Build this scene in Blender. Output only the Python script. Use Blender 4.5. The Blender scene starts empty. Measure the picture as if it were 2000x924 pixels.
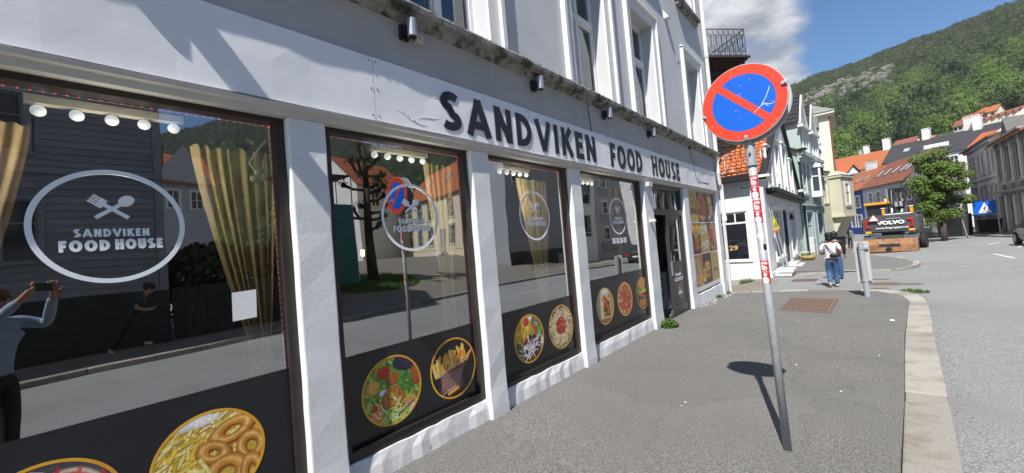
import bpy, math, random
import numpy as np
from mathutils import Vector, Matrix
PI = math.pi
S = bpy.context.scene
COL = S.collection
rnd = random.Random(7)

# ---------------------------------------------------------------- camera, sky, sun, exposure
cam = bpy.data.cameras.new('camera')
cam.sensor_width = 36.0
cam.lens = 14.0869
cam.clip_start = 0.005
cam.clip_end = 6000.0
cob = bpy.data.objects.new('camera', cam)
COL.objects.link(cob)
_R = Matrix(((0.75614, 0.08253, 0.64918), (0.64893, 0.03352, -0.76011), (-0.08449, 0.99602, -0.02821))).to_4x4()
cob.matrix_world = Matrix.Translation((0, 0, 1.75)) @ _R
S.camera = cob

SUN_TO = Vector((0.144, -0.58, 0.80)).normalized()
sun = bpy.data.lights.new('sun', 'SUN')
sun.energy = 4.0
sun.angle = math.radians(0.5)
sun.color = (1.0, 0.955, 0.89)
sob = bpy.data.objects.new('sun', sun)
COL.objects.link(sob)
sob.rotation_euler = SUN_TO.to_track_quat('Z', 'Y').to_euler()
sob.location = (10, -40, 60)

W = bpy.data.worlds.new('World')
S.world = W
W.use_nodes = True
nt = W.node_tree
for n in list(nt.nodes): nt.nodes.remove(n)
def nd(t, k, **kw):
    n = t.nodes.new(k)
    for a, b in kw.items():
        if a == 'inp':
            for i, v in b.items(): n.inputs[i].default_value = v
        else: setattr(n, a, b)
    return n
sky = nd(nt, 'ShaderNodeTexSky', sky_type='NISHITA')
sky.sun_disc = False
sky.sun_elevation = math.asin(SUN_TO.z)
sky.sun_rotation = math.atan2(SUN_TO.x, SUN_TO.y)
sky.air_density = 1.0
sky.dust_density = 0.1
sky.altitude = 900
sky.ozone_density = 3.0
tc = nd(nt, 'ShaderNodeTexCoord')
sep = nd(nt, 'ShaderNodeSeparateXYZ')
nt.links.new(tc.outputs['Generated'], sep.inputs[0])
def mth(op, a, b=None, c=None, t=nt, clamp=False):
    n = t.nodes.new('ShaderNodeMath'); n.operation = op; n.use_clamp = clamp
    for i, v in enumerate((a, b, c)):
        if v is None: continue
        if isinstance(v, (int, float)): n.inputs[i].default_value = v
        else: t.links.new(v, n.inputs[i])
    return n.outputs[0]
zz = mth('ADD', mth('MAXIMUM', sep.outputs[2], 0.0), 0.16)
px_ = mth('DIVIDE', sep.outputs[0], zz); py_ = mth('DIVIDE', sep.outputs[1], zz)
cmb = nd(nt, 'ShaderNodeCombineXYZ')
nt.links.new(px_, cmb.inputs[0]); nt.links.new(py_, cmb.inputs[1]); cmb.inputs[2].default_value = 3.1
n1 = nd(nt, 'ShaderNodeTexNoise', inp={'Scale': 0.75, 'Detail': 9.0, 'Roughness': 0.56, 'Distortion': 0.25})
nt.links.new(cmb.outputs[0], n1.inputs['Vector'])
n2 = nd(nt, 'ShaderNodeTexNoise', inp={'Scale': 2.3, 'Detail': 8.0, 'Roughness': 0.6})
nt.links.new(cmb.outputs[0], n2.inputs['Vector'])
# a broad cloud bank stands over the fjord side (-X); the hill side is clearer
bank = mth('MULTIPLY_ADD', sep.outputs[0], -3.2, 0.035)
dens = mth('ADD', n1.outputs[0], mth('MAXIMUM', mth('MINIMUM', bank, 0.27), -0.06))
mask = nd(nt, 'ShaderNodeMapRange', interpolation_type='SMOOTHSTEP', inp={'From Min': 0.57, 'From Max': 0.69})
nt.links.new(dens, mask.inputs[0])
shade = nd(nt, 'ShaderNodeValToRGB')
shade.color_ramp.elements[0].position = 0.42; shade.color_ramp.elements[0].color = (2.1, 2.25, 2.6, 1)
shade.color_ramp.elements[1].position = 0.62; shade.color_ramp.elements[1].color = (6.4, 6.5, 6.7, 1)
nt.links.new(n2.outputs[0], shade.inputs[0])
mixc = nd(nt, 'ShaderNodeMix', data_type='RGBA')
nt.links.new(mask.outputs[0], mixc.inputs['Factor'])
hsk = nd(nt, 'ShaderNodeHueSaturation', inp={'Saturation': 1.22, 'Value': 0.86}); nt.links.new(sky.outputs[0], hsk.inputs['Color']); nt.links.new(hsk.outputs[0], mixc.inputs[6]); nt.links.new(shade.outputs[0], mixc.inputs[7])
bg = nd(nt, 'ShaderNodeBackground', inp={'Strength': 0.085})
nt.links.new(mixc.outputs[2], bg.inputs[0])
wo = nd(nt, 'ShaderNodeOutputWorld')
nt.links.new(bg.outputs[0], wo.inputs[0])

S.view_settings.view_transform = 'Standard'
S.view_settings.look = 'None'
S.view_settings.gamma = 1.0
S.view_settings.exposure = 0.95
S.cycles.caustics_reflective = False
S.cycles.caustics_refractive = False
S.cycles.max_bounces = 8
S.cycles.transparent_max_bounces = 24

# ---------------------------------------------------------------- materials
MATS = {}
def mat(name, col, rough=0.8, var=0.15, vs=6.0, col2=None, bump=0.0, bs=60.0, metal=0.0, spec=0.5, stain=None, ss=0.8, sthr=(0.5, 0.7), emit=None, es=1.0, obj=0.0, det=6.0, coat=0.0, bd=0.01, crack=None):
    m = bpy.data.materials.new(name); m.use_nodes = True
    t = m.node_tree; b = t.nodes['Principled BSDF']
    b.inputs['Roughness'].default_value = rough
    b.inputs['Metallic'].default_value = metal
    b.inputs['Specular IOR Level'].default_value = spec
    if coat: b.inputs['Coat Weight'].default_value = coat
    co = t.nodes.new('ShaderNodeTexCoord')
    geo = t.nodes.new('ShaderNodeNewGeometry')
    src = geo.outputs['Position']
    c = tuple(col) + (1,)
    if col2 is None: c2 = tuple(min(1, v * (1 - var)) for v in col) + (1,)
    else: c2 = tuple(col2) + (1,)
    nz = t.nodes.new('ShaderNodeTexNoise'); nz.inputs['Scale'].default_value = vs; nz.inputs['Detail'].default_value = det; nz.inputs['Roughness'].default_value = 0.6
    t.links.new(src, nz.inputs['Vector'])
    mr = t.nodes.new('ShaderNodeMapRange'); mr.inputs['From Min'].default_value = 0.35; mr.inputs['From Max'].default_value = 0.65
    t.links.new(nz.outputs[0], mr.inputs[0])
    mx = t.nodes.new('ShaderNodeMix'); mx.data_type = 'RGBA'
    mx.inputs[6].default_value = c; mx.inputs[7].default_value = c2
    t.links.new(mr.outputs[0], mx.inputs['Factor'])
    out = mx.outputs[2]
    if stain:
        n3 = t.nodes.new('ShaderNodeTexNoise'); n3.inputs['Scale'].default_value = ss; n3.inputs['Detail'].default_value = 8; n3.inputs['Roughness'].default_value = 0.65
        t.links.new(src, n3.inputs['Vector'])
        m3 = t.nodes.new('ShaderNodeMapRange'); m3.inputs['From Min'].default_value = sthr[0]; m3.inputs['From Max'].default_value = sthr[1]
        t.links.new(n3.outputs[0], m3.inputs[0])
        x3 = t.nodes.new('ShaderNodeMix'); x3.data_type = 'RGBA'
        t.links.new(m3.outputs[0], x3.inputs['Factor']); t.links.new(out, x3.inputs[6]); x3.inputs[7].default_value = tuple(stain) + (1,)
        out = x3.outputs[2]
    if crack:
        # wandering hairline cracks and joints between repair patches
        nw = t.nodes.new('ShaderNodeTexNoise'); nw.inputs['Scale'].default_value = 2.2; nw.inputs['Detail'].default_value = 5; t.links.new(src, nw.inputs['Vector'])
        ad = t.nodes.new('ShaderNodeVectorMath'); ad.operation = 'MULTIPLY_ADD'; t.links.new(nw.outputs['Color'], ad.inputs[0]); ad.inputs[1].default_value = (.7, .7, 0); t.links.new(src, ad.inputs[2])
        vo = t.nodes.new('ShaderNodeTexVoronoi'); vo.feature = 'DISTANCE_TO_EDGE'; vo.inputs['Scale'].default_value = crack[0]; t.links.new(ad.outputs[0], vo.inputs['Vector'])
        vc = t.nodes.new('ShaderNodeTexVoronoi'); vc.inputs['Scale'].default_value = crack[0]; t.links.new(ad.outputs[0], vc.inputs['Vector'])
        m4 = t.nodes.new('ShaderNodeMapRange'); m4.inputs['From Min'].default_value = crack[1]*.3; m4.inputs['From Max'].default_value = crack[1]; m4.inputs['To Min'].default_value = .16; m4.inputs['To Max'].default_value = 0
        t.links.new(vo.outputs['Distance'], m4.inputs[0])
        x4 = t.nodes.new('ShaderNodeMix'); x4.data_type = 'RGBA'; t.links.new(m4.outputs[0], x4.inputs['Factor']); t.links.new(out, x4.inputs[6]); x4.inputs[7].default_value = (.03, .03, .028, 1)
        s4 = t.nodes.new('ShaderNodeSeparateColor'); t.links.new(vc.outputs['Color'], s4.inputs[0]); m5 = t.nodes.new('ShaderNodeMapRange'); m5.inputs['To Min'].default_value = .96; m5.inputs['To Max'].default_value = 1.04; t.links.new(s4.outputs[0], m5.inputs[0])
        h4 = t.nodes.new('ShaderNodeHueSaturation'); t.links.new(m5.outputs[0], h4.inputs['Value']); t.links.new(x4.outputs[2], h4.inputs['Color']); out = h4.outputs[0]
    if obj:
        oi = t.nodes.new('ShaderNodeObjectInfo')
        hv = t.nodes.new('ShaderNodeHueSaturation')
        mm = t.nodes.new('ShaderNodeMapRange'); mm.inputs['To Min'].default_value = 1 - obj; mm.inputs['To Max'].default_value = 1 + obj
        t.links.new(oi.outputs['Random'], mm.inputs[0]); t.links.new(mm.outputs[0], hv.inputs['Value']); t.links.new(out, hv.inputs['Color'])
        out = hv.outputs[0]
    t.links.new(out, b.inputs['Base Color'])
    if bump:
        nb = t.nodes.new('ShaderNodeTexNoise'); nb.inputs['Scale'].default_value = bs; nb.inputs['Detail'].default_value = 5
        t.links.new(src, nb.inputs['Vector'])
        bp = t.nodes.new('ShaderNodeBump'); bp.inputs['Strength'].default_value = bump; bp.inputs['Distance'].default_value = bd
        t.links.new(nb.outputs[0], bp.inputs['Height']); t.links.new(bp.outputs[0], b.inputs['Normal'])
    if emit:
        b.inputs['Emission Color'].default_value = tuple(emit) + (1,); b.inputs['Emission Strength'].default_value = es
    MATS[name] = m
    return m
def glass(name, refl, tint=(0.9, 0.95, 0.93), rough=0.0, tilt=None):
    m = bpy.data.materials.new(name); m.use_nodes = True
    t = m.node_tree
    t.nodes.remove(t.nodes['Principled BSDF'])
    g = t.nodes.new('ShaderNodeBsdfGlossy'); g.inputs['Roughness'].default_value = rough; g.inputs['Color'].default_value = (0.93, 0.96, 1.0, 1)
    tr = t.nodes.new('ShaderNodeBsdfTransparent'); tr.inputs['Color'].default_value = tuple(tint) + (1,)
    fr = t.nodes.new('ShaderNodeFresnel'); fr.inputs['IOR'].default_value = 1.5
    a = mth('ADD', fr.outputs[0], refl, t=t, clamp=True)
    if tilt is not None:
        ge = t.nodes.new('ShaderNodeNewGeometry'); nz = t.nodes.new('ShaderNodeTexNoise'); nz.inputs['Scale'].default_value = 1.3; nz.inputs['Detail'].default_value = 1.5
        t.links.new(ge.outputs['Position'], nz.inputs['Vector'])
        v1 = t.nodes.new('ShaderNodeVectorMath'); v1.operation = 'SUBTRACT'; t.links.new(nz.outputs['Color'], v1.inputs[0]); v1.inputs[1].default_value = (.5, .5, .5)
        v2 = t.nodes.new('ShaderNodeVectorMath'); v2.operation = 'MULTIPLY_ADD'; t.links.new(v1.outputs[0], v2.inputs[0]); v2.inputs[1].default_value = (.012,)*3; v2.inputs[2].default_value = (0, -tilt, 0)
        v3 = t.nodes.new('ShaderNodeVectorMath'); v3.operation = 'ADD'; t.links.new(ge.outputs['Normal'], v3.inputs[0]); t.links.new(v2.outputs[0], v3.inputs[1])
        v4 = t.nodes.new('ShaderNodeVectorMath'); v4.operation = 'NORMALIZE'; t.links.new(v3.outputs[0], v4.inputs[0]); t.links.new(v4.outputs[0], g.inputs['Normal'])
    mx = t.nodes.new('ShaderNodeMixShader'); t.links.new(a, mx.inputs[0]); t.links.new(tr.outputs[0], mx.inputs[1]); t.links.new(g.outputs[0], mx.inputs[2])
    t.links.new(mx.outputs[0], t.nodes['Material Output'].inputs[0])
    MATS[name] = m
    return m
mat('render_white', (0.60, 0.61, 0.63), 0.85, 0.10, 1.2, bump=0.4, bs=40, bd=0.005, stain=(0.51, 0.51, 0.49), ss=1.3, sthr=(0.55, 0.75))
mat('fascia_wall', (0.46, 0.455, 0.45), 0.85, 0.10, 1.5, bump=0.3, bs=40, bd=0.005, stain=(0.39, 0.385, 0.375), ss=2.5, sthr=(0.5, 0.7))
mat('pillar_white', (0.74, 0.75, 0.76), 0.8, 0.08, 2.5, bump=0.22, bs=30, bd=0.006, stain=(0.60, 0.59, 0.56), ss=4, sthr=(0.60, 0.74))
mat('plinth_white', (0.74, 0.74, 0.74), 0.85, 0.1, 3, bump=0.3, bs=16, bd=0.012, stain=(0.25, 0.24, 0.22), ss=9, sthr=(0.64, 0.70))
mat('beam_grey', (0.60, 0.59, 0.57), 0.85, 0.12, 5, bump=0.35, bs=40)
mat('sign_white', (0.84, 0.85, 0.88), 0.35, 0.05, 1.1, bump=0.08, bs=3, bd=0.05)
mat('cornice_stone', (0.34, 0.335, 0.31), 0.9, 0.3, 9, bump=0.7, bs=70, stain=(0.05, 0.055, 0.035), ss=6.5, sthr=(0.47, 0.60))
mat('trim_white', (0.78, 0.78, 0.76), 0.6, 0.08, 4, stain=(0.50, 0.55, 0.38), ss=2.2, sthr=(0.66, 0.72))
mat('frame_brown', (0.034, 0.025, 0.023), 0.45, 0.3, 12)
mat('frame_dark', (0.05, 0.05, 0.052), 0.4, 0.2, 10)
mat('vinyl_black', (0.014, 0.016, 0.020), 0.32, 0.15, 3)
mat('letter_black', (0.018, 0.018, 0.024), 0.5, 0.1, 8)
mat('vinyl_white', (0.86, 0.90, 0.94), 0.5, 0.03, 8)
mat('ring_gold', (0.80, 0.46, 0.03), 0.4, 0.2, 5, col2=(0.72, 0.30, 0.03))
mat('lamp_silver', (0.45, 0.46, 0.48), 0.35, 0.1, 20, metal=0.6)
mat('black_plastic', (0.015, 0.015, 0.016), 0.45, 0.1, 10)
mat('beige_plastic', (0.62, 0.56, 0.45), 0.5, 0.1, 20)
mat('cable', (0.10, 0.10, 0.10), 0.6)
mat('asphalt_path', (0.265, 0.256, 0.238), 0.92, 0.0, 70, col2=(0.075, 0.073, 0.070), bump=1.0, bs=90, bd=0.016, stain=(0.145, 0.142, 0.136), ss=0.7, sthr=(0.42, 0.72), det=4, crack=(0.55, 0.012))
mat('asphalt_road', (0.34, 0.345, 0.345), 0.9, 0.0, 60, col2=(0.135, 0.140, 0.142), bump=1.0, bs=90, bd=0.012, stain=(0.19, 0.192, 0.19), ss=0.5, sthr=(0.5, 0.75), det=4, crack=(0.22, 0.006))
mat('asphalt_light', (0.20, 0.195, 0.185), 0.92, 0.0, 150, col2=(0.12, 0.118, 0.112), bump=0.5, bs=200, det=2)
mat('kerb_granite', (0.35, 0.33, 0.295), 0.85, 0.25, 90, bump=0.7, bs=45, bd=.012, stain=(0.245, 0.21, 0.175), ss=3.2, sthr=(0.48, 0.62), obj=0.24)
mat('ground_base', (0.10, 0.11, 0.07), 0.95, 0.3, 2)
mat('iron_rust', (0.15, 0.098, 0.072), 0.7, 0.35, 30, bump=0.4, bs=60)
mat('galvanised', (0.42, 0.445, 0.47), 0.5, 0.2, 30, metal=0.2, bump=0.1, bs=60)
mat('sign_red', (0.68, 0.055, 0.022), 0.38, 0.12, 12, stain=(0.60, 0.09, 0.05), ss=9, sthr=(0.6, 0.7))
mat('sign_blue', (0.0, 0.115, 0.62), 0.38, 0.08, 14)
mat('sign_back', (0.50, 0.51, 0.52), 0.5, 0.1, 20, metal=0.2)
mat('paint_white', (0.80, 0.80, 0.80), 0.5, 0.06, 5)
mat('road_paint', (0.62, 0.62, 0.60), 0.8, 0.2, 30)
mat('curtain', (0.70, 0.53, 0.26), 0.85, 0.25, 7)
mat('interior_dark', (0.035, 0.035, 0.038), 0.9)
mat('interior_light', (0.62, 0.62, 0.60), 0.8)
mat('weed', (0.10, 0.19, 0.035), 0.7, 0.0, 30, col2=(0.05, 0.11, 0.02), spec=0.2)
mat('grit_brown', (0.20, 0.185, 0.16), 0.95, 0.3, 40)
mat('moss', (0.09, 0.10, 0.045), 0.95, 0.4, 30)
glass('shop_glass', 0.34, tilt=0.0)
glass('shop_glass_b', 0.32, tilt=0.016)
glass('shop_glass_c', 0.34, tilt=0.013)
glass('shop_glass_d', 0.34, tilt=0.011)
glass('clear_glass', 0.12)
glass('thin_glass', 0.05)
mat('far_glass', (0.028, 0.034, 0.042), 0.08, 0.2, 3, spec=0.9)
mat('red_led', (0.8, 0.02, 0.03), 0.5, emit=(1.0, 0.05, 0.07), es=1.2)
mat('bulb_white', (0.85, 0.86, 0.84), 0.4, 0.02, emit=(0.9, 0.95, 1.0), es=0.35)
mat('filament', (1.0, 0.6, 0.2), 0.4, emit=(1.0, 0.62, 0.22), es=9.0)

# ---------------------------------------------------------------- builders
ROOTM = {}
class B:
    """collects polygons for ONE mesh object; T maps its points"""
    def __init__(s, T=None): s.v = []; s.f = []; s.T = T; s.uv = None
    def add(s, vs, fs):
        n = len(s.v)
        if s.T is not None: vs = [tuple(s.T @ Vector(p)) for p in vs]
        s.v.extend([tuple(p) for p in vs]); s.f.extend([tuple(i + n for i in f) for f in fs])
        return s
    def box(s, x0, x1, y0, y1, z0, z1):
        return s.add([(x0,y0,z0),(x1,y0,z0),(x1,y1,z0),(x0,y1,z0),(x0,y0,z1),(x1,y0,z1),(x1,y1,z1),(x0,y1,z1)],
                     [(0,3,2,1),(4,5,6,7),(0,1,5,4),(1,2,6,5),(2,3,7,6),(3,0,4,7)])
    def cbox(s, c, sz, M=None):
        x, y, z = sz[0]/2, sz[1]/2, sz[2]/2
        P = [Vector(q) for q in [(-x,-y,-z),(x,-y,-z),(x,y,-z),(-x,y,-z),(-x,-y,z),(x,-y,z),(x,y,z),(-x,y,z)]]
        if M is not None: P = [M @ q for q in P]
        return s.add([tuple(q + Vector(c)) for q in P], [(0,3,2,1),(4,5,6,7),(0,1,5,4),(1,2,6,5),(2,3,7,6),(3,0,4,7)])
    def quad(s, a, b, c, d): return s.add([a,b,c,d], [(0,1,2,3)])
    def prism(s, poly, fn, a, b):
        """poly: 2D points; fn(u,v,w)->3D; extruded w from a to b"""
        n = len(poly)
        vs = [fn(u, v, a) for u, v in poly] + [fn(u, v, b) for u, v in poly]
        fs = [tuple(range(n))[::-1], tuple(range(n, 2*n))] + [(i, (i+1) % n, n + (i+1) % n, n + i) for i in range(n)]
        return s.add(vs, fs)
    def cone(s, p0, p1, r0, r1, n=12, cap=True):
        p0 = Vector(p0); p1 = Vector(p1); d = (p1 - p0)
        if d.length < 1e-7: return s
        d.normalize(); a = d.orthogonal().normalized(); b = d.cross(a)
        vs = []
        for p, r in ((p0, r0), (p1, r1)):
            for i in range(n):
                t = 2*PI*i/n; vs.append(tuple(p + a*(r*math.cos(t)) + b*(r*math.sin(t))))
        fs = [(i, (i+1) % n, n + (i+1) % n, n + i) for i in range(n)]
        if cap: fs += [tuple(range(n))[::-1], tuple(range(n, 2*n))]
        return s.add(vs, fs)
    def path(s, pts, r, n=8):
        for i in range(len(pts)-1):
            ra = r[i] if isinstance(r, (list, tuple)) else r; rb = r[i+1] if isinstance(r, (list, tuple)) else r
            s.cone(pts[i], pts[i+1], ra, rb, n)
        return s
    def lathe(s, prof, n=16, c=(0,0,0), axis='z'):
        vs = []; fs = []
        for r, h in prof:
            for i in range(n):
                t = 2*PI*i/n; x, y = r*math.cos(t), r*math.sin(t)
                q = (x, y, h) if axis == 'z' else ((h, x, y) if axis == 'x' else (x, h, y))
                vs.append((q[0]+c[0], q[1]+c[1], q[2]+c[2]))
        m = len(prof)
        for k in range(m-1):
            for i in range(n):
                j = (i+1) % n; fs.append((k*n+i, k*n+j, (k+1)*n+j, (k+1)*n+i))
        fs.append(tuple(range(n))[::-1]); fs.append(tuple(range((m-1)*n, m*n)))
        return s.add(vs, fs)
    def ball(s, c, r, n=10, m=7, sc=(1,1,1)):
        prof = [(max(1e-3, r*math.sin(PI*k/m)), -r*math.cos(PI*k/m)) for k in range(m+1)]
        vs = []; fs = []
        for rr, h in prof:
            for i in range(n):
                t = 2*PI*i/n; vs.append((c[0]+rr*math.cos(t)*sc[0], c[1]+rr*math.sin(t)*sc[1], c[2]+h*sc[2]))
        for k in range(m):
            for i in range(n):
                j = (i+1) % n; fs.append((k*n+i, k*n+j, (k+1)*n+j, (k+1)*n+i))
        return s.add(vs, fs)
    def build(s, name, m, parent=None, smooth=False, bevel=0.0, local=False, label=None, cat=None, group=None, kind=None, uv=None, keep=False):
        v = s.v
        loc = (0, 0, 0)
        root = parent
        while root is not None and root.parent is not None: root = root.parent
        if parent is not None and not local:
            Mi = ROOTM[root.name].inverted()
            v = [tuple(Mi @ Vector(p)) for p in v]
        elif parent is None and not keep:
            a = np.array(v); lo = a.min(0); hi = a.max(0)
            loc = ((lo[0]+hi[0])/2, (lo[1]+hi[1])/2, lo[2])
            v = [tuple(q) for q in (a - np.array(loc))]
        me = bpy.data.meshes.new(name)
        me.from_pydata(v, [], s.f)
        me.materials.append(MATS[m] if isinstance(m, str) else m)
        if smooth:
            for p in me.polygons: p.use_smooth = True
        if uv is not None:
            ul = me.uv_layers.new(name='UVMap')
            for lp in me.loops: ul.data[lp.index].uv = uv[lp.vertex_index]
        me.update()
        o = bpy.data.objects.new(name, me)
        COL.objects.link(o)
        o.location = loc
        if parent is not None: o.parent = parent
        else: ROOTM[o.name] = Matrix.Translation(loc)
        if bevel:
            bm = o.modifiers.new('bevel', 'BEVEL'); bm.width = bevel; bm.segments = 2; bm.limit_method = 'ANGLE'
        tag(o, label, cat, group, kind)
        return o
def tag(o, label=None, cat=None, group=None, kind=None):
    if label: o['label'] = label
    if cat: o['category'] = cat
    if group: o['group'] = group
    if kind: o['kind'] = kind
    return o
def thing(name, label, cat, loc=(0,0,0), rotz=0.0, group=None, kind=None):
    o = bpy.data.objects.new(name, None); COL.objects.link(o)
    o.location = loc; o.rotation_euler = (0, 0, rotz); o.empty_display_size = 0.3
    ROOTM[o.name] = Matrix.Translation(loc) @ Matrix.Rotation(rotz, 4, 'Z')
    return tag(o, label, cat, group, kind)
def dup(root, loc, rotz=None, label=None, scale=None):
    def cp(o, par):
        c = o.copy(); COL.objects.link(c); c.parent = par
        for ch in list(o.children): cp(ch, c)
        return c
    r = cp(root, None); r.location = loc
    if rotz is not None: r.rotation_euler = (0, 0, rotz)
    if scale: r.scale = (scale,)*3
    if label: r['label'] = label
    ROOTM[r.name] = Matrix.Translation(loc) @ Matrix.Rotation(r.rotation_euler[2], 4, 'Z')
    return r

# --- lettering: capitals drawn as flat strokes on a 2D plane (unit cap height)
def arc(cx, cy, rx, ry, a0, a1, n=14):
    return [(cx + rx*math.cos(math.radians(a0 + (a1-a0)*i/n)), cy + ry*math.sin(math.radians(a0 + (a1-a0)*i/n))) for i in range(n+1)]
def glyph(ch, w):
    """polylines (stroke centre lines) for a capital of cap height 1 and stroke width w, and its advance"""
    h = w/2
    if ch == 'S': return [arc(0.31, 0.735, 0.19, 0.265-h, 40, 250, 12) + arc(0.27, 0.265, 0.21, 0.265-h, 70, -140, 12)], 0.58
    if ch == 'A': return [[(0.06, 0), (0.36, 1)], [(0.36, 1), (0.66, 0)], [(0.17, 0.30), (0.55, 0.30)]], 0.72
    if ch == 'N': return [[(h, 0), (h, 1)], [(h*1.1, 0.97), (0.62-h*1.1, 0.03)], [(0.62-h, 0), (0.62-h, 1)]], 0.62
    if ch == 'D': return [[(h, 0), (h, 1)], [(h, 1-h)] + arc(0.20, 0.5, 0.44-h, 0.5-h, 90, -90, 18) + [(h, h)]], 0.66
    if ch == 'V': return [[(0.06, 1), (0.34, 0)], [(0.34, 0), (0.62, 1)]], 0.68
    if ch == 'I': return [[(h, 0), (h, 1)]], w
    if ch == 'K': return [[(h, 0), (h, 1)], [(0.12, 0.42), (0.50, 1.0)], [(0.24, 0.60), (0.54, 0.0)]], 0.60
    if ch == 'E': return [[(h, 0), (h, 1)], [(h, 1-h), (0.44, 1-h)], [(h, 0.52), (0.41, 0.52)], [(h, h), (0.45, h)]], 0.46
    if ch == 'F': return [[(h, 0), (h, 1)], [(h, 1-h), (0.44, 1-h)], [(h, 0.50), (0.40, 0.50)]], 0.46
    if ch == 'O': return [arc(0.38, 0.5, 0.38-h, 0.5-h+0.01, 0, 360, 28)], 0.76
    if ch == 'H': return [[(h, 0), (h, 1)], [(0.60-h, 0), (0.60-h, 1)], [(h, 0.52), (0.60-h, 0.52)]], 0.60
    if ch == 'U': return [[(h, 1)] + arc(0.29, 0.32, 0.29-h, 0.32-h, 180, 360, 14) + [(0.58-h, 1)]], 0.58
    return [], 0.3
def stroke(b, pts, w, fn, d0, d1, closed=False):
    n = len(pts); P = [Vector(q) for q in pts]
    L = []; Rr = []
    for i in range(n):
        if closed: a = P[i-1] if i > 0 else P[-2]; c = P[(i+1) % n] if i < n-1 else P[1]
        else: a = P[max(0, i-1)]; c = P[min(n-1, i+1)]
        t = (c - a).normalized(); nn = Vector((-t.y, t.x))
        L.append(P[i] + nn*w/2); Rr.append(P[i] - nn*w/2)
    vs = [fn(q.x, q.y, d1) for q in L] + [fn(q.x, q.y, d1) for q in Rr] + [fn(q.x, q.y, d0) for q in L] + [fn(q.x, q.y, d0) for q in Rr]
    fs = []
    for i in range(n-1):
        fs += [(i, n+i, n+i+1, i+1), (i, i+1, 2*n+i+1, 2*n+i), (n+i, 3*n+i, 3*n+i+1, n+i+1)]
    if not closed: fs += [(0, 2*n, 3*n, n), (n-1, 2*n-1, 4*n-1, 3*n-1)]
    b.add(vs, fs)
def word_width(word, w, gap):
    return sum(glyph(c, w)[1] for c in word) + gap*(len(word)-1)
def put_word(word, fn, u0, v0, cap, total, w, m, parent, gap=0.13, depth=0.004, each=True, base=0.0):
    """writes word from u0, stretched to total width; fn(u,v,d)->3D"""
    ww = word_width(word, w, gap)*cap; k = total/ww; u = u0; bb = None
    for ch in word:
        g, adv = glyph(ch, w)
        if bb is None or each: bb = B()
        for j, st in enumerate(g):
            cl = ch == 'O'
            stroke(bb, [(q[0]*cap*k, q[1]*cap) for q in st], w*cap, lambda a, c, d, u=u: fn(u + a, v0 + c, d), base, base + depth + 0.0004*j, cl)
        if each: bb.build('letter', m, parent)
        u += (adv + gap)*cap*k
    if not each: bb.build('lettering', m, parent)
def text_mesh(body, size, m, parent, M, name='lettering', offset=0.0, extrude=0.001, sx=1.0, label=None):
    cu = bpy.data.curves.new('t', 'FONT'); cu.body = body; cu.size = size; cu.offset = offset; cu.extrude = extrude
    cu.align_x = 'CENTER'; cu.align_y = 'CENTER'; cu.resolution_u = 3
    to = bpy.data.objects.new('t', cu); COL.objects.link(to)
    dg = bpy.context.evaluated_depsgraph_get()
    me = bpy.data.meshes.new_from_object(to.evaluated_get(dg))
    bpy.data.objects.remove(to); bpy.data.curves.remove(cu)
    root = parent
    while root.parent is not None: root = root.parent
    me.transform(ROOTM[root.name].inverted() @ M @ Matrix.Scale(sx, 4, (1, 0, 0)))
    me.materials.clear(); me.materials.append(MATS[m]); me.name = name
    o = bpy.data.objects.new(name, me); COL.objects.link(o); o.parent = parent
    if label: o['label'] = label
    return o
def frameM(o, ux, uy):
    """matrix with local x->ux, y->uy at origin o"""
    ux = Vector(ux).normalized(); uy = Vector(uy).normalized(); uz = ux.cross(uy)
    return Matrix.Translation(o) @ Matrix((ux, uy, uz)).transposed().to_4x4()

# ---------------------------------------------------------------- ground levels
def sst(a, b, x):
    t = min(1, max(0, (x-a)/(b-a))); return t*t*(3-2*t)
def gr(x, y):
    if y < 13: z = -0.1 - 0.003*max(y, -30)
    elif y < 50: z = -0.139 - 0.019*(y-13)
    else: z = -0.842 - 0.03*min(y-50, 25)
    z += 0.05*min(1.2, max(0, (y-13)/30))*min(12, max(0, x))
    z += 0.155*min(11.0, max(0, x-9.5))*sst(5.0, 8.0, y)*(1-sst(25, 29, y))
    if x < -2.6: z -= 0.22*min(14, -2.6-x)*sst(13.2, 14.6, y)*(1-sst(17.9, 18.0, y))
    return z
def sheet(name, xs, ys, fn, m, dz=0.0, **kw):
    b = B(); vs = [(x, y, fn(x, y) + dz) for y in ys for x in xs]; n = len(xs)
    fs = [(j*n+i, j*n+i+1, (j+1)*n+i+1, (j+1)*n+i) for j in range(len(ys)-1) for i in range(n-1)]
    b.add(vs, fs); return b.build(name, m, keep=True, smooth=True, **kw)
def frange(a, b, st):
    n = max(1, int(round((b-a)/st))); return [a + (b-a)*i/n for i in range(n+1)]
sheet('ground', frange(-900, 900, 60), frange(-900, 900, 60), lambda x, y: -4.5, 'ground_base', kind='structure')
sheet('road', frange(-30, -6, 2) + frange(-5, -2, 0.25) + frange(-1.5, 26, 0.75), frange(-40, 12, 2) + frange(13, 19, 0.2) + frange(20, 90, 1.5), gr, 'asphalt_road', kind='structure')
def lerp_poly(pts, t):
    t = t*(len(pts)-1); i = min(len(pts)-2, int(t)); f = t-i
    return tuple(pts[i][k]*(1-f) + pts[i+1][k]*f for k in range(2))
def resample(pts, step):
    out = [pts[0]]
    for a, b in zip(pts[:-1], pts[1:]):
        d = math.hypot(b[0]-a[0], b[1]-a[1]); n = max(1, int(d/step))
        out += [(a[0]+(b[0]-a[0])*i/n, a[1]+(b[1]-a[1])*i/n) for i in range(1, n+1)]
    return out
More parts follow.
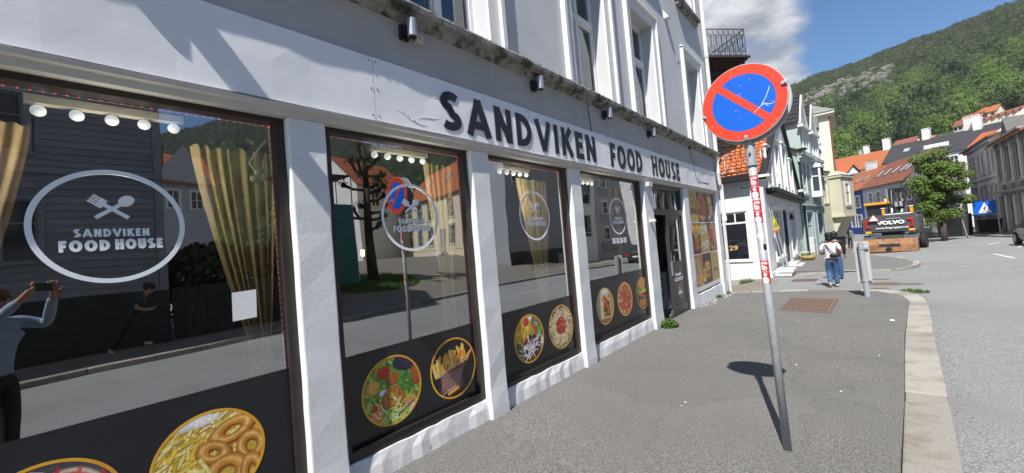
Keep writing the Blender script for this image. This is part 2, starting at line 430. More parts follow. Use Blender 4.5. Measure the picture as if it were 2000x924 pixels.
def loft(name, A, Bp, hfn, m, n=10, **kw):
    b = B(); vs = []
    for p, q in zip(A, Bp):
        for i in range(n+1):
            x = p[0]+(q[0]-p[0])*i/n; y = p[1]+(q[1]-p[1])*i/n
            vs.append((x, y, hfn(x, y)))
    k = n+1
    fs = [(j*k+i, j*k+i+1, (j+1)*k+i+1, (j+1)*k+i) for j in range(len(A)-1) for i in range(n)]
    # skirt on the outer edge
    base = len(vs)
    for j in range(len(A)): x, y, z = vs[j*k+n]; vs.append((x, y, z-0.16))
    fs += [(j*k+n, base+j, base+j+1, (j+1)*k+n) for j in range(len(A)-1)]
    b.add(vs, fs); return b.build(name, m, keep=True, smooth=False, **kw)
def hs(x, y): return gr(max(x, -2.6), y if y < 13.1 else 13.1) + 0.1 - 0.066*sst(9.5, 13.0, y)
KIN = [(-1.0,-12),(-0.30,-2),(-0.02,2),(0.11,3.95),(0.22,5.28),(0.33,6.9),(0.42,8.2),(0.51,9.15),(0.62,10.5),(0.71,11.5),(0.73,12.1),(0.68,12.7),(0.55,13.15),(0.27,13.52),(-0.05,13.66),(-0.45,13.72),(-1.1,13.58),(-1.77,13.34),(-2.4,13.16),(-3.0,13.02)]
KOUT = [(-0.72,-12),(0.0,-2),(0.28,2),(0.41,3.95),(0.52,5.28),(0.64,6.9),(0.72,8.2),(0.81,9.15),(0.91,10.5),(0.99,11.5),(1.02,12.3),(0.95,13.05),(0.76,13.55),(0.38,13.85),(-0.02,13.94),(-0.45,13.97),(-1.13,13.82),(-1.82,13.55),(-2.46,13.32),(-3.04,13.18)]
def interp(pts, i, f): return (pts[i][0]+(pts[i+1][0]-pts[i][0])*f, pts[i][1]+(pts[i+1][1]-pts[i][1])*f)
kin = []
for i in range(len(KIN)-1):
    n = 8 if KIN[i+1][1]-KIN[i][1] > 0.8 else 3
    kin += [interp(KIN, i, j/n) for j in range(n)]
kin.append(KIN[-1])
inner = [(-3.35, min(p[1], 12.6 + 0.42*sst(12.3, 13.7, p[1]) if p[1] > 12.3 else p[1])) for p in kin]
for i in range(1, len(inner)): inner[i] = (-3.35, max(inner[i][1], inner[i-1][1]))
loft('pavement', inner, kin, hs, 'asphalt_path', n=10, kind='structure')
kerb = thing('kerb', None, None, (0, 0, 0), kind='structure')
def kerb_stone(par, a, b, c, d, zt, m='kerb_granite', hgt=0.22, zf=None):
    """a,b on the pavement edge, c,d on the road edge"""
    zs = [zf(p[0], p[1]) if zf else zt for p in (a, b, c, d)]
    bb = B(); cx = sum(p[0] for p in (a,b,c,d))/4; cy = sum(p[1] for p in (a,b,c,d))/4
    def sh(p):
        q = Vector((p[0]-cx, p[1]-cy)); L = q.length; return (cx + q.x*(1-0.009/L), cy + q.y*(1-0.009/L))
    P = [sh(p) for p in (a, b, d, c)]; Z = [zs[0], zs[1], zs[3], zs[2]]
    e = rnd.uniform(-0.003, 0.006)
    bb.add([(p[0], p[1], z-hgt) for p, z in zip(P, Z)] + [(p[0], p[1], z+0.004+e) for p, z in zip(P, Z)],
           [(0,1,2,3),(7,6,5,4),(0,4,5,1),(1,5,6,2),(2,6,7,3),(3,7,4,0)])
    return bb.build('kerb_stone', m, par, bevel=0.012)
def at_y(pts, y):
    for a, b in zip(pts[:-1], pts[1:]):
        if a[1] <= y <= b[1]:
            f = (y-a[1])/(b[1]-a[1]); return (a[0]+(b[0]-a[0])*f, y)
joints = [-6, -4.8, -3.4, -2.1, -0.9, 0.4, 1.9, 3.4, 5.28, 5.56, 7.2, 8.55, 9.15, 10.55, 11.2, 11.75]
for y0, y1 in zip(joints[:-1], joints[1:]):
    kerb_stone(kerb, at_y(KIN[:10], min(y0, 11.49)) if y0 < 11.5 else (0.715, y0), at_y(KIN[:10], min(y1, 11.49)) if y1 < 11.5 else (0.72, y1),
               at_y(KOUT[:11], y0), at_y(KOUT[:11], y1), 0, zf=hs)
ci = [(0.72, 11.75)] + KIN[10:]; co_ = [(1.0, 11.75)] + KOUT[10:]
for i in range(len(ci)-1): kerb_stone(kerb, ci[i], ci[i+1], co_[i], co_[i+1], 0, zf=hs)
# ---------------------------------------------------------------- flat prints (menu pictures) painted into images
class Cv:
    def __init__(s, n=192, m=None, bg=(0.02, 0.02, 0.02)):
        s.h = n; s.w = m or n; s.a = np.zeros((s.h, s.w, 3)); s.a[:] = bg
        yy, xx = np.mgrid[0:s.h, 0:s.w]; s.x = (xx+0.5)/s.w; s.y = (yy+0.5)/s.h; s.asp = s.w/s.h
        s.r = np.random.RandomState(5)
    def put(s, mk, col):
        mk = np.clip(mk, 0, 1)[..., None]; s.a = s.a*(1-mk) + np.asarray(col)*mk
    def ell(s, cx, cy, rx, ry, col, rot=0.0, edge=0.08, dark=0.35, tex=0.0):
        c, q = math.cos(rot), math.sin(rot); dx = s.x-cx; dy = s.y-cy
        u = (dx*c+dy*q)/rx; v = (-dx*q+dy*c)/ry; d = np.sqrt(u*u+v*v)
        sh = 1 - dark*np.clip(d, 0, 1)**2*(0.5 - 0.5*(v*0.7+u*0.2)/np.maximum(d, 0.01))*1.6
        if tex: sh = sh*(1 - tex*s.r.rand(*d.shape))
        s.put((1-d)/edge, np.asarray(col)[None, None, :]*np.clip(sh, 0.1, 1.3)[..., None])
    def cap(s, x0, y0, x1, y1, w, col, dark=0.4, tex=0.0):
        dx, dy = x1-x0, y1-y0; L = dx*dx+dy*dy
        t = np.clip(((s.x-x0)*dx+(s.y-y0)*dy)/L, 0, 1)
        px, py = s.x-(x0+t*dx), s.y-(y0+t*dy); d = np.sqrt(px*px+py*py)/w
        sh = 1 - dark*np.clip(d, 0, 1)**2
        if tex: sh = sh*(1 - tex*s.r.rand(*d.shape))
        s.put((1-d)/0.2, np.asarray(col)[None, None, :]*sh[..., None])
    def ring(s, cx, cy, rx, ry, th, col, rot=0.0, dark=0.5, tex=0.0):
        c, q = math.cos(rot), math.sin(rot); dx = s.x-cx; dy = s.y-cy
        u = (dx*c+dy*q)/rx; v = (-dx*q+dy*c)/ry; d = np.sqrt(u*u+v*v); e = np.abs(d-1)/th
        sh = 1 - dark*np.clip(e, 0, 1)**2
        if tex: sh = sh*(1 - tex*s.r.rand(*d.shape))
        s.put((1-e)/0.2, np.asarray(col)[None, None, :]*sh[..., None])
    def bits(s, n, cols, r0, r1, region, el=1.6, dark=0.4, seed=1, tex=0.2):
        R = random.Random(seed)
        for _ in range(n):
            x, y = region(R)
            r = R.uniform(r0, r1); s.ell(x, y, r*el, r, R.choice(cols), R.uniform(0, PI), 0.25, dark, tex)
    def strands(s, n, cols, w, region, ln, seed=1):
        R = random.Random(seed)
        for _ in range(n):
            x, y = region(R); a = R.uniform(0, 2*PI); px, py = x, y
            for k in range(4):
                a += R.uniform(-0.7, 0.7); qx, qy = px+math.cos(a)*ln/4, py+math.sin(a)*ln/4
                s.cap(px, py, qx, qy, w, R.choice(cols)); px, py = qx, qy
    def noise(s, amt):
        s.a *= 1 - amt*s.r.rand(s.h, s.w, 1)
def image_mat(name, cv, rough=0.4):
    rs = np.random.RandomState(len(name)); g = np.ones((cv.h, cv.w))
    for q, am in ((5, .10), (14, .12), (36, .16), (80, .16)):
        n = rs.rand(q+2, q+2); yy = np.linspace(0, q, cv.h); xx = np.linspace(0, q, cv.w); y0 = yy.astype(int)[:, None]; x0 = xx.astype(int)[None, :]; fy = (yy-yy.astype(int))[:, None]; fx = (xx-xx.astype(int))[None, :]
        g *= 1 + am*2*((n[y0, x0]*(1-fx)*(1-fy)+n[y0, x0+1]*fx*(1-fy)+n[y0+1, x0]*(1-fx)*fy+n[y0+1, x0+1]*fx*fy)-.5)
    cv.a = cv.a*g[..., None]
    im = bpy.data.images.new(name, cv.w, cv.h, alpha=False, float_buffer=False)
    a = np.clip(cv.a, 0, 1); a = np.where(a <= 0.0031308, a*12.92, 1.055*np.power(np.maximum(a, 1e-6), 1/2.4)-0.055)
    out = np.ones((cv.h, cv.w, 4), dtype=np.float32); out[..., :3] = a
    im.pixels.foreach_set(out.ravel()); im.update(); im.pack()
    m = bpy.data.materials.new(name); m.use_nodes = True; t = m.node_tree; b = t.nodes['Principled BSDF']
    ti = t.nodes.new('ShaderNodeTexImage'); ti.image = im
    t.links.new(ti.outputs['Color'], b.inputs['Base Color']); b.inputs['Roughness'].default_value = rough
    MATS[name] = m; return m
def disk(R, cx=0.5, cy=0.5, r=0.46):
    a = R.uniform(0, 2*PI); q = r*math.sqrt(R.random()); return cx+q*math.cos(a), cy+q*math.sin(a)
GR = [(0.16, 0.36, 0.03), (0.30, 0.52, 0.05), (0.07, 0.22, 0.02), (0.45, 0.60, 0.10)]
FRY = [(0.85, 0.50, 0.08), (0.80, 0.40, 0.05), (0.90, 0.62, 0.16)]
BRN = [(0.16, 0.05, 0.02), (0.28, 0.10, 0.03), (0.10, 0.03, 0.015)]
def f_onion():
    c = Cv(384, bg=(0.62, 0.40, 0.06)); R = random.Random(2)
    for _ in range(150):
        x, y = disk(R, 0.28, 0.66, 0.42); a = R.uniform(0.1, 1.5); l = R.uniform(.10, .22); k = R.uniform(.8, 1.1); col = R.choice([(0.95, 0.70, 0.10), (0.90, 0.58, 0.05), (0.96, 0.80, 0.24), (0.95, .82, .35)])
        c.cap(x, y-.008, x+l*math.cos(a), y+l*math.sin(a)-.008, 0.022, (.45, .24, .03)); c.cap(x, y, x+l*math.cos(a), y+l*math.sin(a), 0.019, tuple(v*k for v in col), .35)
    c.ell(0.34, 0.93, 0.26, 0.07, (0.92, 0.90, 0.84))
    for x, y, rx, ry, th, ro in ((0.70, 0.74, 0.16, 0.085, .52, .28), (0.52, 0.56, 0.11, 0.075, .60, -.5), (0.87, 0.50, 0.10, 0.12, .50, .3), (0.62, 0.30, 0.15, 0.135, .48, .15), (0.86, 0.22, 0.075, 0.14, .55, .05), (0.50, 0.06, 0.15, 0.08, .55, .2)):
        c.ring(x+.006, y-.016, rx, ry, th*1.18, (0.26, 0.07, 0.01), ro, .2)
        c.ring(x, y, rx, ry, th, (0.78, 0.31, 0.045), ro, 0.6, 0.12); c.ring(x-.004, y+.008, rx, ry, th*.42, (0.93, 0.52, 0.14), ro, 0.5, 0.15)
    for x0, y0, x1, y1 in ((.40, .52, .47, .36), (.47, .36, .46, .20), (.30, .46, .42, .40)): c.cap(x0, y0-.006, x1, y1-.006, .028, (.50, .28, .04)); c.cap(x0, y0, x1, y1, .024, (.93, .76, .28))
    for k in range(14): c.cap(-.02, 0.40-0.03*k, 0.40-.004*k, 0.20-0.024*k, 0.03, (0.90, 0.88, 0.90), 0.06)
    c.ell(0.22, 0.10, 0.21, 0.11, (0.36, 0.015, 0.03)); c.ell(0.22, 0.095, 0.17, 0.08, (0.60, 0.03, 0.05)); c.ell(.18, .12, .06, .02, (.85, .3, .3)); return c
def f_curry():
    c = Cv(bg=(0.10, 0.085, 0.10)); c.noise(0.5)
    c.ell(0.62, 0.55, 0.30, 0.36, (0.80, 0.62, 0.52)); c.ell(0.62, 0.55, 0.27, 0.33, (0.60, 0.10, 0.05))
    c.strands(26, [(0.75, 0.08, 0.05), (0.85, 0.60, 0.50), (0.55, 0.04, 0.03)], 0.014, lambda R: disk(R, 0.62, 0.58, 0.24), 0.28, 4); return c
def f_falafel():
    c = Cv(bg=(0.14, 0.22, 0.04))
    c.bits(150, GR, 0.02, 0.05, lambda R: disk(R), 1.8, seed=3)
    c.ell(0.8, 0.88, 0.30, 0.16, (0.03, 0.03, 0.06)); c.ell(0.86, 0.93, 0.16, 0.02, (0.35, 0.28, 0.6))
    c.ell(0.36, 0.80, 0.12, 0.09, (0.66, 0.05, 0.03), tex=0.3); c.ell(0.17, 0.62, 0.12, 0.11, (0.72, 0.40, 0.08)); c.ell(0.25, 0.33, 0.13, 0.07, (0.60, 0.05, 0.02), 0.4)
    c.ell(0.2, 0.18, 0.12, 0.11, (0.72, 0.25, 0.08)); c.ell(0.35, 0.50, 0.09, 0.05, (0.75, 0.75, 0.8)); c.ell(0.52, 0.66, 0.14, 0.09, (0.50, 0.14, 0.03), tex=0.5)
    c.ell(0.92, 0.62, 0.13, 0.17, (0.48, 0.14, 0.03), tex=0.5); c.ell(0.78, 0.25, 0.12, 0.10, (0.72, 0.34, 0.08)); c.ell(0.90, 0.16, 0.18, 0.08, (0.70, 0.72, 0.45), 0.4)
    c.ell(0.50, 0.36, 0.215, 0.21, (0.22, 0.07, 0.015)); c.ell(0.50, 0.37, 0.205, 0.20, (0.66, 0.27, 0.06), tex=0.5, dark=0.5)
    c.bits(50, [(0.65, 0.27, 0.06), (0.34, 0.10, 0.02)], 0.008, 0.02, lambda R: disk(R, 0.49, 0.38, 0.16), seed=9)
    c.bits(16, [(0.06, 0.22, 0.04), (0.12, 0.34, 0.07)], 0.025, 0.05, lambda R: disk(R, 0.72, 0.58, 0.13), 1.3, seed=6)
    c.strands(26, [(0.55, 0.70, 0.12), (0.35, 0.55, 0.08), (0.70, 0.78, 0.4)], 0.012, lambda R: (R.uniform(0.25, 0.8), R.uniform(0.06, 0.26)), 0.30, 5)
    c.cap(0.55, 0.10, 0.85, 0.24, 0.012, (0.25, 0.04, 0.22)); return c
def f_fries():
    c = Cv(bg=(0.012, 0.010, 0.010)); R = random.Random(8)
    c.ell(0.5, 0.10, 0.4, 0.04, (0.06, 0.015, 0.01))
    for k in range(46):
        x = R.uniform(0.10, 0.82); y = 0.44 + (x-0.1)*0.20; a = 1.57 + R.uniform(-0.55, 0.55)-(x-0.45)*0.4; l = R.uniform(0.13, 0.30)
        c.cap(x, y, x+l*math.cos(a), y+l*math.sin(a), 0.030, R.choice(FRY + [(0.80, 0.16, 0.02)] if y < 0.55 else FRY), 0.5)
    c.cap(0.8, 0.62, 0.96, 0.74, 0.028, (0.82, 0.42, 0.08))
    for k in range(30):
        f = k/29; c.cap(0.20+0.02*f, 0.42-0.30*f, 0.55+0.20*(1-f), 0.52-0.36*f, 0.012, (0.16+0.1*R.random(), 0.05, 0.035), 0.2)
    for k in range(13): c.cap(0.20+0.035*k, 0.44, 0.28+0.035*k, 0.14, 0.004, (0.55, 0.42, 0.38)); c.cap(0.28+0.035*k, 0.46, 0.18+0.035*k, 0.16, 0.004, (0.5, 0.38, 0.35))
    c.cap(0.14, 0.42, 0.80, 0.62, 0.014, (0.45, 0.42, 0.42)); c.cap(0.22, 0.12, 0.52, 0.20, 0.008, (0.6, 0.55, 0.5))
    c.cap(0.35, 0.10, 0.56, 0.15, 0.035, (0.80, 0.42, 0.08)); c.cap(0.10, 0.13, 0.20, 0.10, 0.03, (0.78, 0.38, 0.08)); return c
def f_plate():
    c = Cv(bg=(0.10, 0.12, 0.03)); R = random.Random(3)
    c.bits(60, GR, 0.03, 0.06, lambda R: disk(R, 0.68, 0.72, 0.26), seed=2)
    for k in range(40):
        x, y = disk(R, 0.26, 0.62, 0.26); a = R.uniform(0.3, 1.6); c.cap(x, y, x+0.22*math.cos(a), y+0.22*math.sin(a), 0.035, R.choice([(0.80, 0.50, 0.04), (0.86, 0.62, 0.08), (0.70, 0.30, 0.02)]))
    c.ring(0.74, 0.76, 0.10, 0.09, 0.3, (0.30, 0.06, 0.25)); c.ell(0.42, 0.86, 0.10, 0.09, (0.60, 0.05, 0.07)); c.ell(0.56, 0.92, 0.07, 0.05, (0.85, 0.85, 0.8)); c.ell(0.86, 0.62, 0.09, 0.10, (0.12, 0.38, 0.04)); c.ell(0.72, 0.60, 0.04, 0.14, (0.60, 0.08, 0.02), -0.3)
    c.bits(110, [(0.10, 0.025, 0.025), (0.18, 0.05, 0.04), (0.06, 0.02, 0.02)], 0.03, 0.05, lambda R: disk(R, 0.55, 0.25, 0.30), seed=4)
    c.strands(26, [(0.75, 0.72, 0.75)], 0.013, lambda R: disk(R, 0.52, 0.28, 0.24), 0.30, 7); c.ell(0.93, 0.36, 0.05, 0.12, (0.75, 0.72, 0.62)); return c
def f_pasta():
    c = Cv(bg=(0.05, 0.04, 0.02)); c.ell(0.5, 0.5, 0.42, 0.44, (0.35, 0.24, 0.10))
    c.strands(260, [(0.78, 0.66, 0.40), (0.70, 0.55, 0.28), (0.85, 0.76, 0.55), (0.50, 0.36, 0.16)], 0.011, lambda R: disk(R, 0.5, 0.5, 0.40), 0.24, 3)
    c.bits(140, [(0.55, 0.03, 0.015), (0.70, 0.06, 0.02), (0.38, 0.015, 0.01)], 0.02, 0.035, lambda R: disk(R, 0.49, 0.53, 0.19), seed=3)
    c.bits(8, [(0.75, 0.6, 0.4)], 0.01, 0.02, lambda R: disk(R, 0.49, 0.55, 0.14)); return c
def f_kebab():
    c = Cv(bg=(0.42, 0.28, 0.16)); c.ell(0.42, 0.5, 0.42, 0.46, (0.72, 0.58, 0.42)); c.ell(0.45, 0.10, 0.34, 0.07, (0.22, 0.14, 0.10)); c.ell(0.52, 0.88, 0.24, 0.10, (0.72, 0.70, 0.66))
    c.bits(40, [(0.78, 0.60, 0.05), (0.45, 0.55, 0.06), (0.75, 0.45, 0.10)], 0.03, 0.06, lambda R: (R.uniform(0.3, 0.85), R.uniform(0.18, 0.75)), seed=4)
    c.bits(70, BRN + [(0.40, 0.12, 0.05)], 0.025, 0.04, lambda R: (R.uniform(0.42, 0.74), R.uniform(0.22, 0.74)), seed=5)
    c.ell(0.5, 0.72, 0.12, 0.05, (0.68, 0.06, 0.02), -0.5); c.ell(0.62, 0.50, 0.04, 0.16, (0.72, 0.10, 0.03), 0.4); c.ell(0.5, 0.2, 0.1, 0.03, (0.75, 0.35, 0.05)); return c
def f_pizza(bg=(0.55, 0.30, 0.12)):
    c = Cv(bg=bg); c.ell(0.5, 0.5, 0.50, 0.50, (0.65, 0.36, 0.14)); c.ell(0.5, 0.5, 0.45, 0.45, (0.62, 0.16, 0.06), tex=0.4)
    c.bits(120, [(0.82, 0.58, 0.34), (0.75, 0.45, 0.2), (0.60, 0.10, 0.04)], 0.02, 0.045, lambda R: disk(R, 0.5, 0.5, 0.42), seed=6)
    c.bits(46, [(0.55, 0.04, 0.03), (0.64, 0.07, 0.05)], 0.035, 0.05, lambda R: disk(R, 0.5, 0.5, 0.40), 1.1, seed=8)
    for a in range(8): c.cap(0.5, 0.5, 0.5+0.47*math.cos(a*PI/4+0.2), 0.5+0.47*math.sin(a*PI/4+0.2), 0.006, (0.28, 0.08, 0.03))
    return c
def f_burger(bg=(0.06, 0.03, 0.02)):
    c = Cv(bg=bg); c.ell(0.5, 0.78, 0.36, 0.22, (0.62, 0.27, 0.07), tex=0.15)
    c.bits(50, [(0.9, 0.8, 0.6)], 0.006, 0.009, lambda R: disk(R, 0.5, 0.84, 0.22)); c.bits(30, GR, 0.03, 0.05, lambda R: (R.uniform(0.14, 0.86), R.uniform(0.56, 0.63)), 2.2, seed=2)
    c.ell(0.5, 0.52, 0.34, 0.05, (0.86, 0.55, 0.06), 0.1); c.ell(0.5, 0.42, 0.36, 0.10, (0.20, 0.045, 0.03), tex=0.5); c.ell(0.36, 0.44, 0.14, 0.04, (0.62, 0.06, 0.05)); c.ell(0.6, 0.38, 0.16, 0.04, (0.55, 0.18, 0.16))
    c.bits(20, GR, 0.02, 0.03, lambda R: (R.uniform(0.2, 0.8), R.uniform(0.27, 0.31)), 2, seed=3); c.ell(0.5, 0.18, 0.34, 0.12, (0.52, 0.20, 0.05), tex=0.2); return c
def f_wrap():
    c = Cv(256, 150, bg=(0.40, 0.16, 0.06)); c.noise(0.3)
    c.bits(60, FRY, 0.015, 0.03, lambda R: (R.uniform(0, 1), R.uniform(0, 0.3)), 3, seed=3)
    for x in (0.28, 0.68): c.ell(x, 0.55, 0.17, 0.40, (0.72, 0.48, 0.26), 0.12, tex=0.15); c.ell(x+0.02, 0.62, 0.07, 0.30, (0.22, 0.08, 0.05), 0.1); c.bits(12, GR+[(0.8, 0.75, 0.7)], 0.02, 0.03, lambda R, x=x: (x+R.uniform(-.04, .06), R.uniform(0.4, 0.85)), seed=int(x*10))
    return c
def f_friescup():
    c = Cv(256, 150, bg=(0.05, 0.035, 0.03)); R = random.Random(4)
    for k in range(22): x = R.uniform(0.25, 0.75); c.cap(x, 0.62, x+R.uniform(-.08, .08), R.uniform(0.8, 0.95), 0.03, R.choice(FRY))
    c.ell(0.5, 0.5, 0.30, 0.16, (0.60, 0.28, 0.08), tex=0.3); c.bits(30, FRY, 0.03, 0.05, lambda R: disk(R, 0.6, 0.42, 0.2), 2, seed=7); c.ell(0.35, 0.16, 0.18, 0.12, (0.12, 0.16, 0.3)); c.ell(0.35, 0.18, 0.12, 0.08, (0.6, 0.5, 0.4)); return c
def f_fourplates():
    c = Cv(256, 150, bg=(0.46, 0.29, 0.09))
    for x, y, cl in ((0.3, 0.75, BRN+GR), (0.72, 0.78, FRY), (0.28, 0.22, GR+FRY), (0.70, 0.26, GR+[(0.8, 0.75, 0.6)])):
        c.ell(x, y, 0.22, 0.15, (0.75, 0.73, 0.68)); c.bits(20, cl, 0.02, 0.04, lambda R, x=x, y=y: disk(R, x, y, 0.10), 1.4, seed=int(x*20+y*9))
    return c
def f_burgerpic(): 
    c = Cv(256, 150, bg=(0.04, 0.028, 0.022)); b = f_burger((0.04, 0.028, 0.022)).a
    ys = np.clip(((np.arange(256)/256-0.12)/0.62*192).astype(int), 0, 191); xs = (np.arange(150)/150*192).astype(int)
    m = (np.arange(256) > 30) & (np.arange(256) < 190); c.a[m] = b[ys[m]][:, xs]
    c.bits(30, FRY, 0.02, 0.035, lambda R: (R.uniform(0.0, 0.25), R.uniform(0.1, 0.5)), 3, seed=5); return c
def f_pizzapic():
    c = Cv(256, 150, bg=(0.04, 0.03, 0.03)); p = f_pizza((0.04, 0.03, 0.03)).a
    ys = (np.arange(256)/256*192).astype(int); xs = (np.arange(150)/150*192).astype(int); c.a = p[ys][:, xs].copy(); return c
def f_vege():
    c = Cv(256, 150, bg=(0.10, 0.03, 0.02)); c.bits(40, FRY, 0.03, 0.05, lambda R: (R.uniform(0, 1), R.uniform(0.65, 0.95)), 3, seed=1)
    c.ell(0.6, 0.72, 0.30, 0.14, (0.58, 0.27, 0.08)); c.bits(30, GR, 0.03, 0.05, lambda R: disk(R, 0.6, 0.5, 0.22), seed=2); c.bits(24, [(0.6, 0.05, 0.03), (0.45, 0.10, 0.04)], 0.03, 0.05, lambda R: disk(R, 0.6, 0.36, 0.2), seed=3); c.ell(0.6, 0.2, 0.3, 0.1, (0.35, 0.14, 0.05)); return c
for nm, fn in dict(print_onion=f_onion, print_curry=f_curry, print_falafel=f_falafel, print_fries=f_fries, print_plate=f_plate, print_pasta=f_pasta, print_kebab=f_kebab,
                   print_pizza=f_pizza, print_burger=f_burger, print_wrap=f_wrap, print_cup=f_friescup, print_four=f_fourplates, print_burger_tall=f_burgerpic, print_pizza_tall=f_pizzapic, print_veg=f_vege).items():
    image_mat(nm, fn())
mat('poster_yellow', (0.52, 0.36, 0.12), 0.45, 0.04, 3)
mat('poster_brown', (0.07, 0.05, 0.02), 0.5)

# ---------------------------------------------------------------- the shop building (front plane x = -3, looking to +x)
def YZ(x): return lambda u, v, d: (x + d, u, v)
shop = thing('shop_building', 'white rendered building with dark framed shop windows under a mossy cornice', 'building', (-3.0, 3.0, 0.0))
def wall_grid(b, fn, u0, u1, z0, z1, ops, dep):
    """front plane with rectangular holes, reveals going in by dep; fn(u, z, d) with d outward"""
    us = sorted({u0, u1} | {o[0] for o in ops} | {o[1] for o in ops}); zs = sorted({z0, z1} | {o[2] for o in ops} | {o[3] for o in ops})
    for i in range(len(us)-1):
        for j in range(len(zs)-1):
            um = (us[i]+us[i+1])/2; zm = (zs[j]+zs[j+1])/2
            if any(o[0] < um < o[1] and o[2] < zm < o[3] for o in ops): continue
            b.add([fn(us[i], zs[j], 0), fn(us[i+1], zs[j], 0), fn(us[i+1], zs[j+1], 0), fn(us[i], zs[j+1], 0)], [(0, 1, 2, 3)])
    for a, c, e, g in ops:
        for p, q in (((a, e), (a, g)), ((a, g), (c, g)), ((c, g), (c, e)), ((c, e), (a, e))):
            b.add([fn(p[0], p[1], 0), fn(q[0], q[1], 0), fn(q[0], q[1], -dep), fn(p[0], p[1], -dep)], [(3, 2, 1, 0)])
YL, YR = -7.0, 13.15
UPW = [(-5.3, -3.9), (-2.9, -1.6), (-0.45, 0.75), (2.3, 3.42), (5.33, 6.47), (7.62, 8.76), (11.02, 12.14)]
ops = []
for a, c in UPW: ops += [(a, c, 4.06, 6.3), (a, c, 7.9, 9.9), (a, c, 11.1, 12.7)]
b = B(); wall_grid(b, YZ(-3.02), YL, YR, 3.93, 13.6, ops, 0.30)
b.quad((-3.02, YR, -2.2), (-14, YR, -2.2), (-14, YR, 13.6), (-3.02, YR, 13.6))
b.quad((-14, YL, -1), (-3.02, YL, -1), (-3.02, YL, 13.6), (-14, YL, 13.6))
b.quad((-14, YR, -2.2), (-14, YL, -2.2), (-14, YL, 13.6), (-14, YR, 13.6))
b.build('wall', 'render_white', shop)
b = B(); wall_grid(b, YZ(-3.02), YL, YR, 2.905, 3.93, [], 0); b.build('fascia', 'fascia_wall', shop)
b = B(); b.add([(-2.7, YL-.3, 13.5), (-2.7, YR+.3, 13.5), (-8.5, YR+.3, 17.5), (-8.5, YL-.3, 17.5), (-14.3, YL-.3, 13.5), (-14.3, YR+.3, 13.5)], [(0, 1, 2, 3), (3, 2, 5, 4), (0, 3, 4), (1, 5, 2)])
b.add([(-2.7, YL-.3, 13.3), (-2.7, YR+.3, 13.3), (-14.3, YR+.3, 13.3), (-14.3, YL-.3, 13.3), (-2.7, YL-.3, 13.5), (-2.7, YR+.3, 13.5), (-14.3, YR+.3, 13.5), (-14.3, YL-.3, 13.5)], [(0,3,2,1), (0,1,5,4), (2,3,7,6), (1,2,6,5), (3,0,4,7)])
mat('slate', (0.055, 0.058, 0.065), 0.6, 0.3, 8, bump=0.3, bs=12)
b.build('roof', 'slate', shop)
# pillars
PIL = [(-3.6, -3.3), (-1.32, -1.05), (1.165, 1.43), (2.965, 3.23), (4.905, 5.185), (7.50, 7.92), (9.86, 10.22), (12.78, 13.15)]
def gfac(y): return hs(-3, y) - 0.12
for a, c in PIL:
    b = B(); z0 = gfac((a+c)/2)
    # slightly irregular old plaster faces
    n = 14; vs = []; R = random.Random(int(a*100))
    for i in range(n+1):
        z = z0 + (2.822-z0)*i/n; e = [R.uniform(-0.0035, 0.0035) for _ in range(4)]
        fl = 0.008 if i < 2 else 0
        vs += [(-3.24, a+e[0], z), (-3.0+e[1]+fl, a+e[0]-fl, z), (-3.0+e[2]+fl, c+e[3]+fl, z), (-3.24, c+e[3], z)]
    fs = [(4*i+k, 4*i+(k+1) % 4, 4*i+4+(k+1) % 4, 4*i+4+k) for i in range(n) for k in range(4)] + [(3, 2, 1, 0), (4*n, 4*n+1, 4*n+2, 4*n+3)]
    b.add(vs, fs); b.build('pillar', 'pillar_white', shop, bevel=0.012)
# beam under the fascia sign with a small sloping drip moulding
b = B(); prof = [(-3.26, 2.822), (-3.0, 2.822), (-2.985, 2.86), (-2.955, 2.868), (-2.945, 2.893), (-3.0, 2.915), (-3.26, 2.915)]
N = 44
for i in range(N+1):
    y = YL + (YR-YL)*i/N; R = random.Random(i); e = R.uniform(-.003, .003); b.v += [(x + e*(k > 0 and k < 6), y, z + e*0.6) for k, (x, z) in enumerate(prof)]
m_ = len(prof); b.f = [(i*m_+k, i*m_+(k+1) % m_, (i+1)*m_+(k+1) % m_, (i+1)*m_+k) for i in range(N) for k in range(m_)] + [tuple(range(m_))[::-1], tuple(range(N*m_, N*m_+m_))]
b.build('beam', 'beam_grey', shop)
# cornice
b = B(); prof = [(-3.03, 3.90), (-2.985, 3.93), (-2.965, 3.952), (-2.905, 3.955), (-2.90, 3.972), (-2.862, 3.975), (-2.855, 4.02), (-2.865, 4.045), (-3.03, 4.085)]
N = 110; m_ = len(prof)
for i in range(N+1):
    y = YL + (YR+0.06-YL)*i/N; R = random.Random(i+500); e = R.uniform(-.004, .004); e2 = R.uniform(-.003, .004)
    b.v += [(x + (e if k >= 4 and k < 8 else 0), y, z + (e2 if k > 5 else 0)) for k, (x, z) in enumerate(prof)]
b.f = [(i*m_+k, i*m_+(k+1) % m_, (i+1)*m_+(k+1) % m_, (i+1)*m_+k) for i in range(N) for k in range(m_)] + [tuple(range(m_))[::-1], tuple(range(N*m_, N*m_+m_))]
b.build('cornice', 'cornice_stone', shop)
b = B(); R = random.Random(77)
for _ in range(900):
    y = R.uniform(YL, YR); q = R.random(); x = -2.862 + (-0.012 if q > .6 else 0) - (R.random()*0.1 if q > .6 else 0); z = R.uniform(4.0, 4.045) if q < .6 else 4.048 + (-2.865-x)*0.24
    r = R.uniform(0.004, 0.013); b.ball((x, y, z), r, 5, 3, (0.7, 1.6, 0.7))
b.build('moss', 'moss', shop, kind='stuff')
# eaves cornice high up
b = B(); b.box(-3.02, -2.72, YL, YR+.1, 13.1, 13.3); b.box(-3.02, -2.85, YL, YR+.05, 12.95, 13.098); b.build('eaves', 'trim_white', shop)
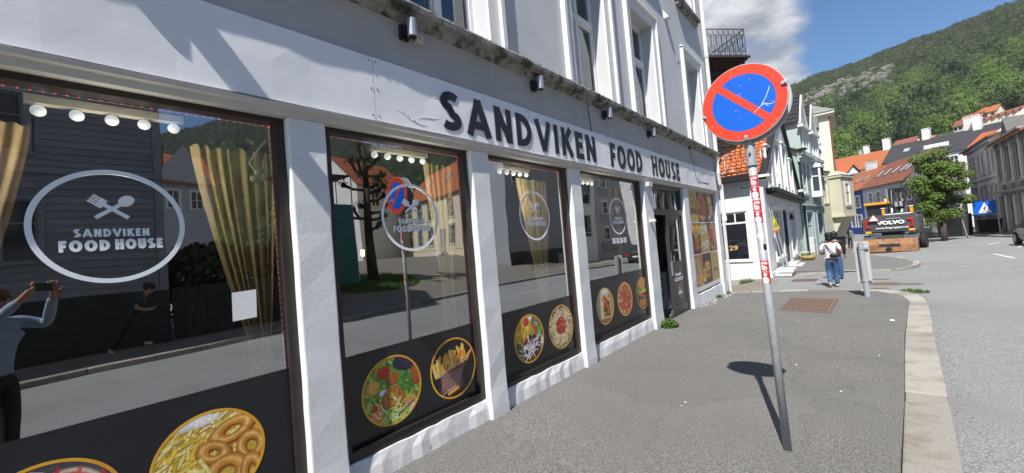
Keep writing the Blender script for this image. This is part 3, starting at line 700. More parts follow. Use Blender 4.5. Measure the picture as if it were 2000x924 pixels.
# upper windows: surround, reveal, casements
def upper_window(a, c, z0, z1, par, detail=True):
    s = B(); X = -3.02
    t = 0.235
    # surround (outer flat + inner bead), proud of the wall
    s.box(X-0.002, X+0.035, a-t, a-0.002, z0-0.0, z1+t*0.9); s.box(X-0.002, X+0.035, c+0.002, c+t, z0, z1+t*0.9); s.box(X-0.002, X+0.035, a-0.002, c+0.002, z1+0.002, z1+t*0.9)
    s.box(X-0.003, X+0.075, a-t-0.02, a-t+0.045, z0, z1+t*0.9+0.02); s.box(X-0.003, X+0.075, c+t-0.045, c+t+0.02, z0, z1+t*0.9+0.02); s.box(X-0.003, X+0.078, a-t-0.02, c+t+0.02, z1+t*0.9-0.02, z1+t*0.9+0.05)
    w = s.build('window', 'trim_white', par)
    f = B(); xf = X-0.30; d0, d1 = xf+0.02, xf+0.085
    k = 0.055
    f.box(d0, d1, a, a+k, z0, z1); f.box(d0, d1, c-k, c, z0, z1); f.box(d0, d1, a+k, c-k, z0, z0+k); f.box(d0, d1, a+k, c-k, z1-k, z1)
    zt = z0 + (z1-z0)*0.64; m = (a+c)/2
    f.box(d0-.002, d1+0.012, a+k, c-k, zt-0.045, zt+0.045); f.box(d0-.003, d1+0.008, m-0.045, m+0.045, z0+k, zt-0.045); f.box(d0-.003, d1+0.008, m-0.04, m+0.04, zt+0.045, z1-k)
    for p, q, r, u in ((a+k, m-0.045, z0+k, zt-0.045), (m+0.045, c-k, z0+k, zt-0.045), (a+k, m-0.04, zt+0.045, z1-k), (m+0.04, c-k, zt+0.045, z1-k)):
        e = 0.034
        f.box(d0+.01, d1-0.015, p, p+e, r, u); f.box(d0+.01, d1-0.015, q-e, q, r, u); f.box(d0+.01, d1-0.015, p+e, q-e, r, r+e+.015); f.box(d0+.01, d1-0.015, p+e, q-e, u-e, u)
    f.build('window_frame', 'trim_white', w)
    g = B(); g.box(xf+0.035, xf+0.043, a+k, c-k, z0+k, z1-k); g.build('pane', 'clear_glass', w)
    for (p, q) in ((a+0.02, a+0.30), (c-0.34, c-0.02)):
        cu = B(); n = 12
        for i in range(n):
            y0 = p+(q-p)*i/n; y1 = p+(q-p)*(i+1)/n; x0 = xf-0.10 + 0.02*(i % 2); x1 = xf-0.10+0.02*((i+1) % 2)
            cu.quad((x0, y0, z0+.03), (x1, y1, z0+.03), (x1, y1, z1-.05), (x0, y0, z1-.05))
        cu.build('curtain', 'interior_light', w)
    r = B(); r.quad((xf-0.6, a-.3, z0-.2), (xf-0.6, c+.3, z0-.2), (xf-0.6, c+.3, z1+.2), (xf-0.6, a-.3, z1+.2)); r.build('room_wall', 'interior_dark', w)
for a, c in UPW:
    upper_window(a, c, 4.06, 6.3, shop); upper_window(a, c, 7.9, 9.9, shop)
    upper_window(a, c, 11.1, 12.7, shop)
for a, c in UPW:
    b = B(); b.box(-3.02, -2.86, a-0.32, c+0.32, 7.72, 7.80); b.box(-3.02, -2.92, a-0.28, c+0.28, 7.62, 7.718); b.build('sill', 'cornice_stone', shop, bevel=0.006)
    b = B(); b.box(-3.02, -2.88, a-0.28, c+0.28, 10.96, 11.05); b.build('sill', 'cornice_stone', shop)
# small wall vent, hole, cracks
b = B(); b.add([(-3.02, 9.72, 6.86), (-2.90, 9.72, 6.86), (-3.02, 9.72, 7.06), (-3.02, 9.90, 6.86), (-2.90, 9.90, 6.86), (-3.02, 9.90, 7.06)], [(0, 1, 2), (3, 5, 4), (1, 4, 5, 2), (0, 3, 4, 1)]); b.build('vent_hood', 'trim_white', shop)
b = B(); b.lathe([(0.045, -3.022), (0.045, -3.015)], 12, (0, 10.55, 6.05), 'x'); b.build('wall_hole', 'black_plastic', shop)
# ---- ground floor windows
def shop_window(y0, y1, zb, band, ledge=0.27, gm='shop_glass'):
    w = B(); X0, X1 = -3.17, -3.075
    w.box(X0, X1, y0, y0+0.065, 0.2, 2.86); w.box(X0, X1, y1-0.065, y1, 0.2, 2.86); w.box(X0, X1, y0+.065, y1-.065, 2.785, 2.86); w.box(X0, X1, y0+.065, y1-.065, 0.2, 0.2+zb)
    w.box(X1-0.002, X1+0.008, y0+0.075, y1-0.075, ledge, ledge+0.012)
    f = w.build('shop_window', 'frame_brown', shop)
    g = B(); g.add([(-3.121, y0+.065, 0.2+zb), (-3.121, y1-.065, 0.2+zb), (-3.121, y1-.065, 2.785), (-3.121, y0+.065, 2.785)], [(0,1,2,3)]); g.build('pane', gm, f)
    v = B(); v.box(-3.1195, -3.1175, y0+.066, y1-.066, 0.2+zb, band); v.build('vinyl_band', 'vinyl_black', f)
    p = B(); n = 16; ys = [y0 + (y1-y0)*i/n for i in range(n+1)]; R = random.Random(int(y0*10)); vs = []
    for y in ys:
        g0 = gfac(y); e = R.uniform(-.008, .008); vs += [(-3.2, y, g0), (-3.03+e, y, g0), (-3.045+e, y, 0.11+e), (-3.06, y, 0.195+R.uniform(-.012, .004)), (-3.2, y, 0.199)]
    p.add(vs, [(i*5+k, i*5+(k+1) % 5, (i+1)*5+(k+1) % 5, (i+1)*5+k) for i in range(n) for k in range(5)] + [(4, 3, 2, 1, 0), tuple(range(n*5, n*5+5))])
    p.build('plinth', 'plinth_white', shop)
    return f
SW = [shop_window(-1.05, 1.165, 0.05, 1.035), shop_window(1.43, 2.965, 0.07, 1.0, gm='shop_glass_b'), shop_window(3.23, 4.905, 0.05, 1.015, gm='shop_glass_c'), shop_window(5.185, 7.50, 0.05, 1.15, gm='shop_glass_d'), shop_window(-3.3, -1.32, 0.05, 1.03)]
def logo(par, y, z, m='vinyl_white', s=1.0, x=-3.1165, ring=True, t=0.0012, sub='lettering'):
    fn = lambda u, v, d: (x + d, y + u*s, z + v*s)
    if ring:
        b = B(); stroke(b, arc(0, 0, 0.302, 0.302, 0, 360, 72), 0.0245, fn, 0, t, True); b.build('ring', m, par)
    b = B()
    # crossed fork and spoon
    stroke(b, [(-0.068, 0.045), (0.085, 0.185-0.04)][:0] or [(-0.066, 0.046), (0.045, 0.128)], 0.019, fn, 0, t)
    n = 20; vs = []; cx, cy = 0.060, 0.141
    ca, sa = math.cos(0.62), math.sin(0.62)
    pl = [(cx + 0.036*math.cos(2*PI*i/n)*ca - 0.029*math.sin(2*PI*i/n)*sa, cy + 0.036*math.cos(2*PI*i/n)*sa + 0.029*math.sin(2*PI*i/n)*ca) for i in range(n)]
    b.prism(pl, fn, 0.0003, t+0.0003); b.build('spoon', m, par)
    b = B(); stroke(b, [(0.066, 0.046), (-0.032, 0.120)], 0.019, fn, 0.0001, t+0.0004)
    d = Vector((-0.098, 0.074)).normalized(); nn = Vector((-d.y, d.x)); c0 = Vector((-0.032, 0.120))
    stroke(b, [tuple(c0 - d*0.004), tuple(c0 + d*0.024)], 0.050, fn, 0.0002, t+0.0005)
    for k in range(4): q = c0 + nn*(-0.0195+0.013*k); stroke(b, [tuple(q + d*0.02), tuple(q + d*0.062)], 0.0078, fn, 0.0002, t+0.0006)
    b.build('fork', m, par)
    put_word('SANDVIKEN', lambda u, v, d: fn(u, v, d), -0.150, -0.058, 0.043, 0.300, 0.24, m, par, 0.13, t, each=False)
    put_word('FOOD', lambda u, v, d: fn(u, v, d), -0.205, -0.135, 0.060, 0.192, 0.27, m, par, 0.10, t, each=False)
    put_word('HOUSE', lambda u, v, d: fn(u, v, d), 0.005, -0.131, 0.058, 0.202, 0.27, m, par, 0.10, t, each=False)
logo(SW[0], 0.255, 2.058); logo(SW[1], 2.238, 2.112); logo(SW[2], 4.145, 2.140, s=1.02); logo(SW[3], 6.537, 2.145, s=1.02)
text_mesh('55 32 26 55', 0.118, 'vinyl_white', SW[3], frameM((-3.1160, 6.52, 1.715), (0, 1, 0), (0, 0, 1)), 'lettering', 0.006, 0.0006, 0.95)
def food(par, y, z, r, img):
    n = 48; b = B(); vs = [(-3.1160, y, z)] + [(-3.1160, y + (r-0.006)*math.cos(2*PI*i/n), z + (r-0.006)*math.sin(2*PI*i/n)) for i in range(n)]
    b.add(vs, [(0, 1+i, 1+(i+1) % n) for i in range(n)]); uv = [(0.5, 0.5)] + [(0.5+0.5*math.cos(2*PI*i/n), 0.5+0.5*math.sin(2*PI*i/n)) for i in range(n)]
    o = b.build('food_picture', img, par, uv=uv)
    b = B(); stroke(b, arc(y, z, r-0.008, r-0.008, 0, 360, 56), 0.016, lambda u, v, d: (-3.1158 + d, u, v), 0, 0.0006, True); b.build('gold_ring', 'ring_gold', o)
for w, y, z, im in ((0, -0.045, 0.600, 'print_curry'), (0, 0.632, 0.612, 'print_onion'), (1, 1.912, 0.620, 'print_falafel'), (1, 2.600, 0.617, 'print_fries'), (2, 3.820, 0.630, 'print_plate'), (2, 4.520, 0.632, 'print_pasta'), (3, 5.790, 0.700, 'print_kebab'), (3, 6.520, 0.704, 'print_pizza'), (3, 7.290, 0.700, 'print_burger')):
    food(SW[w], y, z, 0.292, im)
# ---- fascia sign
sign = thing('fascia_sign', 'long white fascia sign reading SANDVIKEN FOOD HOUSE in black capitals above the shop windows', 'sign', (-3.0, 3.0, 2.91))
PJ = [-6.9, -4.75, -2.6, -0.35+2.22-2.22, 1.866, 4.003, 6.105, 8.7, 12.92]
PJ = [-6.9, -4.75, -2.6, 1.866, 4.003, 6.105, 12.92]
for a, c in zip(PJ[:-1], PJ[1:]):
    b = B(); n = max(4, int((c-a)/0.25)); R = random.Random(int(a*50)); e0 = R.uniform(-.006, .006)
    for i in range(n+1):
        y = a+0.003 + (c-a-0.006)*i/n; w = 0.0035*math.sin(i*1.7+a)*(0 < i < n)
        b.v += [(-3.018, y, 2.918+e0*.4), (-2.984+w, y, 2.918+e0*.4), (-2.984+w*1.4, y, 3.19), (-2.984-w*0.5, y, 3.462+e0), (-3.018, y, 3.462+e0)]
    b.f = [(i*5+k, i*5+(k+1) % 5, (i+1)*5+(k+1) % 5, (i+1)*5+k) for i in range(n) for k in range(5)] + [(4, 3, 2, 1, 0), tuple(range(n*5, n*5+5))]
    p = b.build('panel', 'sign_white', sign)
    sc = B(); 
    for y in (a+0.03, c-0.03):
        for z in (2.96, 3.19, 3.43): sc.lathe([(0.006, -2.986), (0.006, -2.979)], 8, (0, y, z), 'x')
    sc.build('screw', 'iron_rust', p)
lf = YZ(-2.980)
put_word('SANDVIKEN', lf, 2.565, 2.972, 0.398, 3.115, 0.215, 'letter_black', sign, 0.15, 0.006)
put_word('FOOD', lf, 6.175, 2.958, 0.405, 1.325, 0.215, 'letter_black', sign, 0.13, 0.006)
put_word('HOUSE', lf, 7.985, 2.962, 0.405, 1.665, 0.215, 'letter_black', sign, 0.13, 0.006)
# wrinkles in the sign film
b = B(); R = random.Random(5)
for y, z, dy, dz in ((2.30, 3.03, 0.34, 0.06), (2.05, 3.06, 0.33, -0.10), (2.2, 3.0, 0.2, -0.03), (2.68, 3.20, 0.16, 0.05), (2.72, 3.15, 0.14, 0.02), (2.5, 3.25, 0.14, 0.06), (4.35, 3.2, 0.2, -0.1), (3.5, 2.98, 0.3, 0.02)):
    pts = [(-2.984, y + dy*t/6, z + dz*t/6 + 0.012*math.sin(t*1.3)) for t in range(7)]
    b.path(pts, [0.0003, 0.0012, 0.0022, 0.0024, 0.002, 0.0012, 0.0003], 6)
b.build('film_wrinkle', 'sign_white', sign, smooth=True)
# ---- wall lamps
def wall_lamp(y, z, lab, sc=1.0, first=None):
    t = thing('wall_lamp', lab, 'lamp', (-3.02, y, z), 0, 'up and down lights under the cornice')
    b = B(); b.box(-3.02, -2.975, y-0.055, y+0.035, z-0.075, z+0.06); b.box(-2.975, -2.945, y-0.04, y+0.02, z-0.05, z+0.045); b.build('mount', 'black_plastic', t, bevel=0.005)
    b = B(); b.lathe([(0.043, -0.075), (0.046, -0.068), (0.046, 0.085), (0.04, 0.092)], 20, (-2.905, y+0.015, z)); b.build('lamp_body', 'lamp_silver', t, smooth=False, bevel=0.003)
    b = B(); b.lathe([(0.036, -0.079), (0.036, -0.074)], 16, (-2.905, y+0.015, z)); b.build('lens', 'black_plastic', t)
for y, z, lab in ((2.235, 3.815, 'silver cylinder lamp above the left sign joint, next to a beige box'), (4.20, 3.82, 'silver cylinder lamp under the cornice above the letter D of the sign'), (6.12, 3.82, 'silver cylinder lamp under the cornice above the gap before FOOD'), (8.02, 3.815, 'silver cylinder lamp farthest along the cornice, above the word HOUSE'), (0.1, 3.82, 'silver cylinder lamp left of the sign joint at the near end of the shop'),):
    wall_lamp(y, z, lab)
def jbox(y, z, s, lab):
    b = B(); b.box(-3.02, -2.975, y-s/2, y+s/2, z-s/2, z+s/2); o = b.build('junction_box', 'beige_plastic', label=lab, cat='junction box', bevel=0.006)
    c = B(); c.lathe([(0.008, -0.002), (0.008, 0.004)], 8, (0.022, 0, s/2), 'x'); c.build('screw', 'iron_rust', o, local=True)
jbox(2.385, 3.805, 0.085, 'beige square junction box beside the nearest wall lamp'); jbox(4.30, 3.80, 0.05, 'small beige junction box beside the second wall lamp')
def cable(pts, r, lab, m='cable'):
    b = B(); b.path(pts, r, 6); return b.build('cable', m, label=lab, cat='cable')
cable([(-3.01, 5.66, 3.90), (-3.005, 5.60, 3.86), (-3.01, 5.63, 3.75), (-3.012, 5.66, 3.47)], 0.006, 'thin dark cable hanging down the wall onto the sign between two lamps')
cable([(-3.01, 10.7, 3.93), (-3.0, 10.74, 3.75), (-2.99, 10.9, 3.5), (-2.975, 10.86, 3.3), (-2.95, 10.88, 3.12), (-2.92, 11.0, 3.04)], 0.006, 'dark cable running down the fascia to the floodlight')
t = thing('floodlight', 'small black floodlight on a bracket at the far end of the sign', 'lamp', (-2.98, 11.1, 3.0))
b = B(); b.cbox((-2.84, 11.1, 2.99), (0.13, 0.30, 0.035), Matrix.Rotation(0.45, 3, 'Y')); b.build('housing', 'frame_dark', t, bevel=0.006)
b = B(); b.cbox((-2.852, 11.1, 2.969), (0.10, 0.25, 0.004), Matrix.Rotation(0.45, 3, 'Y')); b.build('lens', 'bulb_white', t)
b = B(); b.cone((-2.98, 11.1, 3.03), (-2.86, 11.1, 3.01), 0.012, 0.012, 8); b.build('bracket', 'black_plastic', t)
b = B(); b.box(-3.02, -2.97, 10.66, 10.74, 3.86, 3.93); b.build('cable_clip', 'frame_dark', label='dark clip box under the cornice near the corner', cat='clip', bevel=.004)
# unseen box added above the first window to cast the diagonal sign shadow
t = thing('shadow_caster', 'white box on an arm, added out of view to cast the diagonal shadow', 'sign', (-3.02, -0.27, 4.45))
b = B(); b.box(-2.86, -2.30, -0.33, -0.21, 4.50, 4.66); b.build('caster_box', 'trim_white', t, bevel=0.01)
b = B(); b.box(-3.02, -2.862, -0.33, -0.21, 4.50, 4.66); b.build('arm', 'frame_dark', t)
# ---- drainpipe at the corner
t = thing('drainpipe', 'white cast drainpipe with an offset bend at the far corner of the shop', 'drainpipe', (-2.93, 13.2, -0.1))
b = B(); b.path([(-2.93, 13.02, 13.2), (-2.93, 13.02, 3.35), (-2.93, 13.10, 3.10)], 0.052, 12); b.build('upper_pipe', 'trim_white', t)
b = B(); b.path([(-2.93, 13.22, 3.10), (-2.93, 13.24, 2.08)], 0.055, 12); b.lathe([(0.07, 2.02), (0.07, 2.16)], 12, (-2.93, 13.24, 0)); b.build('lower_pipe', 'trim_white', t)
b = B(); b.path([(-2.945, 13.2, 2.05), (-2.945, 13.2, -0.1)], 0.045, 12); b.build('foot_pipe', 'beam_grey', t)
for z in (9.0, 6.9, 5.1, 3.4): b = B(); b.lathe([(0.066, z), (0.066, z+0.05)], 12, (-2.93, 13.02, 0)); b.box(-3.02, -2.93, 12.99, 13.05, z+.01, z+.04); b.build('bracket', 'beam_grey', t)

# ---- entrance door
door = thing('entrance_door', 'dark framed glass shop door standing half open with menu lettering', 'door', (-3.12, 9.0, -0.02))
b = B(); b.box(-3.17, -3.07, 7.92, 8.0, -0.02, 2.822); b.box(-3.17, -3.07, 9.78, 9.86, -0.02, 2.822); b.box(-3.17, -3.07, 8.0, 9.78, 2.745, 2.822); b.box(-3.17, -3.07, 8.0, 9.78, 2.18, 2.30); b.box(-3.2, -3.06, 8.0, 9.78, -0.06, -0.02); b.build('door_frame', 'frame_dark', door)
b = B(); b.box(-3.125, -3.118, 8.0, 9.78, 2.30, 2.745); b.build('transom_pane', 'shop_glass', door)
b = B(); b.box(-3.15, -3.10, 8.82, 8.93, -0.01, 2.18); b.box(-3.15, -3.10, 9.67, 9.78, -0.01, 2.18); b.box(-3.15, -3.10, 8.93, 9.67, 2.08, 2.18); b.box(-3.15, -3.10, 8.93, 9.67, -0.01, 0.16)
leaf = b.build('door_leaf', 'frame_dark', door)
b = B(); b.box(-3.135, -3.115, 8.93, 9.67, 0.16, 1.13); b.build('lower_panel', 'vinyl_black', leaf)
b = B(); b.box(-3.128, -3.120, 8.93, 9.67, 1.13, 2.08); b.build('pane', 'shop_glass', leaf)
b = B(); b.box(-3.10, -3.07, 8.86, 8.89, 0.85, 1.15); b.build('handle', 'lamp_silver', leaf)
text_mesh('Åpningstider', 0.075, 'vinyl_white', leaf, frameM((-3.1145, 9.32, 0.84), (0, 1, 0), (0, 0, 1)), 'lettering', 0.002, .0004)
text_mesh('MANDAG - TORSDAG 12:00 - 21:00\nFREDAG - SØNDAG 12:00 - 22:00', 0.042, 'vinyl_white', leaf, frameM((-3.1145, 9.32, 0.73), (0, 1, 0), (0, 0, 1)), 'lettering', 0.001, .0004, 0.9)
b = B(); stroke(b, arc(9.34, 0.46, 0.125, 0.14, 0, 360, 32), 0.01, YZ(-3.1145), 0, .0006, True); b.build('ring', 'ring_gold', leaf)
text_mesh('SANDVIKEN\nFOOD HOUSE', 0.034, 'vinyl_white', leaf, frameM((-3.1145, 9.34, 0.42), (0, 1, 0), (0, 0, 1)), 'lettering', 0.001, .0004)
b = B(); stroke(b, [(9.30, 0.46), (9.38, 0.54)], 0.01, YZ(-3.1145), 0, .0006); stroke(b, [(9.38, 0.46), (9.30, 0.54)], 0.01, YZ(-3.114), 0, .0006); b.build('cutlery_mark', 'vinyl_white', leaf)
b = B(); b.box(-3.14, -3.09, 8.0, 8.10, -0.01, 2.18); b.build('side_post', 'frame_dark', door)
b = B(); b.box(-3.05, -2.96, 7.62, 7.74, 2.02, 2.06); b.cone((-2.96, 7.68, 2.04), (-2.9, 7.68, 2.04), 0.035, 0.035, 10); b.build('door_sensor', 'paint_white', label='small white sensor fixed on the pillar left of the door', cat='sensor')
b = B(); b.box(-3.0, -2.90, 7.53, 7.72, 2.70, 2.79); b.build('alarm_box', 'beam_grey', label='small grey box at the top of the pillar left of the door', cat='box', bevel=.008)
# doorstep
b = B(); b.add([(-3.2, 7.93, -0.03), (-2.78, 7.7, -0.075), (-2.72, 9.9, -0.085), (-3.2, 9.85, -0.03), (-3.2, 7.93, -0.2), (-2.78, 7.7, -0.2), (-2.72, 9.9, -0.2), (-3.2, 9.85, -0.2)], [(0,1,2,3), (1,5,6,2), (0,4,5,1), (2,6,7,3)])
b.build('doorstep', 'asphalt_light', shop)
# ---- poster wall right of the door
b = B(); b.box(-3.2, -3.09, 10.22, 12.78, 0.20, 2.822); b.build('panel_frame', 'frame_brown', shop)
pp = []
post = thing('poster_panel', 'large grid of nine food posters with white borders right of the door', 'poster', (-3.08, 11.5, 0.28))
b = B(); b.box(-3.089, -3.072, 10.30, 12.72, 0.26, 2.815); b.build('backing', 'paint_white', post)
IM = [['yellow', 'print_pizza_tall', 'print_cup'], ['print_veg', 'print_four', 'print_pizza_tall'], ['print_wrap', 'print_burger_tall', 'yellow']]
for r in range(3):
    for c in range(3):
        y0 = 10.33 + c*0.797; z1 = 2.80 - r*0.815; z0 = z1 - 0.79; y1 = y0 + 0.792
        b = B(); b.add([(-3.0705, y0, z0), (-3.0705, y1, z0), (-3.0705, y1, z1), (-3.0705, y0, z1)], [(0, 1, 2, 3)])
        im = IM[r][c]
        o = b.build('poster', 'poster_yellow' if im == 'yellow' else im, post, uv=[(0, 0), (1, 0), (1, 1), (0, 1)])
        if im == 'yellow':
            ym, zm = (y0+y1)/2, (z0+z1)/2
            q = B(); stroke(q, arc(ym, zm, 0.29, 0.32, 0, 360, 40), 0.014, YZ(-3.0700), 0, 0.0006, True); q.build('ring', 'poster_brown', o)
            q = B(); stroke(q, [(ym-.07, zm+.04), (ym+.05, zm+.16)], 0.018, YZ(-3.0698), 0, .0006); stroke(q, [(ym+.07, zm+.04), (ym-.05, zm+.16)], 0.018, YZ(-3.0694), 0, .0006); q.build('cutlery_mark', 'poster_brown', o)
            text_mesh('SANDVIKEN', 0.062, 'poster_brown', o, frameM((-3.0698, ym, zm-0.06), (0, 1, 0), (0, 0, 1)), 'lettering', 0.001, .0004)
            text_mesh('FOODHOUSE', 0.075, 'poster_brown', o, frameM((-3.0698, ym, zm-0.13), (0, 1, 0), (0, 0, 1)), 'lettering', 0.003, .0004)
b = B(); n = 14; R = random.Random(9); vs = []
for i in range(n+1):
    y = 10.22+(12.78-10.22)*i/n; e = R.uniform(-.008, .008); vs += [(-3.2, y, gfac(y)), (-3.02+e, y, gfac(y)), (-3.05, y, 0.215+R.uniform(-.02, .005)), (-3.2, y, 0.218)]
b.add(vs, [(i*4+k, i*4+(k+1) % 4, (i+1)*4+(k+1) % 4, (i+1)*4+k) for i in range(n) for k in range(4)]); b.build('plinth', 'plinth_white', shop)

# ---- interior seen through the glass
b = B()
def shell(x0, x1, y0, y1, z0, z1): 
    b.quad((x0,y0,z0),(x1,y0,z0),(x1,y1,z0),(x0,y1,z0)); b.quad((x0,y1,z1),(x1,y1,z1),(x1,y0,z1),(x0,y0,z1)); b.quad((x0,y0,z0),(x0,y1,z0),(x0,y1,z1),(x0,y0,z1)); b.quad((x1,y0,z0),(x0,y0,z0),(x0,y0,z1),(x1,y0,z1)); b.quad((x0,y1,z0),(x1,y1,z0),(x1,y1,z1),(x0,y1,z1))
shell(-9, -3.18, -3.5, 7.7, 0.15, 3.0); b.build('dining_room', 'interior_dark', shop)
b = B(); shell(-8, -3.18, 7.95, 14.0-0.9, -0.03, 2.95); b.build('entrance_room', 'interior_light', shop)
CURT = True
def curtain(name, tops, gather, foot, x, zt, zg, zb, nf, lab, seed=1):
    """pleated curtain: tops (y0,y1) at the rail, tied at gather, hanging to foot"""
    b = B(); n = nf*8; rows = 22; vs = []
    R = random.Random(seed); ph = [R.uniform(-.6, .6) for _ in range(nf+1)]
    for j in range(rows+1):
        z = zt + (zb-zt)*j/rows
        if z > zg: f = ((zt-z)/(zt-zg))**1.25; a = tops[0]*(1-f)+gather[0]*f; c = tops[1]*(1-f)+gather[1]*f
        else: f = (zg-z)/(zg-zb+1e-6); f = math.sin(f*PI/2); a = gather[0]*(1-f)+foot[0]*f; c = gather[1]*(1-f)+foot[1]*f
        for i in range(n+1):
            u = i/n; w_ = u + .035*math.sin(u*9+ph[0]*6) + .02*math.sin(u*23+ph[1]*9); d = (0.028+.012*math.sin(u*17+ph[2]*8))*math.sin(w_*nf*2*PI + 0.5*math.sin(j*0.25+ph[int(u*nf)]))*(0.6+0.4*abs(c-a)/abs(tops[1]-tops[0])) + 0.008*math.sin(u*31+j*.1)
            vs.append((x+d, a+(c-a)*u, z + ((0.012+.01*math.sin(u*13))*math.cos(w_*nf*2*PI) if j == 0 else 0)))
    k = n+1; b.add(vs, [(j*k+i, j*k+i+1, (j+1)*k+i+1, (j+1)*k+i) for j in range(rows) for i in range(n)])
    o = b.build(name, 'curtain', label=lab, cat='curtain', smooth=True, group='mustard curtains behind the shop glass')
    return o
curtain('curtain', (0.70, 1.22), (0.98, 1.12), (0.97, 1.14), -3.50, 2.66, 1.20, 0.4, 7, 'mustard curtain behind the taped white sheet in the nearest window', 1)
curtain('curtain', (-0.75, -0.02), (-0.75, -0.35), (-0.75, -0.4), -3.50, 2.68, 1.20, 0.4, 8, 'mustard curtain at the left edge of the nearest window', 2)
curtain('curtain', (4.30, 5.00), (4.62, 4.80), (4.60, 4.84), -3.50, 2.70, 1.10, 0.4, 8, 'mustard curtain in the third window, behind the round logo', 3)
curtain('curtain', (2.72, 3.12), (2.84, 3.00), (2.82, 3.02), -3.50, 2.74, 1.35, 0.4, 5, 'mustard curtain at the right side of the second window', 4)
curtain('curtain', (7.0, 7.45), (7.2, 7.4), (7.18, 7.42), -3.50, 2.72, 1.2, 0.4, 5, 'mustard curtain at the right side of the fourth window', 5)
def bulb_bar(y0, y1, z, x, lab):
    k_ = 0.8615; x = -3.36; y0 *= k_; y1 *= k_; z = 1.75+(z-1.75)*k_
    t = thing('bulb_bar', lab, 'lamp', (x, (y0+y1)/2, z), 0, 'wooden bulb bars hung inside the windows')
    b = B(); b.box(x-0.03, x+0.03, y0, y1, z, z+0.045); b.build('bar', 'beige_plastic', t)
    for k in range(5):
        b = B(); b.ball((x, y0+0.05+(y1-y0-0.10)*k/4, z-0.036), 0.032, 14, 10); b.build('bulb', 'bulb_white', t, smooth=True)
    li = bpy.data.lights.new('bulb_light', 'POINT'); li.energy = 6.0; li.color = (1, .9, .74); li.shadow_soft_size = .12; lo = bpy.data.objects.new('bulb_light', li); COL.objects.link(lo); lo.parent = t; lo.location = (.13, 0, -.34)
bulb_bar(-0.05, 0.74, 2.955-0.03, -3.9, 'bar of five white globe bulbs hanging inside the nearest window')
bulb_bar(2.32, 3.08, 2.93, -3.9, 'bar of five white globe bulbs hanging inside the second window')
bulb_bar(4.35, 5.1, 2.93, -3.9, 'bar of five white globe bulbs hanging inside the third window')
bulb_bar(6.4, 7.2, 2.93, -3.9, 'bar of five white globe bulbs hanging inside the fourth window')
t = thing('pendant_bulb', 'glowing round filament bulb hanging on a black cord in the second window', 'lamp', (-3.9, 2.156, 1.8))
b = B(); b.path([(-3.9, 2.156, 2.99), (-3.9, 2.156, 1.92)], 0.006, 6); b.build('cord', 'black_plastic', t)
b = B(); b.lathe([(0.02, 1.88), (0.022, 1.95)], 10, (-3.9, 2.156, 0)); b.build('socket', 'black_plastic', t)
b = B(); b.ball((-3.9, 2.156, 1.825), 0.06, 16, 12); b.build('glass_globe', 'thin_glass', t, smooth=True)
b = B(); b.path([(-3.9, 2.145, 1.86), (-3.9, 2.145, 1.80), (-3.9, 2.167, 1.80), (-3.9, 2.167, 1.86)], 0.006, 6); b.build('filament', 'filament', t)
# red light string around the glass
def leds(y0, y1, z0, z1, x, lab):
    b = B()
    def dots(p, q, n):
        for i in range(n+1):
            f = i/n; c = [p[k]+(q[k]-p[k])*f for k in range(2)]; b.cbox((x, c[0], c[1]), (0.004, 0.0055, 0.004))
    dots((y0, z1), (y1, z1), int((y1-y0)/0.042)); dots((y1, z1), (y1, z0), int((z1-z0)/0.042))
    o = b.build('light_string', 'red_led', label=lab, cat='light string')
    c = B(); c.box(x-.004, x-.002, y0, y1, z1-.003, z1+.003); c.box(x-.004, x-.002, y1-.003, y1+.003, z0, z1); c.T = None
    c.build('wire', 'beam_grey', o)
leds(-0.95, 1.085, 1.04, 2.765, -3.135, 'string of tiny red lights along the top and right of the nearest window'); leds(1.50, 2.885, 1.0, 2.765, -3.135, 'string of tiny red lights around the second window'); leds(3.30, 4.825, 1.02, 2.765, -3.135, 'string of tiny red lights around the third window')
# sheet of paper and stickers on the glass
b = B(); b.add([(-3.1185, 0.790, 1.612), (-3.1185, 0.786, 1.425), (-3.1175, 0.925, 1.430), (-3.1165, 0.930, 1.616)], [(0, 1, 2, 3)]); b.build('paper_sheet', 'paint_white', label='blank white sheet taped on the nearest window over the curtain', cat='paper')
b = B(); b.box(-3.132, -3.130, 4.62, 4.76, 1.40, 1.62); o = b.build('camera_sticker', 'vinyl_white', label='small white camera surveillance sticker low in the third window', cat='sticker')
b = B(); b.box(-3.1297, -3.1293, 4.65, 4.73, 1.44, 1.48); b.ball((-3.1296, 4.69, 1.475), 0.02, 8, 4, (0.02, 1, 1)); b.build('camera_mark', 'letter_black', o)
# clutter on the inside sill: white cable and plastic cups
cable([(-3.25, 1.10, 2.70), (-3.24, 1.04, 2.62), (-3.25, 0.98, 2.52), (-3.24, 1.02, 2.44), (-3.25, 1.09, 2.42), (-3.24, 1.06, 2.5), (-3.25, 1.09, 2.6)], 0.006, 'white tangled cable in the top right corner of the nearest window', 'paint_white')
b = B()
for k, (dy, dz) in enumerate(((0, 0), (0.03, -.03), (-.03, -.05))): b.ball((-3.24, 1.03+dy, 2.45+dz), 0.028, 8, 6)
b.build('plug_cluster', 'beige_plastic', label='beige plugs bunched at the top right inside the nearest window', cat='plug')
b = B(); b.box(-3.26, -3.20, 1.12, 1.165, 0.25, 2.84); b.build('inner_jamb', 'interior_light', shop)
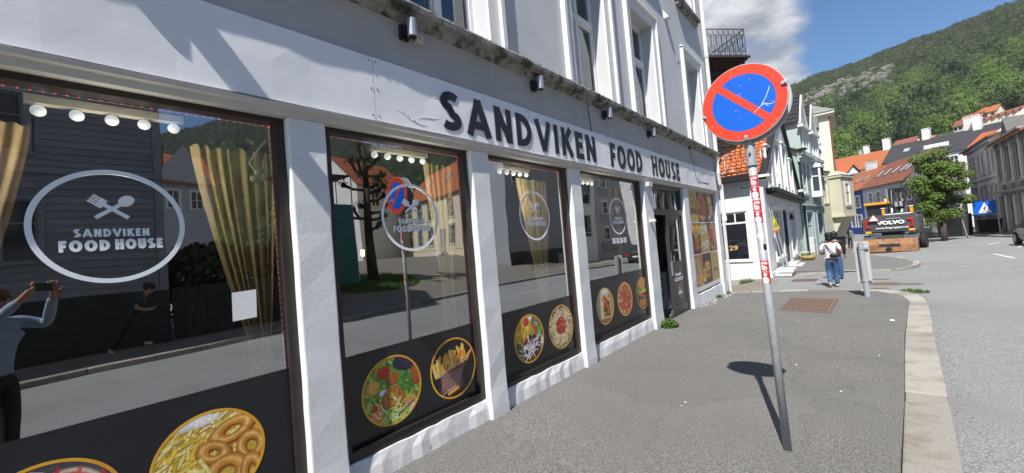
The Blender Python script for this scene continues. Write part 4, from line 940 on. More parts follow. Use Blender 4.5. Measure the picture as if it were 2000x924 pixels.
# behind the door: white wall, counter with orange poster, umbrella
b = B(); b.box(-3.95, -3.50, 9.6, 10.5, -0.03, 0.86); cn = b.build('counter', 'paint_white', label='white reception counter standing just inside the open door', cat='counter', bevel=.01)
b = B(); stroke(b, arc(-3.66, 0.62, 0.10, 0.10, 40, 320, 16), 0.06, lambda u, v, d: (u, 9.598-d, v), 0, .002); b.build('orange_logo', 'ring_gold', cn)
text_mesh('Velg 12:00\nmenyen', 0.06, 'letter_black', cn, frameM((-3.70, 9.597, 0.34), (1, 0, 0), (0, 0, 1)), 'lettering', 0.001, .0004)
b = B(); b.path([(-3.6, 9.75, 0.87), (-3.6, 9.72, 1.15), (-3.6, 9.75, 1.24), (-3.6, 9.80, 1.22)], [.012, .012, .012, .01], 8); b.path([(-3.6, 9.75, .87), (-3.6, 9.73, 1.05)], [.03, .015], 8); b.build('umbrella', 'black_plastic', label='folded black umbrella with a hooked handle on the counter by the door', cat='umbrella')
b = B(); b.box(-4.40, -4.36, 9.0, 9.5, 1.3, 2.1); b.build('menu_board', 'frame_dark', label='dark menu board on the wall inside the open door', cat='board')
# ---------------------------------------------------------------- generic small-town building
mat('win_white', (0.76, 0.76, 0.74), 0.55, 0.08, 5)
mat('tile_orange', (0.40, 0.125, 0.045), 0.75, 0.0, 9, col2=(0.27, 0.08, 0.035), bump=0.3, bs=20)
mat('tile_brown', (0.24, 0.085, 0.05), 0.75, 0.0, 9, col2=(0.16, 0.06, 0.04), bump=0.3, bs=20)
mat('tile_bright', (0.46, 0.12, 0.05), 0.7, 0.2, 6)
mat('tile_black', (0.020, 0.021, 0.024), 0.35, 0.3, 8)
mat('roof_dark', (0.035, 0.036, 0.042), 0.7, 0.3, 4)
mat('roof_grey', (0.13, 0.13, 0.125), 0.8, 0.3, 3)
mat('slate_pale', (0.26, 0.27, 0.26), 0.8, 0.0, 5, col2=(0.16, 0.17, 0.16), bump=0.5, bs=8)
mat('white_wall', (0.74, 0.74, 0.71), 0.85, 0.07, 1.5, bump=0.2, bs=30, stain=(0.60, 0.60, 0.56), ss=0.8, sthr=(.55, .8))
mat('mint_wall', (0.30, 0.46, 0.40), 0.85, 0.15, 1.2, bump=0.2, bs=30, stain=(0.22, 0.36, 0.31), ss=1.5)
mat('teal_wall', (0.27, 0.36, 0.36), 0.85, 0.1, 1.2, bump=0.15, bs=30)
mat('teal_light', (0.42, 0.50, 0.49), 0.8, 0.08, 1.2)
mat('cream_wall', (0.76, 0.71, 0.58), 0.85, 0.12, 1.2, bump=0.15, bs=30)
mat('olive_wall', (0.56, 0.54, 0.41), 0.85, 0.12, 1.2)
mat('blue_wall', (0.018, 0.060, 0.30), 0.7, 0.12, 2)
mat('paleblue_wall', (0.36, 0.40, 0.45), 0.8, 0.08, 2)
mat('grey_wall', (0.15, 0.155, 0.165), 0.8, 0.12, 2)
mat('dark_wall', (0.045, 0.045, 0.046), 0.85, 0.4, 3)
mat('bluegrey_wall', (0.30, 0.315, 0.34), 0.8, 0.1, 2)
mat('stone_grey', (0.64, 0.645, 0.65), 0.9, 0.2, 2, bump=0.3, bs=12, stain=(0.50, 0.50, 0.505), ss=0.8)
mat('stone_dark', (0.34, 0.34, 0.35), 0.9, 0.3, 2, bump=0.3, bs=12)
mat('yellow_wall', (0.68, 0.61, 0.42), 0.8, 0.08, 2)
mat('sky_glass', (.32, .36, .42), .12, .1, 3, spec=.9)
mat('blind_glass', (.42, .43, .43), .2, .2, 3)
mat('darkwood', (0.045, 0.028, 0.022), 0.8, 0.3, 6)
mat('concrete', (0.42, 0.42, 0.43), 0.9, 0.15, 1)
mat('iron_black', (0.012, 0.012, 0.015), 0.5, 0.2, 10)

def window(par, u0, u1, z0, z1, nx=2, nz=2, m='win_white', trim=0.10, dep=0.10, y=0.0, local=True, proud=0.04, head=0.0, T=None, pm='far_glass'):
    b = B(T)
    if trim: b.box(u0-trim, u0, y-proud, y+0.01, z0-trim, z1+trim); b.box(u1, u1+trim, y-proud, y+0.01, z0-trim, z1+trim); b.box(u0, u1, y-proud, y+0.01, z1, z1+trim); b.box(u0-trim*1.3, u1+trim*1.3, y-proud-0.05, y-proud-0.001, z0-trim*.6, z0)
    if head: b.box(u0-trim-0.06, u1+trim+0.06, y-proud-head, y+0.01, z1+trim+.002, z1+trim+0.07)
    k = 0.05; a, c = y+dep-0.03, y+dep+0.02
    b.box(u0, u0+k, a, c, z0, z1); b.box(u1-k, u1, a, c, z0, z1); b.box(u0+k, u1-k, a, c, z0, z0+k); b.box(u0+k, u1-k, a, c, z1-k, z1)
    for i in range(1, nx): x = u0+(u1-u0)*i/nx; b.box(x-0.03, x+0.03, a-.005, c, z0+k, z1-k)
    zs = [z0+(z1-z0)*i/nz for i in range(1, nz)] if isinstance(nz, int) else [z0+(z1-z0)*f for f in nz]
    for z in zs: b.box(u0+k, u1-k, a-.003, c, z-0.02, z+0.02)
    w = b.build('window', m, par, local=local)
    g = B(T); g.quad((u0, y+dep+.012, z0), (u1, y+dep+.012, z0), (u1, y+dep+.012, z1), (u0, y+dep+.012, z1)); g.build('pane', pm, w, local=local)
    return w
def gable_roof(b, W, D, ze, rh, ov=0.25, rows=0, th=0.10, ridge=0.5):
    """ridge parallel to the facade (local x)"""
    yr = D*ridge
    for (y0, y1) in ((-ov, yr), (D+ov, yr)):
        zlow = ze - ov*rh/yr if y0 < 0 else ze - ov*rh/(D-yr)
        n = max(1, rows)
        for k in range(n):
            f0, f1 = k/n, (k+1)/n; ya = y0+(y1-y0)*f0; yb = y0+(y1-y0)*f1; za = zlow+(ze+rh-zlow)*f0; zb = zlow+(ze+rh-zlow)*f1
            up = 0.035 if rows else 0.0
            P = [(-ov, ya, za+th+up), (W+ov, ya, za+th+up), (W+ov, yb, zb+th), (-ov, yb, zb+th), (-ov, ya, za+(0 if k == 0 else th-.01)), (W+ov, ya, za+(0 if k == 0 else th-.01)), (W+ov, yb, zb), (-ov, yb, zb)]
            b.add(P, [(0,1,2,3), (4,5,1,0), (5,6,2,1), (7,4,0,3)])
    return b
def house(name, label, cat, P1, P2, zb, ze, D, rh, wallm, roofm, wins, base=None, rows=0, ov=0.25, group=None, ridge=0.5, boards=None, roofless=False, zdown=3.0):
    """facade from P1 to P2, outside on the right hand; wins: (u0,u1,z0,z1,nx,nz[,mat,trim,head]) z absolute"""
    ang = math.atan2(P2[1]-P1[1], P2[0]-P1[0]); W_ = math.hypot(P2[0]-P1[0], P2[1]-P1[1])
    t = thing(name, label, cat, (P1[0], P1[1], zb), ang, group)
    b = B(); h = ze-zb
    ops_ = [(w[0], w[1], w[2]-zb, w[3]-zb) for w in wins]
    wall_grid(b, lambda u, z, d: (u, -d, z), 0, W_, -zdown, h, ops_, 0.14)
    b.quad((0, D, -zdown), (0, 0, -zdown), (0, 0, h), (0, D, h)); b.quad((W_, 0, -zdown), (W_, D, -zdown), (W_, D, h), (W_, 0, h)); b.quad((W_, D, -zdown), (0, D, -zdown), (0, D, h), (W_, D, h))
    if not roofless:
        b.add([(0.01, 0, h), (0.01, D, h), (0.01, D*ridge, h+rh)], [(0, 2, 1)]); b.add([(W_-.01, 0, h), (W_-.01, D, h), (W_-.01, D*ridge, h+rh)], [(0, 1, 2)])
    b.build('wall', wallm, t, local=True)
    if not roofless:
        r = B(); gable_roof(r, W_, D, h, rh, ov, rows, ridge=ridge); r.build('roof', roofm, t, local=True)
    for w in wins:
        window(t, w[0], w[1], w[2]-zb, w[3]-zb, w[4], w[5], *( [w[6]] if len(w) > 6 else []), trim=(w[7] if len(w) > 7 else 0.10), head=(w[8] if len(w) > 8 else 0))
    if base: b = B(); b.box(-0.04, W_+0.04, -0.05, 0.0, -zdown, base-zb); b.build('plinth', 'stone_grey', t, local=True)
    t['_W'] = 0.0; del t['_W']
    return t, W_
def lbox(t, name, m, *a, bevel=0, smooth=False):
    b = B()
    for q in a: b.box(*q)
    return b.build(name, m, t, local=True, bevel=bevel)
def chimney(t, x, y, z0, z1, w=0.6, d=0.5, m='white_wall'):
    b = B(); b.box(x-w/2, x+w/2, y-d/2, y+d/2, z0, z1); b.box(x-w/2-.05, x+w/2+.05, y-d/2-.05, y+d/2+.05, z1+.001, z1+0.12); c = b.build('chimney', m, t, local=True)
    b = B(); b.cone((x-w*.2, y, z1+.12), (x-w*.2, y, z1+.35), .09, .08, 8); b.cone((x+w*.2, y, z1+.12), (x+w*.2, y, z1+.35), .09, .08, 8); b.build('chimney_pot', 'tile_brown', c, local=True)
def skylight(t, x, D, ze, rh, f0, f1, w=0.6, ridge=0.5, ov=0.25):
    yr = D*ridge; y0, y1 = yr*f0, yr*f1; z0, z1 = ze+rh*f0, ze+rh*f1
    b = B()
    P = lambda u, y, z, d: (u, y, z+0.14+d)
    b.add([P(x, y0, z0, .0), P(x+w, y0, z0, .0), P(x+w, y1, z1, .0), P(x, y1, z1, .0), P(x, y0, z0, .09), P(x+w, y0, z0, .09), P(x+w, y1, z1, .09), P(x, y1, z1, .09)], [(4,5,6,7), (0,1,5,4), (1,2,6,5), (2,3,7,6), (3,0,4,7)])
    s = b.build('skylight', 'roof_grey', t, local=True)
    b = B(); e = 0.045; b.add([P(x+e, y0+e, z0+e*rh/yr, .1), P(x+w-e, y0+e, z0+e*rh/yr, .1), P(x+w-e, y1-e, z1-e*rh/yr, .1), P(x+e, y1-e, z1-e*rh/yr, .1)], [(0,1,2,3)]); b.build('pane', 'sky_glass', s, local=True)

# ---- white corner house: side wall to the side street, gable to the main street (world aligned: facade x=-2.55)
cafe = thing('corner_cafe', 'white corner cafe with an orange tiled roof, big side window and four tall gable windows', 'building', (-2.55, 18.0, -0.2))
WX = -2.55
b = B()
sf = lambda u, z, d: (u, 18.0-d, z)
wall_grid(b, sf, -10.0, WX, -2.4, 3.72, [(-4.75, -3.19, 0.47, 2.42)], 0.10)
ff = lambda u, z, d: (WX+d, u, z)
gw = [(19.35, 20.55, 3.4, 4.9), (22.0, 23.2, 3.4, 5.55), (24.6, 25.8, 3.4, 5.75), (27.4, 28.6, 3.4, 5.25)]
gd = [(19.7, 22.1, 0.35, 2.42), (22.9, 24.3, -0.35, 2.5), (25.3, 27.5, 0.15, 2.5)]
wall_grid(b, ff, 18.0, 31.25, -1.0, 3.72, gd + [(g[0], g[1], g[2], 3.72) for g in gw], 0.16)
# gable above the eaves with window holes: strips between windows
def gz_top(y): return 3.72 + (7.6-3.72)*max(0, 1-abs(y-24.6)/6.6)
ys = sorted({18.0, 31.2, 24.6} | {q for g in gw for q in g[:2]})
for y0, y1 in zip(ys[:-1], ys[1:]):
    g = [g for g in gw if g[0] <= y0 and g[1] >= y1]
    zl = min(g[0][3], min(gz_top(y0), gz_top(y1))-.05) if g else 3.72
    b.add([(WX, y0, zl), (WX, y1, zl), (WX, y1, gz_top(y1)), (WX, y0, gz_top(y0))], [(0, 1, 2, 3)])
    if g: b.add([(WX, y0, zl), (WX, y1, zl), (WX-.16, y1, zl), (WX-.16, y0, zl)], [(0, 1, 2, 3)])
for g in gw:
    for y in g[:2]: b.add([(WX, y, 3.72), (WX, y, g[3]), (WX-.16, y, g[3]), (WX-.16, y, 3.72)], [(0, 1, 2, 3)])
b.quad((-12, 31.2, -2), (WX, 31.2, -2), (WX, 31.2, 3.9), (-12, 31.2, 3.9))
b.quad((-12, 18.01, -3.5), (-12, 31.2, -3.5), (-12, 31.2, 3.9), (-12, 18.01, 3.9))
b.build('wall', 'white_wall', cafe)
TW = Matrix(((0, -1, 0, WX), (1, 0, 0, 0), (0, 0, 1, 0), (0, 0, 0, 1)))   # local u->+y, outside -> +x
for g in gw: window(cafe, g[0], g[1], g[2], g[3], 2, (0.62,), trim=0.14, dep=0.10, local=False, proud=0.06, head=0.06, T=TW, pm='blind_glass')
window(cafe, *gd[0], 3, (0.8,), trim=0.12, dep=0.10, local=False, T=TW, head=.05); window(cafe, *gd[2], 3, (0.75,), trim=0.12, dep=0.10, local=False, T=TW, head=.05)
b = B(TW); b.box(22.9, 23.0, 0.02, 0.1, -0.35, 2.5); b.box(24.2, 24.3, 0.02, 0.1, -.35, 2.5); b.box(23.0, 24.2, 0.02, 0.1, 2.4, 2.5); b.box(23.0, 24.2, 0.05, 0.1, -0.35, 0.7); b.box(23.57, 23.63, 0.05, 0.1, .7, 2.4); dd = b.build('door', 'frame_dark', cafe)
b = B(TW); b.quad((23.0, .09, .7), (24.2, .09, .7), (24.2, .09, 2.4), (23.0, .09, 2.4)); b.build('pane', 'far_glass', dd)
# side window: three small panes above one wide pane
TS = Matrix.Translation((0, 18.0, 0))
b = B(TS); a, c = 0.04, 0.09
b.box(-4.75, -4.69, a, c, .47, 2.42); b.box(-3.25, -3.19, a, c, .47, 2.42); b.box(-4.69, -3.25, a, c, .47, .53); b.box(-4.69, -3.25, a, c, 2.36, 2.42); b.box(-4.69, -3.25, a, c, 1.94, 2.01)
for u in (-4.33, -3.97, -3.61): b.box(u-.025, u+.025, a, c, 2.01, 2.36)
b.box(-4.83, -3.12, -0.05, 0.03, 0.42, 0.468)
w = b.build('window', 'win_white', cafe)
g = B(TS); g.box(-4.7, -3.24, .065, .07, .5, 2.4); g.build('pane', 'clear_glass', w)
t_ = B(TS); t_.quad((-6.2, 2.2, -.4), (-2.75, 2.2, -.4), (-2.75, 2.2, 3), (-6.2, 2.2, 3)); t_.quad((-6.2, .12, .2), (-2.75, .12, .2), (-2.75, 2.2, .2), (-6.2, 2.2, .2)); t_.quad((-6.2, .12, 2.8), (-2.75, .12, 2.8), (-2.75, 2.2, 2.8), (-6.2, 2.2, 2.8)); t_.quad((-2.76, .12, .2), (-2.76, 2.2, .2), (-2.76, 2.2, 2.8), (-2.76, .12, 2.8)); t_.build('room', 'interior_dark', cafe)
text_mesh('ri 29', 0.27, 'poster_yellow', w, frameM((-3.92, 18.058, 0.98), (1, 0, 0), (0, 0, 1)), 'lettering', 0.006, 0.001, 1.25)
text_mesh('Skuteviks', 0.135, 'iron_black', thing('street_sign', 'narrow white street name sign high on the side wall of the corner cafe', 'sign', (-3.1, 17.97, 3.26)), frameM((-3.04, 17.955, 3.345), (1, 0, 0.06), (-0.06, 0, 1)), 'lettering', 0.002, 0.001)
sg = bpy.data.objects['street_sign']; b = B(Matrix.Rotation(-0.06, 4, 'Y')); b.T = Matrix.Translation((-3.04, 17.97, 3.345)) @ Matrix.Rotation(-0.06, 4, 'Y'); b.box(-0.38, 0.38, -0.012, 0.012, -0.09, 0.09); b.build('plate', 'paint_white', sg)
# cafe table and chair behind the glass
tb = thing('cafe_table', 'small wooden table with a folding chair seen through the cafe side window', 'table', (-3.8, 18.9, 0.2)); b = B(); b.box(-4.9, -3.35, 18.6, 19.1, 1.24, 1.28); b.build('table_top', 'beige_plastic', tb); b = B(); b.path([(-4.0, 18.85, 1.24), (-4.0, 18.85, .2)], .02, 6); b.build('leg', 'iron_black', tb)
ch = thing('cafe_chair', 'pale folding chair behind the cafe side window', 'chair', (-3.45, 18.5, 0.2)); b = B(); b.box(-3.70, -3.30, 18.35, 18.7, .72, .75); b.build('seat', 'beige_plastic', ch)
b = B(); b.box(-3.68, -3.32, 18.34, 18.36, 1.02, 1.2); b.build('backrest', 'beige_plastic', ch)
for x in (-3.68, -3.32):
    b = B(); b.path([(x, 18.35, 1.2), (x, 18.68, .2)], .015, 6); b.build('leg', 'beige_plastic', ch); b = B(); b.path([(x, 18.68, .75), (x, 18.38, .2)], .015, 6); b.build('leg', 'beige_plastic', ch)
# low plinth, black canopy strip under the upper windows, corner capital
b = B(); b.box(-10, WX+.035, 17.96, 18.0, -2.4, 0.02); b.box(WX, WX+.035, 18.0, 31.2, -1.0, -0.05); b.build('plinth', 'white_wall', cafe)
b = B(); b.box(WX, WX+0.42, 18.6, 31.0, 3.10, 3.24); b.box(WX, WX+.3, 18.7, 30.9, 3.02, 3.098); b.build('canopy', 'iron_black', cafe, bevel=.01)
b = B(); b.box(WX-.3, WX+.28, 17.75, 18.5, 3.62, 3.72); b.box(WX-.2, WX+.18, 17.85, 18.4, 3.52, 3.618); b.box(WX, WX+.3, 30.6, 31.2, 3.7, 3.85); b.build('corner_capital', 'trim_white', cafe, bevel=.01)
# pantile roof: corrugated tiles with stepped courses on the slope facing the side street
def pantiles(x0, x1, ylo, zlo, yhi, zhi, nx, rows, par, m, nm='roof'):
    b = B(); k = 4; N = nx*k
    L = math.hypot(yhi-ylo, zhi-zlo); ny, nz = -(zhi-zlo)/L*(1 if yhi > ylo else -1), abs(yhi-ylo)/L
    vs = []
    for r in range(rows):
        for e, f in ((0.045, r/rows), (0.0, (r+1)/rows+0.004)):
            for i in range(N+1):
                wv = 0.035*math.cos(i/k*2*PI)*(1 if True else 0); x = x0+(x1-x0)*i/N
                y = ylo+(yhi-ylo)*f + ny*(wv+e); z = zlo+(zhi-zlo)*f + nz*(wv+e); vs.append((x, y, z))
    q = N+1
    fs = []
    for r in range(rows):
        a = 2*r*q
        for i in range(N): fs.append((a+i, a+i+1, a+q+i+1, a+q+i))
        if r < rows-1:
            for i in range(N): fs.append((a+q+i, a+q+i+1, a+2*q+i+1, a+2*q+i))
    b.add(vs, fs); return b.build(nm, m, par, kind='stuff')
mat('pantile', (0.58, 0.20, 0.07), 0.65, 0.0, 4, col2=(0.42, 0.12, 0.045), obj=0.0, stain=(0.25, 0.08, 0.04), ss=3, sthr=(.55, .7))
pantiles(-9.0, -2.62, 18.05, 3.80, 24.6, 7.72, 28, 20, cafe, 'pantile')
b = B(); b.add([(-12, 24.6, 7.7), (WX+.05, 24.6, 7.7), (WX+.05, 31.4, 3.7), (-12, 31.4, 3.7)], [(0, 1, 2, 3)]); b.build('rear_slope', 'tile_orange', cafe)
b = B(); 
for (ya, za, yb, zb_) in ((17.8, 3.68, 24.6, 7.78), (31.45, 3.68, 24.6, 7.78)):
    b.add([(WX-.1, ya, za), (WX+.16, ya, za), (WX+.16, yb, zb_), (WX-.1, yb, zb_), (WX-.1, ya, za-.13), (WX+.16, ya, za-.13), (WX+.16, yb, zb_-.13), (WX-.1, yb, zb_-.13)], [(0,1,2,3), (7,6,5,4), (0,4,5,1), (1,5,6,2), (2,6,7,3), (3,7,4,0)])
b.build('bargeboard', 'iron_black', cafe)
b = B(); b.box(-10, WX-.35, 17.62, 18.0, 3.72, 3.84); b.box(-10, WX-.35, 17.55, 17.98, 3.60, 3.718); b.build('terrace_edge', 'iron_black', cafe)
# railings: scrolled wrought iron
def railing(par, x0, x1, y, z0, h, n, name='railing', T=None):
    b = B(T); r = 0.014
    for z in (z0+0.08, z0+h*0.2, z0+h*0.78, z0+h): b.path([(x0, y, z), (x1, y, z)], 0.018 if z == z0+h else 0.012, 6)
    for i in range(n+1):
        x = x0+(x1-x0)*i/n; b.path([(x, y, z0), (x, y, z0+h)], r if i in (0, n) else 0.009, 5)
        if i < n:
            xm = x+(x1-x0)/n/2; w = (x1-x0)/n
            b.path([(xm + w*.36*math.cos(t), y, z0+h*.89 + h*.10*math.sin(t)) for t in [k*PI/5 for k in range(11)]], .008, 4)
            b.path([(x+w*.12, y, z0+h*.24), (xm, y, z0+h*.55), (x+w*.88, y, z0+h*.24)], .008, 4)
            b.path([(xm, y, z0+h*.2), (xm, y, z0+h*.78)], .008, 4)
            b.path([(xm-w*.3, y, z0+h*.70), (xm-w*.12, y, z0+h*.74), (xm-w*.05, y, z0+h*.62), (xm-w*.05, y, z0+h*.5)], .007, 4); b.path([(xm+w*.3, y, z0+h*.70), (xm+w*.12, y, z0+h*.74), (xm+w*.05, y, z0+h*.62), (xm+w*.05, y, z0+h*.5)], .007, 4)
    return b.build(name, 'iron_black', par, kind=None)
rl = thing('terrace_railing', 'black wrought iron railing along the flat edge in front of the orange tiled roof', 'railing', (-6, 17.72, 3.84))
railing(rl, -8.0, -2.95, 17.72, 3.84, 1.35, 14)
b = B(); b.path([(-3.0, 17.72, 5.15), (-4.7, 17.75, 4.7)], .02, 6); b.path([(-3.0, 17.72, 4.95), (-4.7, 17.75, 4.5)], .02, 6); b.build('handrail', 'iron_black', rl)
# rusty white folded chair frames on the terrace
b = B(); b.path([(-3.95, 17.9, 4.62), (-3.45, 17.9, 4.7)], .03, 6); b.path([(-3.9, 17.9, 3.95), (-3.6, 17.9, 4.3)], .02, 6); b.path([(-3.55, 17.9, 4.2), (-3.45, 17.9, 4.0)], .02, 6); b.path([(-3.70, 17.9, 4.65), (-3.78, 17.9, 4.25)], .015, 6); b.build('folded_chair', 'paint_white', label='white folded chair frame leaning on the roof terrace', cat='chair')
# balcony of a tall dark timber house further down the side street
bal = thing('dark_timber_house', 'dark brown timber house with a jettied upper balcony behind the shop corner', 'building', (-3.09, 21.0, 3.5), math.atan2(.76, .65))
TB = ROOTM[bal.name] @ Matrix.Translation((0, 0, -3.5)); TL_ = Matrix.Translation((0, 0, -3.5))
b = B(TL_); b.box(-7, -.6, .45, 7.0, 3.8, 9.05); b.build('wall', 'darkwood', bal, local=True)
for k in range(19): b = B(TL_); b.box(-7, -.59, .41, .45, 3.9+k*.27, 4.13+k*.27); b.build('board', 'darkwood', bal, local=True)
b = B(TL_); b.box(-7, .12, -.12, 3.0, 9.42, 9.50); b.build('balcony_floor', 'darkwood', bal, local=True)
for k in range(5): b = B(TL_); b.box(-7, .02-.0*k, .0+k*.12, .10+k*.12, 9.33-.08*k, 9.41-.08*k); b.build('joist', 'darkwood', bal, local=True)
def rail_local(x0, x1, n, nm, M_):
    o = railing(bal, x0, x1, 0, 9.50, 1.27, n, nm, T=M_); return o
railing(bal, -2.6, 0, 0, 9.50, 1.27, 10, 'balcony_railing', T=TB)
railing(bal, 0, 2.9, 0, 9.50, 1.27, 10, 'side_railing', T=TB @ Matrix.Rotation(PI/2, 4, 'Z'))

# ---- mint/teal house with dormers (facade bends slightly right)
A0, A1 = (-2.4, 31.3), (-1.72, 38.8); L = math.hypot(A1[0]-A0[0], A1[1]-A0[1])
wn = [(0.9, 2.6, 0.45, 2.35, 3, (0.6,), 'teal_light', .12, .05), (4.6, 6.4, 0.35, 2.35, 3, (0.6,), 'teal_light', .12, .05), (0.9, 2.0, 3.7, 5.7, 1, (0.6,), 'win_white', .16, .1)]
teal, _ = house('teal_house', 'blue-green rendered house with two black tiled dormers and a white bay window', 'building', A0, A1, -0.45, 6.35, 8.0, 2.2, 'teal_wall', 'tile_black', wn, rows=8)
zb = -0.45
b = B(); b.quad((-0.012, 8, -3), (-0.012, 0.0, -3), (-0.012, 0, 6.8+.3), (-0.012, 8, 7.8)); b.build('side_wall', 'mint_wall', teal, local=True)
lbox(teal, 'cornice', 'teal_light', (-0.15, L+.1, -0.35, 0, 6.55, 6.80), (-0.1, L+.05, -0.22, 0, 6.35, 6.548), (-.1, L+.05, -.1, 0, 6.1, 6.348))
lbox(teal, 'string_course', 'teal_light', (-0.05, L+.05, -0.12, 0, 3.30, 3.42))
lbox(teal, 'drainpipe', 'iron_black', (0.05, 0.15, -0.12, -0.02, 0.2, 6.1))
lbox(teal, 'pilaster', 'teal_light', (3.15, 4.05, -0.06, 0, -1, 2.9))
# bay window
b = B(); n = [(3.6, 0), (3.85, -0.55), (5.3, -0.55), (5.55, 0)]
b.prism(n, lambda u, v, w: (u, v, w), 3.95, 4.35); b.prism([(3.55, 0), (3.8, -0.62), (5.35, -0.62), (5.6, 0)], lambda u, v, w: (u, v, w), 6.45-.45, 6.2)
b.add([(3.55, 0, 6.2), (3.8, -.62, 6.2), (5.35, -.62, 6.2), (5.6, 0, 6.2), (4.57, 0, 6.55)], [(0, 1, 4), (1, 2, 4), (2, 3, 4)])
for (p, q) in zip(n[:-1], n[1:]):
    d = Vector((q[0]-p[0], q[1]-p[1])); d.normalize()
    for e in (p, (q[0]-d.x*.12, q[1]-d.y*.12)):
        b.add([(e[0], e[1], 4.35), (e[0]+d.x*.12, e[1]+d.y*.12, 4.35), (e[0]+d.x*.12, e[1]+d.y*.12, 6.0), (e[0], e[1], 6.0)], [(0, 1, 2, 3)])
    b.add([(p[0], p[1], 5.35), (q[0], q[1], 5.35), (q[0], q[1], 5.43), (p[0], p[1], 5.43)], [(0, 1, 2, 3)])
bay = b.build('bay_window', 'win_white', teal, local=True)
b = B(); b.prism([(3.65, 0), (3.88, -0.5), (5.27, -0.5), (5.5, 0)], lambda u, v, w: (u, v, w), 4.35, 6.0); b.build('pane', 'far_glass', bay, local=True)
b = B(); b.cone((4.2, -0.35, 4.36), (4.2, -0.35, 4.55), .07, .1, 8); b.build('flower_pot', 'tile_orange', bay, local=True)
# white boxed window reveal beside it
for k, (u0, dz) in enumerate(((1.05, 0), (4.55, 0))):
    # dormer gable facing the street
    b = B(); w_ = 2.7; u1 = u0+w_; um = (u0+u1)/2
    b.add([(u0+.3, -0.02, 6.8), (u1-.3, -0.02, 6.8), (u1-.3, -.02, 9.1), (um, -.02, 10.75), (u0+.3, -.02, 9.1), (u0+.3, 3, 6.8), (u1-.3, 3, 6.8), (u1-.3, 3, 9.1), (u0+.3, 3, 9.1), (um, 3, 10.7)],
          [(0, 1, 2, 3, 4), (0, 4, 8, 5), (1, 6, 7, 2)])
    dm = b.build('dormer', 'teal_light', teal, local=True)
    r = B()
    for (ua, ub, s_) in ((u0, um, -1), (u1, um, 1)):
        for q in range(7):
            f0, f1 = q/7, (q+1)/7; xa, xb = ua+(ub-ua)*f0, ua+(ub-ua)*f1; za, zc = 8.75+(10.85-8.75)*f0, 8.75+(10.85-8.75)*f1
            r.add([(xa, -0.1, za+.16), (xb, -.1, zc+.12), (xb, 3.4, zc+.12), (xa, 3.4, za+.16), (xa, -0.1, za+.08), (xb, -.1, zc)], [(0,1,2,3), (4,5,1,0)])
    r.build('dormer_roof', 'tile_black', dm, local=True)
    tr = B()
    for (ua, ub) in ((u0, um), (u1, um)): tr.add([(ua, -.18, 8.62), (ub, -.18, 10.75), (ub, -.18, 10.88), (ua, -.18, 8.75), (ua, -.05, 8.62), (ub, -.05, 10.75), (ub, -.05, 10.88), (ua, -.05, 8.75)], [(0,1,2,3), (4,7,6,5), (0,4,5,1), (3,2,6,7)])
    tr.box(u0-.05, u1+.05, -.3, 0.0, 8.5, 8.66); tr.build('bargeboard', 'win_white', dm, local=True)
    window(teal, um-.5, um+.5, 6.95, 8.35, 2, (0.6,), trim=.12, dep=.02, y=-.04, proud=.06)
    b = B(); b.box(u1-.2, u1+.35, -.12, 0.0, 6.8, 8.5); b.build('pier', 'win_white', teal, local=True)
lbox(teal, 'gutter', 'iron_black', (-.3, .3, -.5, -.1, 6.80, 6.9))
# ---- cream building with oriel and tall tower-like part
C0, C1 = (-1.70, 38.9), (-0.62, 42.9)
cream, LC = house('cream_house', 'cream and olive rendered house with a projecting oriel over the pavement', 'building', C0, C1, -0.62, 5.6, 6, 0.6, 'olive_wall', 'roof_grey', [(0.4, 1.1, 3.2, 4.9, 1, (.6,), 'cream_wall', .1)], ov=.1)
b = B(); b.box(1.6, LC+.25, -0.75, 0, 2.75, 5.7); b.box(1.5, LC+.35, -.85, 0, 5.7, 5.85); b.add([(1.5, -.85, 5.852), (LC+.35, -.85, 5.852), (LC+.35, 0, 5.852), (1.5, 0, 5.852), (1.9, -.2, 6.3), (LC, -.2, 6.3), (LC, 0, 6.3), (1.9, 0, 6.3)], [(0,1,5,4), (1,2,6,5), (3,0,4,7), (4,5,6,7)]); b.box(1.5, LC+.35, -.85, 0, 2.6, 2.748); b.add([(1.8, 0, 1.2), (LC, 0, 1.2), (LC, -.65, 2.6), (1.8, -.65, 2.6), (1.8, 0, 2.6), (LC, 0, 2.6)], [(0,1,2,3), (0,3,4), (1,5,2)]); ori = b.build('oriel', 'olive_wall', cream, local=True)
lbox(ori, 'oriel_roof', 'roof_grey', (1.48, LC+.37, -.87, 0, 5.853, 5.90))
window(cream, 2.3, 3.2, 3.55, 5.2, 1, (.62,), trim=.12, dep=.02, y=-.78, proud=.04)
for k in range(9): lbox(cream, 'stone_block', 'cream_wall', (2.3, LC+.02, -.03-.006*(k % 2), 0, -.3+k*.3, -.03+k*.3), bevel=.01)
tower = thing('cream_tower', 'tall cream house end with a pale slate hipped roof above the smaller houses', 'building', (-3.3, 46, 0))
b = B(); b.box(-7.5, -0.9, 43.0, 49.0, -3, 10.7); b.build('wall', 'cream_wall', tower)
b = B(); b.box(-2.3, -2.15, 42.9, 43.0, -3, 10.6); b.build('corner_strip', 'cream_wall', tower)
b = B(); b.box(-7.8, -0.5, 42.6, 49.35, 10.65, 10.83); b.box(-7.7, -0.65, 42.75, 49.2, 10.5, 10.648); b.build('eaves', 'cream_wall', tower)
b = B(); R = random.Random(4)
ap = (-4.6, 46.0, 13.6); Cn = [(-0.45, 42.55, 10.84), (-0.45, 49.4, 10.84), (-7.9, 49.4, 10.84), (-7.9, 42.55, 10.84)]
